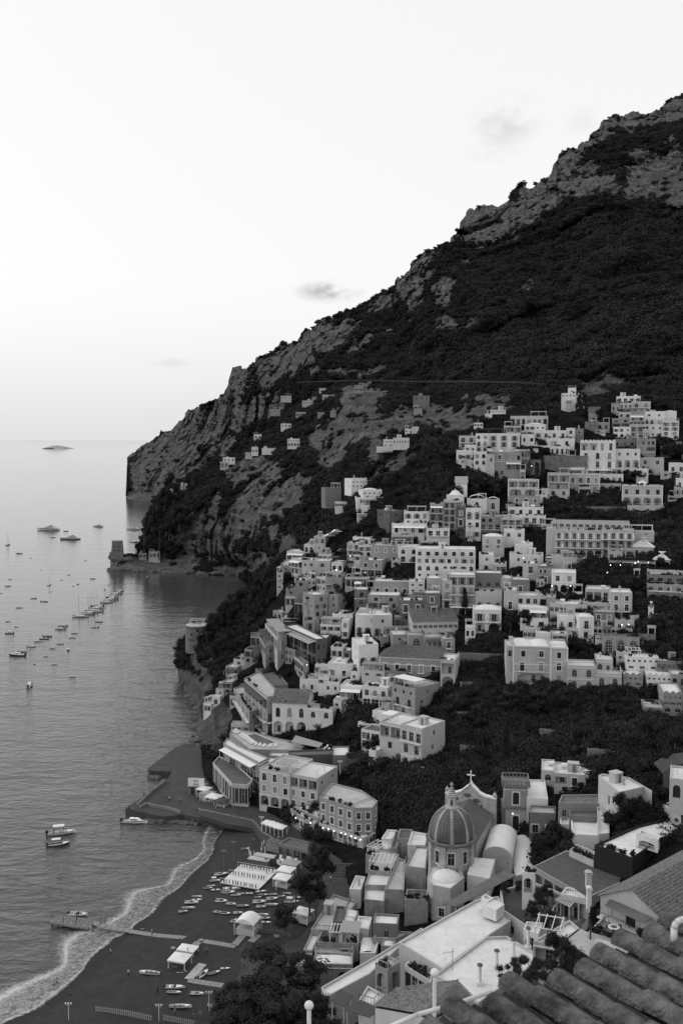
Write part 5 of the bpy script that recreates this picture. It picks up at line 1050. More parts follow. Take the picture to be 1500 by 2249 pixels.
for pts, m_ in (([(700, 1870), (778, 1872), (788, 1900), (770, 1925), (708, 1912)], M_quay), ([(560, 2088), (620, 2072), (664, 2084), (640, 2120), (590, 2150), (540, 2140)], M_quay)): sheet('piazza', pts, 3.01, m_)
M_step = mat('stair stone', .07, .9, .2, 1)
sb = empty('steps', atz(765, 1925, 3.0)); sb['kind'] = 'structure'
stm = MB(); stm.box(-3.4, 0, 0, 3.4, .5, .16); smesh = stm.mesh('step', M_step)
for i in range(9): link('step', smesh, sb, (0, i * .5, .16 * i))
def wallrun(name, pts, z, h, w, m, label=None, cat=None, tile='P', kind=None):
 b = MB(); w3 = [atz(*tp(tile, x, y), z) for x, y in pts]
 for a, c in zip(w3, w3[1:]):
  dd = (c - a).normalized(); nn = Vector((-dd.y, dd.x, 0)) * w / 2; b.add([a - nn, c - nn, c + nn, a + nn] + [q + Vector((0, 0, h)) for q in (a - nn, c - nn, c + nn, a + nn)], [(0, 3, 2, 1), (4, 5, 6, 7), (0, 1, 5, 4), (1, 2, 6, 5), (2, 3, 7, 6), (3, 0, 4, 7)])
 o = b.build(name, m); tag(o, label, cat, None, kind); return o
wallrun('low_wall', [(310, 1775), (322, 1768), (345, 1774), (360, 1776), (378, 1780), (398, 1787)], 1.9, .8, .5, M_wall[3], 'low pale parapet wall along the end of the quay', 'wall')
wallrun('low_wall', [(302, 1772), (335, 1740), (365, 1718)], 1.9, .9, .5, M_wall[3], 'parapet wall on the seaward side of the quay', 'wall')
wallrun('sea_wall', [(440, 1797), (505, 1811), (556, 1822), (577, 1848), (612, 1870)], .4, 2.78, .6, M_stone, 'stone retaining wall between the promenade and the beach', 'wall')
def rockmesh(seed):
 bm = bmesh.new(); bmesh.ops.create_icosphere(bm, subdivisions=2, radius=1); r = random.Random(seed); off = Vector((r.random() * 9, 3, 1))
 for v in bm.verts:
  n = vnoise(np.array([tuple(v.co * 1.3 + off)]), seed)[0]; v.co *= 1 + .35 * n; v.co.z *= .75
 me = bpy.data.meshes.new('boulder'); bm.to_mesh(me); bm.free(); me.materials.append(M_rock); return me
RM = [rockmesh(i) for i in range(5)]; rk = random.Random(3); k_ = 0
rb = MB()
for (xa, ya, xb, yb, n_) in ((300, 1800, 500, 1812, 26), (245, 1250, 330, 1254, 16), (395, 1492, 440, 1560, 14), (440, 1560, 425, 1640, 14), (330, 1254, 520, 1262, 26), (560, 1835, 600, 1850, 12), (325, 1700, 368, 1722, 8)):
 for i in range(n_):
  t = rk.random(); p = atz(xa + (xb - xa) * t + rk.uniform(-4, 4), ya + (yb - ya) * t + rk.uniform(-1, 3), 0); s = rk.uniform(.6, 1.5) * p.y / 300; me = RM[rk.randrange(5)]; sc = (s * rk.uniform(.7, 1.6), s * rk.uniform(.7, 1.4), s * rk.uniform(.5, 1.1)); c_, s_ = math.cos(rk.random() * 6), math.sin(rk.random() * 6)
  rb.add([(p.x + (v.co.x * c_ - v.co.y * s_) * sc[0], p.y + (v.co.x * s_ + v.co.y * c_) * sc[1], .1 + v.co.z * sc[2]) for v in me.vertices], [tuple(q.vertices) for q in me.polygons])
o = rb.build('shore_rocks', M_rock); o['kind'] = 'stuff'
bI = MB(); c = atz(130, 985.5, 0); prof = [(-1, 0), (-.92, .5), (-.6, .85), (-.1, 1), (.3, .8), (.7, .45), (1, 0)]
for yy, k in ((-1, .2), (-.5, .8), (0, 1), (.5, .8), (1, .2)):
 for x, z in prof: bI.v.append((c.x + x * c.y * 24 / F, c.y + yy * c.y * .02, z * k * c.y * 7.5 / F - .5))
for j in range(4):
 for i in range(6): bI.f.append((j * 7 + i, j * 7 + i + 1, (j + 1) * 7 + i + 1, (j + 1) * 7 + i)); bI.m.append(0)
tag(bI.build('islet', mat('distant rock', .30, 1)), kind='structure')
def watch_tower():
 c = at(259, 1219, 853); s = 853 / F; M_t = mat('old tower stone', .17, .95, .25, .3, .3, bump=.3); root = empty('watch_tower', c, .15); tag(root, 'square stone watch tower with sloping sides on the low headland point', 'tower')
 b = MB(); w0, w1, h = 13.8 * s, 10.8 * s, 31 * s * 1.02
 P = lambda w, z: [(-w, -w, z), (w, -w, z), (w, w, z), (-w, w, z)]
 b.add(P(w0, -3) + P(w1, h - 1), [(0, 1, 5, 4), (1, 2, 6, 5), (2, 3, 7, 6), (3, 0, 4, 7)]); b.box(-w1 * 1.04, -w1 * 1.04, h - 1, w1 * 1.04, w1 * 1.04, h); b.build('wall', M_t, root)
 for x in (-.45, .35):
  for z in (.32, .58): o = link('window', unit_window('d'), root, (x * w1, -w0 + (w0 - w1) * z - .1, h * z)); o.scale = (1.1, 1, 1.3)
 d = MB(); d.box(-w0 * 1.2, -w0 * .9, -3, -w0 * .9, w0 * .5, h * .22); d.build('side_bastion', M_t, root)
watch_tower()
def round_tower():
 c = at(434, 1412, 452); s = 452 / F; root = empty('round_tower', c); tag(root, 'squat round old tower among pines on the sea cliff left of town', 'tower'); b = MB(); b.lathe([(27 * s, -4), (26 * s, 15 * s), (25.5 * s, 36 * s), (26.5 * s, 38 * s), (26.5 * s, 41 * s)], 24); b.build('wall', M_stone, root)
 for a, z in ((-2.0, 8), (-1.75, 8), (-1.9, 21), (-1.45, 30), (-1.4, 30)): o = link('window', unit_window('d'), root, (math.cos(a) * 26 * s, math.sin(a) * 26 * s, z * s), a + math.pi / 2); o.scale = (.9, 1, 1.2)
 t = MB(); t.lathe([(25 * s, 0), (24.9 * s, .1)], 20, (0, 0, 41 * s)); t.build('terrace', M_roof[1], root); pergola(root, -3, -2, 3, 2, 41 * s + .1, 2.2)
round_tower()
H('P', 328, 1212, 352, 1224, 0, 'A3', 1, 'flat', 'low arched house at the foot of the pines beside the watch tower', Y=845, ext=8)
H('P', 306, 1216, 322, 1224, 0, 'A2', 2, 'flat', 'tiny arched boathouse just right of the watch tower', Y=848, ext=8)
def HF(x0, y0, x1, y1, rows, tone, label, tile='V', Y=None, roof='flat', dep=8):
 ax, ay = tp(tile, x0, y1); bx, by = tp(tile, x1, y0); Yc = Y or float(midY((ax + bx) / 2, ay)[0]); return H(tile, x0, y0, x1, y1, 0, rows, tone, roof, label, dep=dep, Y=Yc - 2, ext=2.5)
HF(1062, 125, 1118, 162, 's3/s3', 3, 'ruined grey house alone high on the mountain slope', Y=1290)
HF(658, 540, 745, 570, 's6', 1, 'long white house highest and brightest of the far hamlet')
HF(638, 498, 680, 524, 's1', 1, 'small white cube house above the long one in the far hamlet')
HF(862, 478, 915, 515, 's3/A2', 2, 'pale house at the right end of the far hamlet by the cliff')
HF(395, 546, 462, 574, 's3', 1, 'lonely white cottage pair left of the far hamlet')
HF(530, 577, 598, 604, 's4', 1, 'white terrace house below and left of the long far house')
HF(592, 556, 622, 582, 's1', 2, 'pale tower like house between the terrace and the long far house')
HF(328, 630, 392, 660, '-', 2, 'blank grey house at the left of the far slope')
HF(490, 650, 553, 678, 'A4', 1, 'white house with four small arches in the middle of the far slope')
HF(628, 650, 672, 674, 's3', 2, 'small pale house right of the four-arched far house')
HF(708, 640, 745, 664, 's2', 2, 'tiny pale house on the far spur')
HF(395, 722, 462, 768, 'w3/-', 0, 'white two storey house on a stone base half way down the far slope')
HF(437, 818, 515, 865, 's5/A4', 0, 'white house with a five bay porch just above the cliff')
HF(225, 790, 275, 822, 'w2', 0, 'white gabled house in the woods at the left of the far slope')
HF(210, 870, 252, 910, 'w2', 0, 'white cubic house under the gabled one in the woods')
HF(275, 880, 365, 902, '-', 0, 'long low white wall house beside the cubic one in the woods')
HF(170, 905, 215, 930, 's2', 1, 'small pale annex lowest in the woods of the far slope')
HF(30, 938, 105, 965, 'w3', 0, 'white house with a lit terrace on the wooded shoulder')
HF(12, 965, 65, 1002, 'A2', 1, 'arched pale house below the one on the wooded shoulder')
HF(1232, 545, 1335, 600, 'w3/-', 3, 'grey flat house in the woods under the mountain road')
HF(1235, 625, 1290, 655, '-', 2, 'blank grey wall house under the grey flat house')
HF(1042, 822, 1105, 872, 's4/s2', 0, 'left half of the long white monastery house on the cliff top')
HF(1105, 812, 1208, 862, 's6', 0, 'right half of the long white monastery house on the cliff top')
HF(1000, 868, 1100, 880, '-', 0, 'thin white terrace wall under the monastery house')
HF(1180, 755, 1225, 785, 's2', 0, 'small white cottage above the monastery house')
HF(1222, 742, 1268, 778, 's3/s3', 0, 'square white cottage right above the monastery house')
HF(1300, 975, 1415, 1002, 's5', 0, 'long white house with scalloped top above the dark red villa', Y=470)
HF(1225, 1020, 1350, 1120, 't2/-', 4, 'dark red villa with two white framed windows on the left edge of the upper town', Y=455)
HF(1345, 1040, 1420, 1125, 's1', 0, 'white gabled chapel house beside the dark red villa', Y=450, roof='gable')
HF(1415, 960, 1510, 1095, 's2/a1', 0, 'tall white square house above the gabled chapel house', Y=452)
HF(360, 735, 395, 760, '-', 1, 'little white hut on the ridge of the lower left wood', tile='M', dep=5)
HF(418, 705, 455, 730, '-', 1, 'second white hut on the ridge of the lower left wood', tile='M', dep=5)
def ribbon(name, pts, Yf, w, drop, m, dz=0, kind='structure'):
 b = MB(); P3 = [at(x, y, float(Yf(x, y)[0]) - dz) for x, y in pts]
 for a, c in zip(P3, P3[1:]): q = Vector((0, w, .3)); b.quad(a, c, c + q, a + q); b.quad(a - Vector((0, 0, drop)), c - Vector((0, 0, drop)), c, a); b.quad(a, c, c + Vector((0, 0, .5)), a + Vector((0, 0, .5)))
 o = b.build(name, m); o['kind'] = kind; return o
ribbon('mountain_road', [(650, 840), (700, 838), (760, 836), (830, 836), (900, 838), (980, 838), (1060, 838), (1140, 840), (1200, 844)], lambda x, y: midY(x, y) * .985, 5, .5, M_sand, 0)
ribbon('path', [(985, 1672), (1030, 1678), (1070, 1692), (1105, 1712), (1140, 1738)], townY, 3, 3, M_quay, 1.5)
def majolica(name, base, lite, kind):
 m = bpy.data.materials.new(name); m.use_nodes = True; nt = m.node_tree; N = nt.nodes; L = nt.links; bs = N['Principled BSDF']; bs.inputs['Roughness'].default_value = .45
 at_ = N.new('ShaderNodeAttribute'); at_.attribute_name = 'tuv'; mp = N.new('ShaderNodeMapping'); L.new(at_.outputs['Vector'], mp.inputs[0]); mp.inputs['Rotation'].default_value = (0, 0, R(45))
 ck = N.new('ShaderNodeTexChecker'); ck.inputs['Scale'].default_value = 2.2 if kind == 'dome' else 3.4; L.new(mp.outputs[0], ck.inputs['Vector'])
 n = N.new('ShaderNodeTexNoise'); n.inputs['Scale'].default_value = 2; n.inputs['Detail'].default_value = 6; r = N.new('ShaderNodeMapRange'); L.new(n.outputs[0], r.inputs[0]); r.inputs[1].default_value = .3; r.inputs[2].default_value = .7; r.inputs[3].default_value = .7; r.inputs[4].default_value = 1.3
 mx = N.new('ShaderNodeMix'); mx.data_type = 'FLOAT'; L.new(ck.outputs['Fac'], mx.inputs[0]); mx.inputs[2].default_value = base; mx.inputs[3].default_value = lite
 mu = N.new('ShaderNodeMath'); mu.operation = 'MULTIPLY'; L.new(mx.outputs[0], mu.inputs[0]); L.new(r.outputs[0], mu.inputs[1]); L.new(mu.outputs[0], bs.inputs['Base Color']); return m
M_dome, M_rib = majolica('glazed dome tiles', .05, .11, 'dome'), majolica('patterned rib tiles', .08, .46, 'rib')
M_chw = mat('church plaster', .40, .9, .16, .5, .5, streak=True, bump=.2)
M_corn = mat('weathered cornice', .17, .95, .3, 2, .4)
M_ntile = mat('flat grey roof tiles', .115, .9, .35, 2.5, .3)
def church():
 C = at(990.7, 1836, 216); ze = C.z; root = empty('church', (C.x, C.y, 8.0)); tag(root, 'church with a big patterned tiled dome, lantern and gabled front carrying a cross', 'church')
 e = ze - 8.0; az = math.atan2(C.x, C.y)
 n = 8; poly = [(C.x + 4.55 * math.cos(-math.pi / 2 - az + (i - .5) * math.pi / 4), C.y + 4.55 * math.sin(-math.pi / 2 - az + (i - .5) * math.pi / 4)) for i in range(n)]
 bldg(poly, 16.0, ze - .5, ['v1'], wallm=M_chw, roof=None, root=root, facs={i: ['v1'] for i in range(1, 8)}, trimmed=True, style='w', name='drum')
 b = MB()
 for i in range(n):
  a = -math.pi / 2 - az + (i + .5) * math.pi / 4; M_ = Matrix.Translation((math.cos(a) * 4.6, math.sin(a) * 4.6, 0)) @ rotz(a); b.box(-.5, -.75, e - 11, .55, .75, e - .6, M_); b.box(-.6, -.85, e - 1.1, .66, .85, e - .8, M_)
 b.build('buttress', mat('streaked buttress plaster', .36, .95, .3, .7, .75, streak=True, bump=.3), root)
 c = MB(); c.lathe([(4.6, e - .9), (5.2, e - .7), (5.35, e - .45), (5.2, e - .1), (4.9, e + .05), (4.7, e + .05)], 32); c.build('cornice', M_corn, root)
 t = MB(); t.box(-.17, -.3, 0, .17, .45, .12); tm_ = t.mesh('eaves_tile', M_corn)
 for i in range(64):
  a = i * math.pi / 32; o = link('eaves_tile', tm_, root, (5.25 * math.cos(a), 5.25 * math.sin(a), e - .22), a - math.pi / 2)
 Hd = 6.8; prof = [(5.0 * math.cos(q) ** .9 * .985, Hd * math.sin(q) ** .95) for q in np.linspace(0, math.pi / 2 * .93, 20)]
 m = MB(); m.lathe([(r_, e + z_) for r_, z_ in prof], 64); o = m.build('dome', M_dome, root, smooth=True)
 uv = [(math.atan2(v[1], v[0]) * 4.2, (v[2] - e) * 1.25, 0) for v in m.v]; a_ = o.data.attributes.new('tuv', 'FLOAT_VECTOR', 'POINT'); a_.data.foreach_set('vector', [x for u in uv for x in u])
 for i in range(8):
  a0 = -math.pi / 2 - az + (i + .03) * math.pi / 4; m = MB(); vs = []; tv_ = []
  for k, (r_, z_) in enumerate(prof):
   hw = .42 - .2 * k / 19
   for s, off in ((-1, -.02), (-1, .10), (0, .16), (1, .10), (1, -.02)):
    q = Vector((r_ + off, s * hw, e + z_ + off * .5)); q = rotz(a0) @ q; vs.append(q); tv_.append((s * hw * 2.0, k * .42 * 1.3, 0))
  m.add(vs, [(k * 5 + j, k * 5 + j + 1, (k + 1) * 5 + j + 1, (k + 1) * 5 + j) for k in range(19) for j in range(4)]); o = m.build('rib', M_rib, root)
  a_ = o.data.attributes.new('tuv', 'FLOAT_VECTOR', 'POINT'); a_.data.foreach_set('vector', [x for u in tv_ for x in u])
 zt = e + Hd * .985
 l = MB(); l.lathe([(1.5, zt - .25), (1.35, zt + .15), (1.02, zt + .2), (.98, zt + 2.3), (1.15, zt + 2.4), (1.25, zt + 2.6), (1.2, zt + 2.7)], 16); lo = l.build('lantern', M_chw, root)
 for i in range(4):
  a = -math.pi / 2 - az + i * math.pi / 2; o = link('window', unit_window('aw'), lo); o.matrix_local = Matrix.Translation((math.cos(a) * 1.03, math.sin(a) * 1.03, zt + .6)) @ rotz(a + math.pi / 2) @ Matrix.Diagonal((.55, 1, 1.4, 1))
 l = MB(); l.lathe([(1.3, zt + 2.65), (.95, zt + 3.2), (.25, zt + 4.6), (.18, zt + 4.7), (.42, zt + 4.95), (.42, zt + 5.25), (.15, zt + 5.5)], 8); o = l.build('lantern_cap', M_rib, root)
 a_ = o.data.attributes.new('tuv', 'FLOAT_VECTOR', 'POINT'); a_.data.foreach_set('vector', [x for v in l.v for x in (math.atan2(v[1], v[0]) * 1.2, v[2], 0)])
 A = Vector((29.5, 215.4)); B = Vector((36.0, 232.6)); dd = (B - A).normalized(); e2 = Vector((-dd.y, dd.x)); A = A + dd * 1.5
 bldg([tuple(A), tuple(B), tuple(B + e2 * 11), tuple(A + e2 * 11)], 10, 20.2, ['-', 'w4', '-'], wallm=M_chw, roof='gable', roofm=M_ntile, root=root, side=False)
 W = 12.5; o0 = B + e2 * 11.6 + dd * .05; ang = math.atan2(-e2.y, -e2.x); zf = 24.0 - 8; M_ = Matrix.Translation((o0.x - C.x, o0.y - C.y, 0)) @ rotz(ang); out = [(0, 0), (W, 0), (W, zf), (W * .78, zf + .35), (W * .68, zf + .9), (W * .60, zf + 1.9), (W * .54, zf + 2.5), (W * .5, zf + 3.4), (W * .46, zf + 2.5), (W * .40, zf + 1.9), (W * .32, zf + .9), (W * .22, zf + .35), (0, zf)]
 f = MB(); n = len(out); f.add([M_ @ Vector((x, 0, z)) for x, z in out] + [M_ @ Vector((x, 1.1, z)) for x, z in out], [tuple(range(n)), tuple(reversed(range(n, 2 * n)))] + [(i, n + i, n + (i + 1) % n, (i + 1) % n) for i in range(n)]); f.build('front_gable', M_chw, root)
 f = MB()
 for i in range(2, n - 1):
  (xa, za), (xb, zb_) = out[i], out[i + 1]; q = [(xa, -.18, za - .05), (xb, -.18, zb_ - .05), (xb, 1.28, zb_ - .05), (xa, 1.28, za - .05)]; f.add([M_ @ Vector(p) for p in q] + [M_ @ (Vector(p) + Vector((0, 0, .3))) for p in q], [(0, 3, 2, 1), (4, 5, 6, 7), (0, 1, 5, 4), (1, 2, 6, 5), (2, 3, 7, 6), (3, 0, 4, 7)])
 f.build('gable_cornice', M_trim, root)
 for i in range(7): o = link('niche', unit_window('ad'), root); o.matrix_local = M_ @ Matrix.Translation((W * .28 + i * .92, -.06, zf - 2.9)) @ Matrix.Diagonal((.45, 1, 1.15, 1))
 for x in (.2, .44, .62): o = link('relief', MESH.setdefault('relief', relief_mesh()), root); o.matrix_local = M_ @ Matrix.Translation((W * x, -.02, zf - .9 if x != .44 else zf + .2)) @ Matrix.Diagonal((1, 1, 1, 1))
 cr = MB(); cx_ = W * .5; cr.box(cx_ - .11, .4, zf + 3.5, cx_ + .11, .65, zf + 5.9, M_); cr.box(cx_ - .75, .41, zf + 4.95, cx_ + .75, .64, zf + 5.2, M_)
 for x, z in ((-.8, 5.07), (.8, 5.07), (0, 6.0)): q = M_ @ Vector((cx_ + x, .52, zf + z)); cr.lathe([(.02, -.2), (.19, -.08), (.19, .08), (.02, .2)], 8, q)
 cr.build('cross', M_trim, root)
 for x in (.4, W - .4):
  u_ = MB(); q = M_ @ Vector((x, .5, zf + .25)); u_.lathe([(.45, 0), (.3, .2), (.5, .6), (.35, 1.0), (.12, 1.15), (.15, 1.4)], 10, q); u_.build('urn', M_chw, root)
 def vault(Pn, Pf, hw, zs, rise, endrow, rounded=False):
  Pn = Vector(Pn); Pf = Vector(Pf); d_ = (Pf - Pn).normalized(); e_ = Vector((d_.y, -d_.x)); v_ = MB(); N_ = 12; rings = []; fr = [0, 1]
  if rounded: fr = [0, .03, .1, .2, .35, 1]
  for t in fr:
   c_ = Pn.lerp(Pf, t); k = 1 if not rounded else min(1, .35 + .65 * math.sin(min(1, t / .35) * math.pi / 2)); rings.append([(c_.x - C.x + e_.x * hw * (-math.cos(math.pi * i / N_)) * (.75 + .25 * k), c_.y - C.y + e_.y * hw * (-math.cos(math.pi * i / N_)) * (.75 + .25 * k), zs - 8 + rise * k * math.sin(math.pi * i / N_)) for i in range(N_ + 1)])
  vs = [p for r_ in rings for p in r_]; v_.add(vs, [(k * (N_ + 1) + i, (k + 1) * (N_ + 1) + i, (k + 1) * (N_ + 1) + i + 1, k * (N_ + 1) + i + 1) for k in range(len(rings) - 1) for i in range(N_)]); v_.build('barrel_vault', M_roof[0], root, smooth=True)
  w_ = MB(); w_.add(rings[0], [tuple(range(N_ + 1))]); w_.add(rings[-1], [tuple(reversed(range(N_ + 1)))]); w_.build('vault_end', M_chw, root)
  q = [Pn - e_ * hw, Pn + e_ * hw, Pf + e_ * hw, Pf - e_ * hw]; bldg([tuple(p) for p in q], 8, zs + .02, [endrow], wallm=M_chw, roof=None, root=root, ext=4)
  return e_, d_
 vault((34.8, 216.5), (38.2, 229.5), 3.3, 16.6, 2.5, 'w1+W1')
 vault((41.0, 212.8), (43.5, 231.5), 3.2, 13.6, 2.1, '-', True)
 bldg([(37.2, 209.6), (44.8, 209.9), (47.8, 228), (47.0, 233), (41.5, 233)], 8, 13.8, ['-'], wallm=M_chw, roof=None, root=root)
 tq = MB(); q = (47.0 - C.x, 229 - C.y, 5.5); tq.lathe([(.8, 0), (.75, 2.4), (1.0, 2.5), (.8, 2.8), (.55, 3.4), (.2, 4.0), (.12, 4.2), (.3, 4.5), (.05, 5.0)], 10, q); tq.build('pinnacle', M_chw, root)
 Pa = [atz(*tp('T6', x, y), 16.1) for x, y in ((517, 1150), (560, 1213), (710, 1242), (822, 1150), (780, 1075), (540, 1040))]
 bldg([(p.x, p.y) for p in Pa], 8, 16.1, ['w1'], wallm=M_chw, roof='flat', root=root, side=['t1'], trimmed=True, style='w')
 dq = MB(); cc = atz(*tp('T6', 672, 1135), 16.1); dq.lathe([(3.0, 7.5), (2.9, 7.9), (2.4, 8.5), (1.6, 8.95), (.6, 9.2), (.05, 9.25)], 24, (cc.x - C.x, cc.y - C.y, 0)); dq.build('apse_dome', M_roof[0], root, smooth=True)
 P4 = [atz(*tp('T6', x, y), z) for x, y, z in ((845, 1125, 15.5), (1030, 1160, 15.5), (1075, 1000, 16.8), (890, 985, 16.8))]; s_ = MB(); s_.add([(p.x - C.x, p.y - C.y, p.z - 8) for p in P4] + [(p.x - C.x, p.y - C.y, 0) for p in P4], [(0, 1, 2, 3), (0, 4, 5, 1), (1, 5, 6, 2), (2, 6, 7, 3), (3, 7, 4, 0)]); s_.build('chapel_roof', M_roof[0], root)
def relief_mesh():
 b = MB(); b.lathe([(.05, -.1), (.7, -.02), (.5, .0)], 9); b.v = [(x * 1.4, z * 1.0, y * .8) for x, y, z in b.v]; return b.mesh('relief', M_ntile)
church()
def bell_tower():
 c = at(1130, 1822, 238); root = empty('bell_tower', (c.x, c.y, 10)); tag(root, 'square bell tower with arched openings and a balustrade top, right of the church', 'bell tower'); s = 5.6 / 2; zt = at(1130, 1716, 238).z - 10; az = -math.atan2(c.x, c.y) + .06
 def P4(w): q = [Vector((x * w, y * w)) for x, y in ((-1, -1), (1, -1), (1, 1), (-1, 1))]; return [tuple(Vector((math.cos(az) * v.x - math.sin(az) * v.y + c.x, math.sin(az) * v.x + math.cos(az) * v.y + c.y))) for v in q]
 H2 = 10 + zt
 bldg(P4(s), H2 - 5.4, H2 - .3, ['a1'], wallm=M_wall[2], roof='flat', root=root, ext=0, side=['a1'], trimmed=True, style='d')
 bldg(P4(s * 1.03), H2 - 12, H2 - 5.8, ['a1'], wallm=M_wall[1], roof='flat', root=root, ext=0, side=['a1'], trimmed=True, style='d')
 bldg(P4(s * 1.05), 8, H2 - 12.4, ['-', 'a1'], wallm=M_wall[3], roof='flat', root=root, ext=2, side=['a1', '-'])
 b = MB(); M_ = rotz(az)
 for z, w in ((zt - 5.8, s * 1.16), (zt - 12.4, s * 1.18), (zt - .3, s * 1.2)): b.box(-w, -w, z, w, w, z + .38, M_)
 for sx in (-1, 1):
  for sy in (-1, 1): b.box(sx * s * 1.04 - .4, sy * s * 1.04 - .4, zt - 12, sx * s * 1.04 + .4, sy * s * 1.04 + .4, zt - 5.82, M_)
 b.build('cornice', M_corn, root); d = MB(); d.lathe([(.12, 0), (.2, .3), (.1, .6), (.16, .9)], 6); dm = d.mesh('baluster', M_corn)
 for i in range(8):
  for sx, sy in ((i / 7 * 2 - 1, -1), (1, i / 7 * 2 - 1), (i / 7 * 2 - 1, 1), (-1, i / 7 * 2 - 1)): link('baluster', dm, root, M_ @ Vector((sx * s * 1.1, sy * s * 1.1, zt + .08)))
 b = MB()
 for p, q in (((-1, -1), (1, -1)), ((1, -1), (1, 1)), ((1, 1), (-1, 1)), ((-1, 1), (-1, -1))): x0, x1 = sorted((p[0], q[0])); y0, y1 = sorted((p[1], q[1])); b.box(x0 * s * 1.1 - .15, y0 * s * 1.1 - .15, zt + .95, x1 * s * 1.1 + .15, y1 * s * 1.1 + .15, zt + 1.15, M_)
 b.build('top_rail', M_corn, root)
bell_tower()
X6 = [((0, 1330), (165, 1347), (187, 1222), (10, 1205), 9.8, 5, 's1', 2, 'flat', 'stained white roof with ribbed bins below, left of the church', ''),
 ((5, 1212), (190, 1217), (222, 1112), (40, 1100), 10.6, 4, '-', 1, 'flat', 'bright white terrace below the slatted rooftop pergola', ''),
 ((30, 1090), (225, 1108), (285, 960), (115, 895), 11.2, 4, '-', 1, 'grey', 'roof terrace under a white slatted pergola left of the church', 'p3 g6'),
 ((165, 1248), (328, 1255), (335, 1010), (285, 985), 11.6, 6, '-', 2, 'grey', 'long narrow grey roof with pipes running down its wall', 'r'),
 ((338, 1055), (508, 1078), (525, 895), (420, 890), 14.2, 9, '-', 2, 'flat', 'square rooftop with white flaking paint against the church drum', ''),
 ((330, 1330), (524, 1337), (520, 1252), (350, 1245), 13.0, 10, '-', 1, 'dark', 'square blank tower with a planted top below the flaking roof', 'g5'),
 ((355, 880), (500, 885), (520, 790), (395, 770), 13.6, 6, '-', 0, 'flat', 'white block with a bright top just left of the dome', ''),
 ((270, 830), (375, 835), (395, 755), (290, 750), 13.0, 5, '-', 2, 'dark', 'small dark roof beside the bright block left of the dome', 'y'),
 ((210, 905), (268, 905), (300, 770), (255, 765), 12.2, 5, '-', 2, 'dark', 'narrow dark wedge roof left of the small dark one', ''),
 ((140, 830), (225, 835), (270, 760), (190, 755), 10.5, 5, 'w1', 0, 'flat', 'white shop hut with a projecting front near the seafront restaurant', 'n1'),
 ((10, 960), (110, 990), (150, 880), (60, 860), 9.5, 4, '-', 2, 'terrace', 'planted pergola yard left of the slatted roof terrace', 'p3 g7')]
for a in X6: RP('T6', [a[0], a[1], a[2], a[3]], a[4], a[5], a[6], a[7], a[8], a[9], extras=a[10], wallm=M_old if a[7] != 0 else None, ext=3)
X5 = [([(140, 620), (330, 640), (470, 420), (300, 370)], 8.6, 5, 'w3', 1, 'grey', 'long low seafront building with a wide empty terrace roof', 'r h'),
 ([(415, 332), (498, 337), (530, 245), (460, 235)], 9.0, 5, '-', 0, 'flat', 'small white blank roof beside the tree lined steps', 'c'),
 ([(298, 560), (368, 570), (385, 457), (322, 452)], 10.6, 5, '-', 4, 'dark', 'dark sloping hut roof on the seafront terrace roof', ''),
 ([(335, 600), (450, 610), (480, 490), (385, 480)], 9.5, 4, 's2', 1, 'vault', 'small grey barrel vault right of the dark hut roof', 'k'),
 ([(455, 610), (555, 620), (575, 535), (480, 525)], 9.8, 4, '-', 0, 'flat', 'bright little flat roof between the vault and the rusty shed', ''),
 ([(583, 577), (762, 587), (772, 515), (597, 505)], 12.0, 4.5, 's1', 3, 'flat', 'dark walled shed with a streaked pale metal roof', 'y'),
 ([(585, 680), (740, 690), (870, 640), (620, 625)], 9.6, 4, 'w2', 1, 'grey', 'low grey yard roof under the streaked shed', 'c'),
 ([(85, 770), (150, 775), (215, 640), (150, 632)], 7.6, 4, 'L3', 1, 'flat', 'narrow white edge terrace above the seafront lane', ''),
 ([(180, 712), (350, 722), (365, 640), (215, 630)], 8.4, 4, 'L2', 2, 'dark', 'planted courtyard roof with a grey trellis', 'p2 g6'),
 ([(350, 720), (480, 728), (508, 630), (375, 622)], 8.8, 4, 'w2', 1, 'grey', 'slatted grey canopy terrace with crates along its wall', 'q3 g3'),
 ([(165, 790), (440, 800), (470, 740), (170, 722)], 7.4, 3, 's4', 1, 'grey', 'low crate lined terrace above the white rounded hall', 'r'),
 ([(490, 790), (600, 790), (630, 685), (515, 680)], 8.6, 4, '-', 0, 'vault', 'bright white rounded roof right of the slatted canopy', ''),
 ([(640, 740), (740, 745), (745, 692), (660, 690)], 9.4, 4, '-', 1, 'dome', 'small pale domed roof next to the bright rounded one', ''),
 ([(145, 868), (437, 874), (440, 795), (175, 780)], 8.6, 5.5, 'a2', 2, 'dome', 'white rounded hall roof over two dark arches by the tall trees', ''),
 ([(30, 880), (110, 885), (150, 782), (65, 780)], 6.4, 3, '-', 2, 'grey', 'low grey shed roof beside the promenade trees', '')]
for P_, z, h_, r_, t_, rf_, lb, ex in X5: RP('B5', P_, z, h_, r_, t_, rf_, lb, extras=ex, ext=3, wallm=M_old if t_ in (1, 2) else None)
RP('T7', [(210, 570), (385, 580), (360, 420), (230, 420)], None, 7, 'w2', 0, 'flat', 'brilliant white flat roof right behind the bell tower')
H('T7', 438, 378, 765, 545, 0, 'L1+T2/w2', 1, 'flat', 'pale house with three dark balcony openings right of the white roof', Y=243, extras='k k h r', ext=5, style='d')
H('T7', 330, 345, 438, 440, 0, 'a1', 1, 'flat', 'pale house with one small arched door left of the dark balconies', Y=246, ext=8)
RP('T7', [(235, 690), (450, 700), (450, 640), (240, 630)], None, 6, 'w2', 3, 'grey', 'dark walled house with two bright framed windows below the white roof', trimmed=True, extras='r')
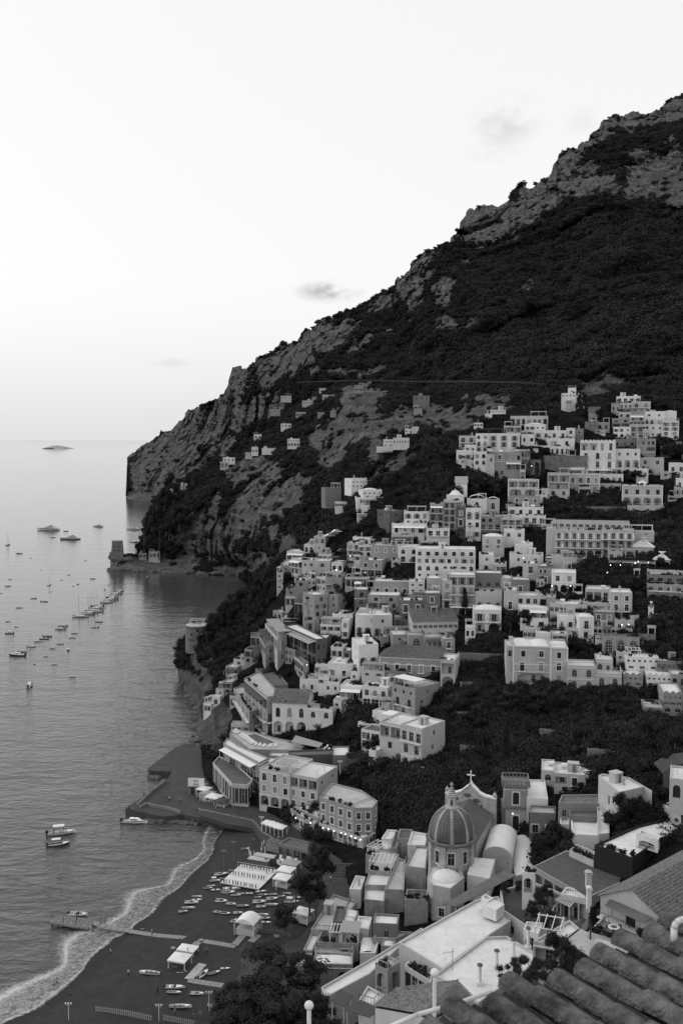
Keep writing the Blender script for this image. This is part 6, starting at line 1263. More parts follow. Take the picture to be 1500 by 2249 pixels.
RP('T7', [(470, 610), (885, 615), (850, 540), (500, 545)], None, 5, 's4', 2, 'grey', 'long low house with a patched grey roof in the valley', roofm=M_tile)
RP('T7', [(590, 870), (795, 880), (795, 735), (570, 720)], None, 3.5, '-', 0, 'flat', 'wide bright canvas like roof in the valley garden')
RP('T7', [(485, 785), (560, 790), (555, 690), (485, 680)], None, 4, '-', 0, 'flat', 'narrow bright roof strip left of the canvas like roof')
RP('T7', [(565, 715), (800, 725), (800, 670), (560, 675)], None, 4, '-', 3, 'dark', 'dark awning roof above the canvas like one')
RP('T7', [(800, 870), (890, 860), (890, 690), (790, 640)], None, 4, 's2', 1, 'flat', 'narrow pale courtyard roof beside the palm')
RP('T7', [(965, 525), (1170, 480), (1240, 510), (1050, 400), (830, 370), (800, 385)], None, 7, 's3', 1, 'flat', 'sloping white roofed house behind the tall palm', extras='h k c')
RP('T7', [(1155, 610), (1245, 650), (1560, 520), (1500, 470), (1240, 565)], 27, 7, 'a1', 4, 'flat', 'dark sided white house with one rimmed arch window', facs={1: ['w3']}, extras='h g4 c', trimmed=True)
RP('T7', [(1325, 625), (1480, 672), (1600, 615), (1445, 585)], 30.5, 6, 's2', 0, 'flat', 'white upper block with drums on its roof at the right edge', extras='k')
RP('T7', [(770, 955), (1080, 1068), (1310, 905), (1600, 790), (1560, 690), (1120, 800)], 28, 8, '-', 5, 'flat', 'black walled palace with a bright white roof terrace', name='palace', facs={1: ['-', '-'], 2: ['-', 't3']}, extras='g8', trimmed=True)
RP('T7', [(1110, 870), (1290, 930), (1300, 890), (1150, 830)], 30.2, 2.4, 'A1', 0, 'flat', 'white roof room with a scalloped awning on the black palace', extras='x', ext=0)
RP('T7', [(560, 1000), (760, 1090), (770, 1010), (620, 950)], 24.5, 4, '-', 1, 'terrace', 'planted white terrace left of the black walled palace', extras='g9 r')
RP('T7', [(262, 1135), (712, 1392), (1030, 1245), (540, 1000)], 23.2, 5, 'L5', 2, 'dark', 'large dark flat roof stretching before the black palace', par=.05, roofm=mat('dark metal roof', .085, .8, .2, .8, .2))
H('P', 1470, 1712, 1530, 1760, 0, 'a2', 1, 'flat', 'pale arched wall house at the right edge beside the road bend', Y=205, ext=3)
ribbon('road', [(1455, 1700), (1475, 1688), (1500, 1680), (1560, 1672)], lambda x, y: np.array([222 - (x - 1455) * .1]), 7, 5, M_quay, 0)
RP('B5', [(240, 1110), (560, 940), (780, 740), (960, 640), (930, 610), (640, 790), (215, 1035)], 15, 8, '-', 1, 'flat', 'long white parapet roof running down towards the promenade trees', ext=4)
RP('B5', [(770, 715), (1080, 905), (1412, 665), (1570, 560), (1480, 385), (1330, 405)], 24, 9, '-', 1, 'flat', 'largest pale flat roof with faint stains in the lower centre', ext=4)
BIG = dict(LAST)
RP('P', [(955, 2140), (1050, 2202), (1110, 2160), (1203, 2108), (1113, 2055), (1066, 2057)], 26, 9, '-', 1, 'flat', 'white chimney lined roof in front of the largest pale one', ext=5)
RP('B5', [(810, 880), (1000, 1000), (1010, 940), (830, 850)], 22.6, 4, 'f4', 1, 'grey', 'patterned wall terrace with rooftop plants under the largest roof', extras='g9')
RP('B5', [(600, 870), (690, 912), (778, 852), (680, 800)], 22.5, 9, 'A1/A1', 2, 'terrace', 'grey arched gateway house with a planted top', extras='g8 r', facs={1: ['A1', 'A1']})
RP('B5', [(480, 1130), (590, 1165), (668, 1090), (545, 1025)], 24, 6, '-', 1, 'flat', 'small white railed terrace below the grey arched gateway', extras='r')
RP('B6', [(330, 470), (440, 500), (475, 420), (350, 410)], 27.5, 4, 'A1', 0, 'flat', 'white arched garden lodge beside the largest pale roof')
RP('B6', [(30, 290), (130, 330), (190, 285), (95, 245)], 26.2, 1.6, '-', 0, 'flat', 'white rooftop box with a dark tiled rim', par=.1, ext=.5)
RP('B6', [(20, 230), (70, 265), (110, 240), (55, 210)], 26.4, 1.4, '-', 0, 'flat', 'smallest white rooftop box beside the rimmed one', ext=1)
H('B6', 320, 55, 405, 210, -8, 'A1', 0, 'flat', 'white garden gate wall with a steep stair and urns', Y=176, dep=2, ext=4, extras='g3', name='garden_wall', cat='wall')
RP('B6', [(600, 210), (800, 245), (690, 165), (640, 160)], 28.5, 5, 'L3', 0, 'flat', 'white bar pavilion with a striped awning in the hotel garden', extras='r')
RP('B6', [(330, 430), (500, 470), (560, 300), (800, 340), (700, 420), (830, 360), (800, 250), (600, 200), (400, 120), (160, 180), (180, 330)], 24.6, 5, '-', 1, 'terrace', 'paved white walled hotel garden full of trees and guests', name='garden_terrace', extras='g9', roofm=M_pave)
A = Vector((49.3, 148)); dd = Vector((12.3, 11.)).normalized(); e2 = Vector((-dd.y, dd.x)); B = A + dd * 26
bldg([tuple(A), tuple(B), tuple(B + e2 * 11.1), tuple(A + e2 * 11.1)], 30.5, 36.2, ['-', 'w3'], 1, 'gable', 'white house under the big tiled gable roof at the right', facs={3: ['b1', '-0']}, ext=4, seed=3)
chimney(LAST['root'], -14.5, -1.0, 5.6, 2.2, .9); chimney(LAST['root'], -15.5, -5.5, 4.0, 3.2, .7, M_wall[0])
RP('P', [(1290, 2047), (1400, 2080), (1445, 2052), (1395, 2018), (1330, 2006)], 33.4, 4, 'L2', 1, 'terrace', 'balustraded terrace with a round table beside the tiled gable house', name='terrace', extras='r g9', roofm=M_wall[2])
RP('P', [(1170, 2066), (1230, 2076), (1274, 2040), (1250, 2020)], 32.5, 4, 'L1', 1, 'flat', 'white framed pergola terrace left of the pale flat canopy', extras='p3 g3')
R0, R1 = at(1005, 2152, 112), at(922, 2226, 105); E0, E1 = at(873, 2169, 115.5), at(824, 2209, 111.8); S0, S1 = at(1039, 2187, 107), at(947, 2238, 101)
root = empty('house', (R1.x, R1.y, 38)); tag(root, 'dark tiled ridge house at the bottom, left of the foreground tiles', 'house'); loc = lambda p: Vector(p) - root.location
tile_slope(root, loc(E1), loc(E0), loc(R0), loc(R1), None, .26); tile_slope(root, loc(S0), loc(S1), loc(R1), loc(R0), None, .26)
b = MB(); b.tube(loc(R0), loc(R1), .14); b.build('ridge', M_tile, root); b = MB(); Pw = [loc(E1), loc(R1), loc(S1), loc(S0), loc(R0), loc(E0)]; b.add([(p.x, p.y, p.z - .25) for p in Pw] + [(p.x, p.y, -6) for p in Pw], [(i, (i + 1) % 6, 6 + (i + 1) % 6, 6 + i) for i in range(6)]); b.build('wall', M_wall[1], root)
TREES = {}
def crown_mesh(kind, k):
 key = (kind, k)
 if key in TREES: return TREES[key]
 sd = 40 + k * 9 + len(kind); r = random.Random(sd); b = MB()
 def clump(c, rad, n, size, flat=1.0, m=0):
  for i in range(n):
   d = Vector((r.gauss(0, 1), r.gauss(0, 1), r.gauss(0, 1))).normalized(); p = Vector(c) + Vector((d.x, d.y, d.z * flat)) * rad * r.uniform(.55, 1.05)
   nn = (d + Vector((r.uniform(-.7, .7), r.uniform(-.7, .7), r.uniform(-.2, 1)))).normalized(); t = nn.cross(Vector((r.uniform(-1, 1), r.uniform(-1, 1), .3))).normalized(); u = nn.cross(t); s = size * r.uniform(.6, 1.4); e = s * r.uniform(.5, 1)
   b.add([p - t * s, p + u * e, p + t * s, p - u * e * .8], [(0, 1, 2, 3)])
  k = rad * .62; b.lathe([(k * .3, -k * flat), (k, -k * .3 * flat), (k * .8, k * .5 * flat), (k * .2, k * flat)], 6, c)
 if kind == 'pine':        # umbrella: flat layered crown
  for i in range(16): a = r.uniform(0, 6.28); q = r.uniform(.05, .8) ** .7; clump((math.cos(a) * q, math.sin(a) * q, .12 * (1 - q) + r.uniform(-.12, .1)), r.uniform(.2, .32), 90, .045, .5)
 elif kind == 'round':
  for i in range(20): a = r.uniform(0, 6.28); z = r.uniform(-.6, .75); q = math.sqrt(max(.05, 1 - z * z)) * r.uniform(.3, .8); clump((math.cos(a) * q, math.sin(a) * q, z), r.uniform(.26, .42), 120, .055, .9)
 elif kind == 'big':
  for i in range(60): a = r.uniform(0, 6.28); z = r.uniform(-.95, .85); q = math.sqrt(max(.05, 1 - z * z)) * r.uniform(.3, .95); clump((math.cos(a) * q, math.sin(a) * q, z), r.uniform(.16, .30), 190, .030, .85)
 elif kind == 'cypress':
  for i in range(14): z = -.9 + 1.8 * i / 13; w = math.sin(min(1, (z + 1.05) / .9) * 1.57) * (1 - max(0, z) * .75); clump((r.uniform(-.1, .1), r.uniform(-.1, .1), z), max(.14, .42 * w), 60, .05, 1.4)
 elif kind == 'palm':
  for i in range(22):
   a = i * 2.4; el = r.uniform(-.5, 1.1); L_ = r.uniform(.85, 1.05); d0 = Vector((math.cos(a), math.sin(a), 0)); side = Vector((-d0.y, d0.x, 0)); prev = Vector((0, 0, 0))
   pts = [d0 * (t * L_ * math.cos(el * (1 - t * .5))) + Vector((0, 0, math.sin(el) * t - 1.0 * t * t * .8)) for t in (0, .25, .5, .75, 1)]
   for p, q, w0, w1 in zip(pts, pts[1:], (.04, .15, .17, .12), (.15, .17, .12, .02)): b.quad(p - side * w0 - Vector((0, 0, .06)), q - side * w1 - Vector((0, 0, .06)), q, p); b.quad(p, q, q + side * w1 - Vector((0, 0, .06)), p + side * w0 - Vector((0, 0, .06)))
 me = b.mesh('crown', M_pine if kind in ('pine', 'cypress') else M_leaf2); TREES[key] = me; return me
def tree(px, yb, top, w, kind, label, Y=None, group=None, z=None, name=None, lean=0):
 """tree standing at picture point (px, yb) with its top at picture height 'top' and crown width w"""
 Yc = Y or float(townY(px, yb)[0]); c = at(px, yb, Yc); s = Yc / ray(px, yb)[1] / F; H_ = (at(px, top, Yc).z - c.z); rw = w * s / 2
 nm = name or {'pine': 'pine_tree', 'round': 'tree', 'big': 'tree', 'cypress': 'cypress_tree', 'palm': 'palm_tree'}[kind]
 root = empty(nm, c, rnd.uniform(0, 6)); tag(root, label, nm.replace('_', ' '), group)
 fr = {'pine': .22, 'round': .5, 'big': .50, 'cypress': .47, 'palm': .0}[kind]; ch = max(H_ * fr, rw * .35 if kind == 'pine' else 0); cz = H_ - ch if kind != 'palm' else H_ - rw * .55
 o = link('crown', crown_mesh(kind, rnd.randrange(3)), root, (lean, 0, cz)); o.scale = (rw / (.95 if kind != 'cypress' else .45), rw / (.95 if kind != 'cypress' else .45), ch if kind != 'palm' else rw)
 b = MB(); t0 = max(.12, H_ * .028); b.tube((0, 0, -2), (lean * .4, 0, cz * .6), t0 * 1.2, t0 * .85, 7); b.tube((lean * .4, 0, cz * .6), (lean, 0, cz + (ch * .3 if kind != 'palm' else 0)), t0 * .85, t0 * .6, 7)
 if kind not in ('palm', 'cypress'):
  for i in range(5): a = i * 1.3; b.tube((lean * .8, 0, cz * .75), (lean + math.cos(a) * rw * .55, math.sin(a) * rw * .55, cz + ch * .2), t0 * .4, t0 * .15, 5)
 b.build('trunk', M_bark, root); return root
T = tree
for i, (x, yb, t, w) in enumerate([(298, 1212, 1186, 26), (318, 1208, 1150, 22), (322, 1190, 1130, 20), (335, 1165, 1108, 26), (345, 1140, 1092, 22), (362, 1120, 1072, 30), (382, 1108, 1060, 28), (405, 1090, 1045, 30), (430, 1080, 1035, 26), (330, 1212, 1172, 30), (352, 1200, 1150, 34), (372, 1180, 1128, 34), (395, 1160, 1105, 36), (350, 1225, 1180, 30)]):
 T(x, yb, t, w, 'pine' if i < 1 or i % 3 == 1 else 'round', ['umbrella pine leaning out right beside the watch tower', 'pine second lowest on the headland edge above the watch tower', 'small pine on the steep edge above the watch tower pines', 'tree where the headland edge first meets the open sea', 'pine on the headland edge level with the far waterline', 'round tree on the headland ridge left of the first hut', 'tree crowning the headland ridge beside the first hut', 'tree on the ridge between the two white huts', 'topmost tree on the ridge by the second white hut', 'dark tree just behind the arched house below the headland', 'dark tree in the middle of the headland wood', 'tree in the right half of the headland wood', 'tree at the upper right of the headland wood', 'lowest dark tree above the arched house'][i], Y=float(midY(x, yb)[0]) - 3)
Lt = [(428, 1400, 1352, 34, 'pine', 'pine behind the squat round tower on the sea cliff'), (405, 1450, 1414, 32, 'round', 'bushy tree jutting over the sea below the round tower'), (455, 1420, 1378, 44, 'pine', 'spreading pine right of the squat round tower'), (412, 1475, 1440, 28, 'round', 'small tree halfway down the sea cliff'), (470, 1400, 1345, 40, 'round', 'tall dark tree on the wooded slope right of the round tower'),
 (500, 1375, 1315, 44, 'round', 'dark tree in the upper middle of the seaward wood'), (535, 1345, 1290, 44, 'round', 'dark tree near the top of the seaward wood'), (565, 1345, 1282, 40, 'round', 'dark tree beside the left edge of the houses'), (588, 1290, 1240, 30, 'round', 'uppermost tree of the seaward wood touching the houses'), (510, 1440, 1385, 36, 'round', 'tree at the lower right of the seaward wood'), (480, 1450, 1400, 40, 'round', 'tree in the middle bottom of the seaward wood'),
 (1163, 1040, 968, 68, 'pine', 'broad umbrella pine over the arcade in the upper town'), (1190, 1070, 1002, 16, 'cypress', 'slim dark cypress beside the stone retaining wall'), (1178, 1078, 1015, 14, 'cypress', 'second slim cypress just left of the first'), (1050, 1075, 1038, 40, 'round', 'dense dark tree left of the deep balcony villa'), (1085, 1085, 1048, 40, 'round', 'dark tree touching the deep balcony villa'),
 (1480, 905, 862, 90, 'pine', 'huge spreading pine at the top right corner of the town'), (1425, 895, 865, 40, 'round', 'dark tree left of the huge pine'), (1275, 905, 862, 30, 'round', 'tree hugging the lone white house in the woods'), (1320, 930, 895, 30, 'round', 'tree behind the dark three-window house'), (1480, 1075, 1032, 26, 'palm', 'palm with a shaggy head beside the white cube house at the right edge'),
 (1395, 1055, 1032, 46, 'round', 'clipped dark tree under the great round arches'), (1375, 1058, 1030, 34, 'round', 'left half of the clipped tree pair under the great arches'), (1460, 1100, 1050, 24, 'round', 'tree right of the domed villa'), (1470, 1140, 1100, 30, 'round', 'dark tree lower right of the domed villa'), (875, 1280, 1244, 30, 'round', 'round dark tree in front of the long white hotel'), (897, 1276, 1246, 28, 'round', 'second round tree beside the hotel wall'),
 (762, 1250, 1228, 34, 'pine', 'small flat topped pine over the curving road'), (737, 1215, 1190, 24, 'round', 'dark tree inside the bend of the road'), (780, 1180, 1148, 36, 'round', 'tree growing under the narrow trimmed house'), (745, 1330, 1290, 34, 'round', 'dark tree beside the planted roof house'), (1180, 1185, 1158, 24, 'round', 'tree beside the end wall of the terraced hotel'), (1150, 1375, 1335, 36, 'round', 'dark tree right of the white domed two-arch house'),
 (1120, 1380, 1340, 34, 'round', 'dark tree against the domed two-arch house'), (1020, 1350, 1290, 20, 'cypress', 'narrow dark tree in the gap left of the blank white block'), (1290, 1265, 1222, 44, 'round', 'large dark tree below the middle of the terraced hotel'), (1325, 1265, 1220, 20, 'cypress', 'cypress left of the lamp lit restaurant'), (1465, 1390, 1340, 60, 'round', 'big dark tree in the ravine right of the tall corner house'), (1440, 1400, 1350, 40, 'round', 'dark ravine tree beside the slender stair tower'),
 (1378, 1300, 1262, 34, 'round', 'dark tree under the garden shed with a white roof'), (1490, 1250, 1205, 40, 'round', 'dark tree right of the tent roofed pavilion'), (790, 1700, 1646, 64, 'pine', 'black umbrella pine left of the big ravine house'), (830, 1712, 1660, 70, 'pine', 'black umbrella pine in front of the big ravine house'), (768, 1640, 1585, 34, 'round', 'dark tree behind the pool terrace tower'), (1338, 1830, 1783, 40, 'palm', 'tall palm with a bare trunk in the valley garden'),
 (1360, 1835, 1738, 66, 'round', 'great round dark tree right of the tall palm'), (1392, 1820, 1745, 50, 'round', 'right half of the great dark tree mass by the palm'), (1215, 1870, 1802, 60, 'round', 'garden tree between the chapel vault and the valley roofs'), (1250, 1880, 1820, 44, 'round', 'bushy garden tree right of the chapel vault'), (1262, 1850, 1828, 34, 'palm', 'small spiky palm beside the canvas like roof'),
 (1120, 1560, 1515, 60, 'round', 'dark tree under the great villa'), (1180, 1570, 1512, 60, 'round', 'dark tree right under the middle of the great villa'), (1250, 1560, 1500, 60, 'round', 'tree under the arched window house'), (1330, 1570, 1505, 64, 'round', 'tree crown below the terrace house of the ravine'), (1050, 1600, 1540, 50, 'round', 'dark tree left in the ravine below the villa steps'), (1060, 1680, 1600, 36, 'round', 'tree standing above the curved path'), (1110, 1680, 1580, 22, 'cypress', 'tall dark cypress above the curved path'),
 (1000, 1580, 1520, 60, 'round', 'tree right of the slatted pergola terrace'), (1420, 1650, 1570, 70, 'round', 'big tree in the ravine at the right'), (1280, 1660, 1590, 60, 'round', 'big tree in the middle of the dark ravine'), (1480, 1690, 1600, 60, 'round', 'tree above the road bend at the right edge')]
for x, yb, t, w, k, lb in Lt: T(x, yb, t, w, k, lb)
for x, yb, t, w, k, lb, Y in [(706, 1935, 1848, 74, 'round', 'tall tree at the top of the promenade beside the piazza', 226), (680, 1990, 1910, 84, 'round', 'spreading tree over the beach bar tents', 212), (628, 2040, 1985, 64, 'round', 'dark tree beside the vaulted beach pavilion', 205), (650, 1985, 1930, 46, 'pine', 'slender tree between the bar tents and the lane', 214),
 (598, 2238, 2104, 255, 'big', 'huge dark tree filling the bottom centre of the view', 174), (560, 2330, 2190, 210, 'big', 'lowest dark tree cut by the bottom edge left of the ball post', 160), (690, 2320, 2195, 120, 'big', 'dark tree right behind the ball topped post at the bottom edge', 158), (660, 2180, 2105, 80, 'big', 'tree with airy branches in front of the white rounded hall', 176), (512, 2235, 2165, 90, 'big', 'left outer part of the dark tree group at the bottom', 174),
 (1138, 2190, 2103, 88, 'big', 'pale leaved bushy tree behind the foreground roof tiles', 92), (1230, 2180, 2052, 96, 'big', 'dark tree left of the pale flat canopy', 112), (1178, 2160, 2105, 50, 'round', 'small tree between the two trees behind the roof tiles', 104),
 (1185, 1990, 1945, 36, 'round', 'clipped tree in the middle of the hotel garden', 172), (1165, 2020, 1975, 34, 'round', 'rounded tree in front of the garden guests', 166), (1202, 1975, 1940, 30, 'round', 'tree behind the striped awning', 177), (1110, 1965, 1935, 26, 'round', 'low tree beside the round garden fountain', 182), (1206, 2030, 1998, 34, 'round', 'dark shrub tree by the garden wall', 164), (1140, 1960, 1932, 22, 'round', 'small tree left of the garden gate', 183),
 (1296, 2035, 1990, 9, 'cypress', 'thin cypress beside the tall white chimney', 147), (1412, 2075, 2035, 36, 'round', 'dark shrub on the round table terrace', 139), (1465, 2120, 2060, 90, 'big', 'blurred shrub behind the foreground tiles at the right', 60)]:
 T(x, yb, t, w, k, lb, Y=Y)
M_hull = [mat('white boat paint', .80, .35, .06, 1, spec=.5), mat('grey boat paint', .28, .4, spec=.4), mat('dark boat paint', .05, .4, spec=.4), mat('inflatable tube', .45, .55)]
M_deck = mat('boat deck', .34, .7, .15, 3); M_teak = mat('varnished boat timber', .13, .5, .2, 4); M_engine = mat('outboard engine', .04, .35)
BM = {}
def hull_parts(kind, hc):
 """boat 1 unit long along x (bow at +.5); list of (name, mesh, children)"""
 key = (kind, hc)
 if key in BM: return BM[key]
 N_ = 13; out = []; bw = {'row': .165, 'rib': .20, 'speed': .155, 'gozzo': .17, 'yacht': .105, 'sail': .14, 'cabin': .15, 'cat': .2, 'kayak': .07}[kind]; dp = {'yacht': .075, 'sail': .085}.get(kind, .10)
 def half(t): return bw * (1 - max(0, (t - .35) / .65) ** 2.3) * (.82 + .18 * min(1, (t + 1e-6) / .2)) if kind not in ('row', 'gozzo') else bw * math.sin(math.pi * min(1, max(0, .13 + t * .87))) ** .75
 b = MB(); vs = []
 for i in range(N_):
  t = i / (N_ - 1); x = -.5 + t; h = max(half(t), .004); sheer = dp * (.75 + .55 * t ** 2 + (.12 if kind in ('row', 'gozzo') else 0) * (1 - t) ** 2)
  vs += [(x, -h, sheer), (x + (.03 if t == 1 else 0) - .02 * t, -h * .82, sheer * .3), (x - .05 * t, 0, -dp * .35 * (1 - t * .6)), (x - .02 * t, h * .82, sheer * .3), (x, h, sheer)]
 b.add(vs, [(i * 5 + j, (i + 1) * 5 + j, (i + 1) * 5 + j + 1, i * 5 + j + 1) for i in range(N_ - 1) for j in range(4)] + [(0, 1, 2, 3, 4)]); out.append(('hull', b.mesh('hull', M_hull[hc]), 0))
 d = MB(); dz = .35 if kind in ('row', 'gozzo', 'rib', 'kayak') else (.93 if kind in ('yacht', 'sail', 'cabin') else .6); vs = []
 for i in range(N_): t = i / (N_ - 1); h = max(half(t) * .93, .003); sh = dp * (.75 + .55 * t ** 2) * dz; vs += [(-.5 + t * .985, -h, sh), (-.5 + t * .985, h, sh)]
 d.add(vs, [(2 * i, 2 * i + 2, 2 * i + 3, 2 * i + 1) for i in range(N_ - 1)]); out.append(('deck', d.mesh('deck', M_deck if kind != 'row' else M_teak), 0))
 g = MB()
 for s in (-1, 1):
  for i in range(N_ - 1):
   t0, t1 = i / (N_ - 1), (i + 1) / (N_ - 1); z0, z1 = (dp * (.75 + .55 * q ** 2) for q in (t0, t1)); rr_ = .034 if kind == 'rib' else .009; g.tube((-.5 + t0, s * max(half(t0), .004), z0), (-.5 + t1, s * max(half(t1), .004), z1), rr_ * (1 if kind != 'rib' else (1 - .3 * t0)), n=6 if kind == 'rib' else 4, cap=False)
 out.append(('tube' if kind == 'rib' else 'gunwale', g.mesh('gunwale', M_hull[3] if kind == 'rib' else (M_trim if hc else M_teak)), 0))
 if kind in ('row', 'gozzo', 'rib'):
  for x in ((-.3, -.05, .2) if kind != 'rib' else (-.15, .1)):
   q = MB(); w = half(x + .5) * .95; q.box(x - .025, -w, dp * .55, x + .025, w, dp * .62); out.append(('seat', q.mesh('seat', M_teak), 0))
  q = MB(); q.add([(.2, -half(.7) * .9, dp * 1.0), (.2, half(.7) * .9, dp * 1.0), (.47, 0, dp * 1.28)], [(0, 1, 2)]); out.append(('foredeck', q.mesh('foredeck', M_hull[0]), 0))
 if kind in ('rib', 'speed', 'gozzo', 'cabin'):
  q = MB(); q.box(-.56, -.035, .0, -.49, .035, dp * 1.1); q.box(-.58, -.045, dp * .9, -.47, .045, dp * 1.75); out.append(('engine', q.mesh('engine', M_engine), 0))
 if kind in ('speed', 'rib', 'cabin'):
  q = MB(); q.box(-.06, -.05, dp * .6, .04, .05, dp * 1.35); q.add([(.04, -.06, dp * 1.35), (.04, .06, dp * 1.35), (.0, .06, dp * 2.0), (.0, -.06, dp * 2.0)], [(0, 1, 2, 3)]); out.append(('console', q.mesh('console', M_glass), 0))
 if kind == 'speed':
  q = MB(); q.add([(.05, -.12, dp * 1.0), (.05, .12, dp * 1.0), (.44, 0, dp * 1.28), (.3, -.07, dp * 1.2), (.3, .07, dp * 1.2)], [(0, 1, 4, 3), (3, 4, 2)]); q.box(-.3, -.11, dp * .6, -.2, .11, dp * .95); out.append(('foredeck', q.mesh('foredeck', M_hull[0]), 0))
 if kind == 'cabin':
  q = MB(); q.add([(-.22, -.1, dp * .9), (.26, -.07, dp * 1.1), (.26, .07, dp * 1.1), (-.22, .1, dp * .9), (-.2, -.085, dp * 1.9), (.12, -.07, dp * 1.9), (.12, .07, dp * 1.9), (-.2, .085, dp * 1.9)], [(4, 5, 6, 7), (0, 1, 5, 4), (1, 2, 6, 5), (2, 3, 7, 6), (3, 0, 4, 7)]); out.append(('cabin', q.mesh('cabin', M_hull[0]), 0))
  q = MB(); q.box(-.15, -.0925, dp * 1.35, .1, -.0885, dp * 1.7); q.box(-.15, .0885, dp * 1.35, .1, .0925, dp * 1.7); out.append(('window', q.mesh('window', M_glass), 0))
 if kind == 'gozzo':
  q = MB()
  for x in (-.28, .06):
   for s in (-1, 1): q.box(x - .006, s * .1 - .006, dp * .7, x + .006, s * .1 + .006, dp * 3.1)
  out.append(('canopy_frame', q.mesh('canopy_frame', M_iron), 0)); q = MB(); q.box(-.31, -.115, dp * 3.1, .09, .115, dp * 3.22); out.append(('canopy', q.mesh('canopy', M_canvas[0]), 0))
 if kind == 'yacht':
  for (x0, x1, w, z0, z1) in ((-.36, .22, .085, 1.0, 1.75), (-.30, .06, .07, 1.78, 2.4), (-.22, -.04, .055, 2.42, 2.75)):
   q = MB(); q.add([(x0, -w, dp * z0), (x1 + .07, -w * .6, dp * z0), (x1 + .07, w * .6, dp * z0), (x0, w, dp * z0), (x0 + .0, -w * .95, dp * z1), (x1 - .03, -w * .7, dp * z1), (x1 - .03, w * .7, dp * z1), (x0, w * .95, dp * z1)], [(4, 5, 6, 7), (0, 1, 5, 4), (1, 2, 6, 5), (2, 3, 7, 6), (3, 0, 4, 7)]); out.append(('superstructure', q.mesh('superstructure', M_hull[0]), 0))
   q = MB(); zz = dp * (z0 * .6 + z1 * .4); q.box(x0 + .05, -w * 1.01, zz, x1 - .03, -w * .975, zz + dp * .28); q.box(x0 + .05, w * .975, zz, x1 - .03, w * 1.01, zz + dp * .28); out.append(('window', q.mesh('window', M_glass), 0))
  q = MB(); q.tube((-.14, 0, dp * 2.7), (-.18, 0, dp * 3.9), .008, .003, 5); q.box(-.2, -.05, dp * 3.3, -.15, .05, dp * 3.4); out.append(('mast', q.mesh('mast', M_trim), 0))
  q = MB()
  for i in range(8): t = .55 + i * .06; q.box(-.5 + t, -half(t) * .92 - .002, dp * (.75 + .55 * t * t), -.497 + t, -half(t) * .92 + .002, dp * (.75 + .55 * t * t) + .02)
  out.append(('railing', q.mesh('railing', M_rail), 0))
 if kind in ('sail', 'cat'):
  q = MB(); q.add([(-.25, -.07, dp * .95), (.25, -.03, dp * 1.15), (.25, .03, dp * 1.15), (-.25, .07, dp * .95), (-.2, -.05, dp * 1.6), (.15, -.03, dp * 1.6), (.15, .03, dp * 1.6), (-.2, .05, dp * 1.6)], [(4, 5, 6, 7), (0, 1, 5, 4), (1, 2, 6, 5), (2, 3, 7, 6), (3, 0, 4, 7)]); out.append(('cabin', q.mesh('cabin', M_hull[0]), 0))
  q = MB(); q.tube((.08, 0, .08), (.08, 0, 1.45), .018, .012, 6); q.tube((.08, 0, .22), (-.36, 0, .21), .016, .012, 6); out.append(('mast', q.mesh('mast', M_rail), 0))
  q = MB(); q.tube((.08, 0, 1.2), (.49, 0, .12), .0025, n=3); q.tube((.08, 0, 1.2), (-.49, 0, .1), .0025, n=3); q.tube((.08, 0, 1.0), (.05, -.11, .09), .0025, n=3); q.tube((.08, 0, 1.0), (.05, .11, .09), .0025, n=3); out.append(('rigging', q.mesh('rigging', M_iron), 0))
 BM[key] = out; return out
def boat(px, py, Lpx, ang, kind, hc, label, group=None, z=0.0, roll=0.0, name=None):
 zz = z if z is not None else 0.3
 p = atz(px, py, zz)
 if z is None: zz = beach_z(p.x, p.y) + .15; p = atz(px, py, zz)
 k = p.y / ray(px, py)[1] / F
 L_ = Lpx * k / max(.45, abs(math.cos(R(ang))) + .25 * abs(math.sin(R(ang))))
 nm = name or {'row': 'rowing_boat', 'rib': 'inflatable_boat', 'speed': 'motor_boat', 'gozzo': 'canopy_boat', 'yacht': 'motor_yacht', 'sail': 'sailing_boat', 'cabin': 'cabin_boat', 'kayak': 'kayak'}[kind]
 root = empty(nm, p, R(ang)); root.rotation_euler[0] = roll; root.scale = (L_, L_, L_); tag(root, label, nm.replace('_', ' '), group)
 for n_, me, _ in hull_parts(kind, hc): link(n_, me, root)
 return root
def B1(x, y): return tp('B1', x, y)
ORD = ['first', 'second', 'third', 'fourth', 'fifth', 'sixth', 'seventh', 'eighth', 'ninth', 'tenth', 'eleventh', 'twelfth', 'thirteenth', 'fourteenth', 'fifteenth', 'sixteenth']
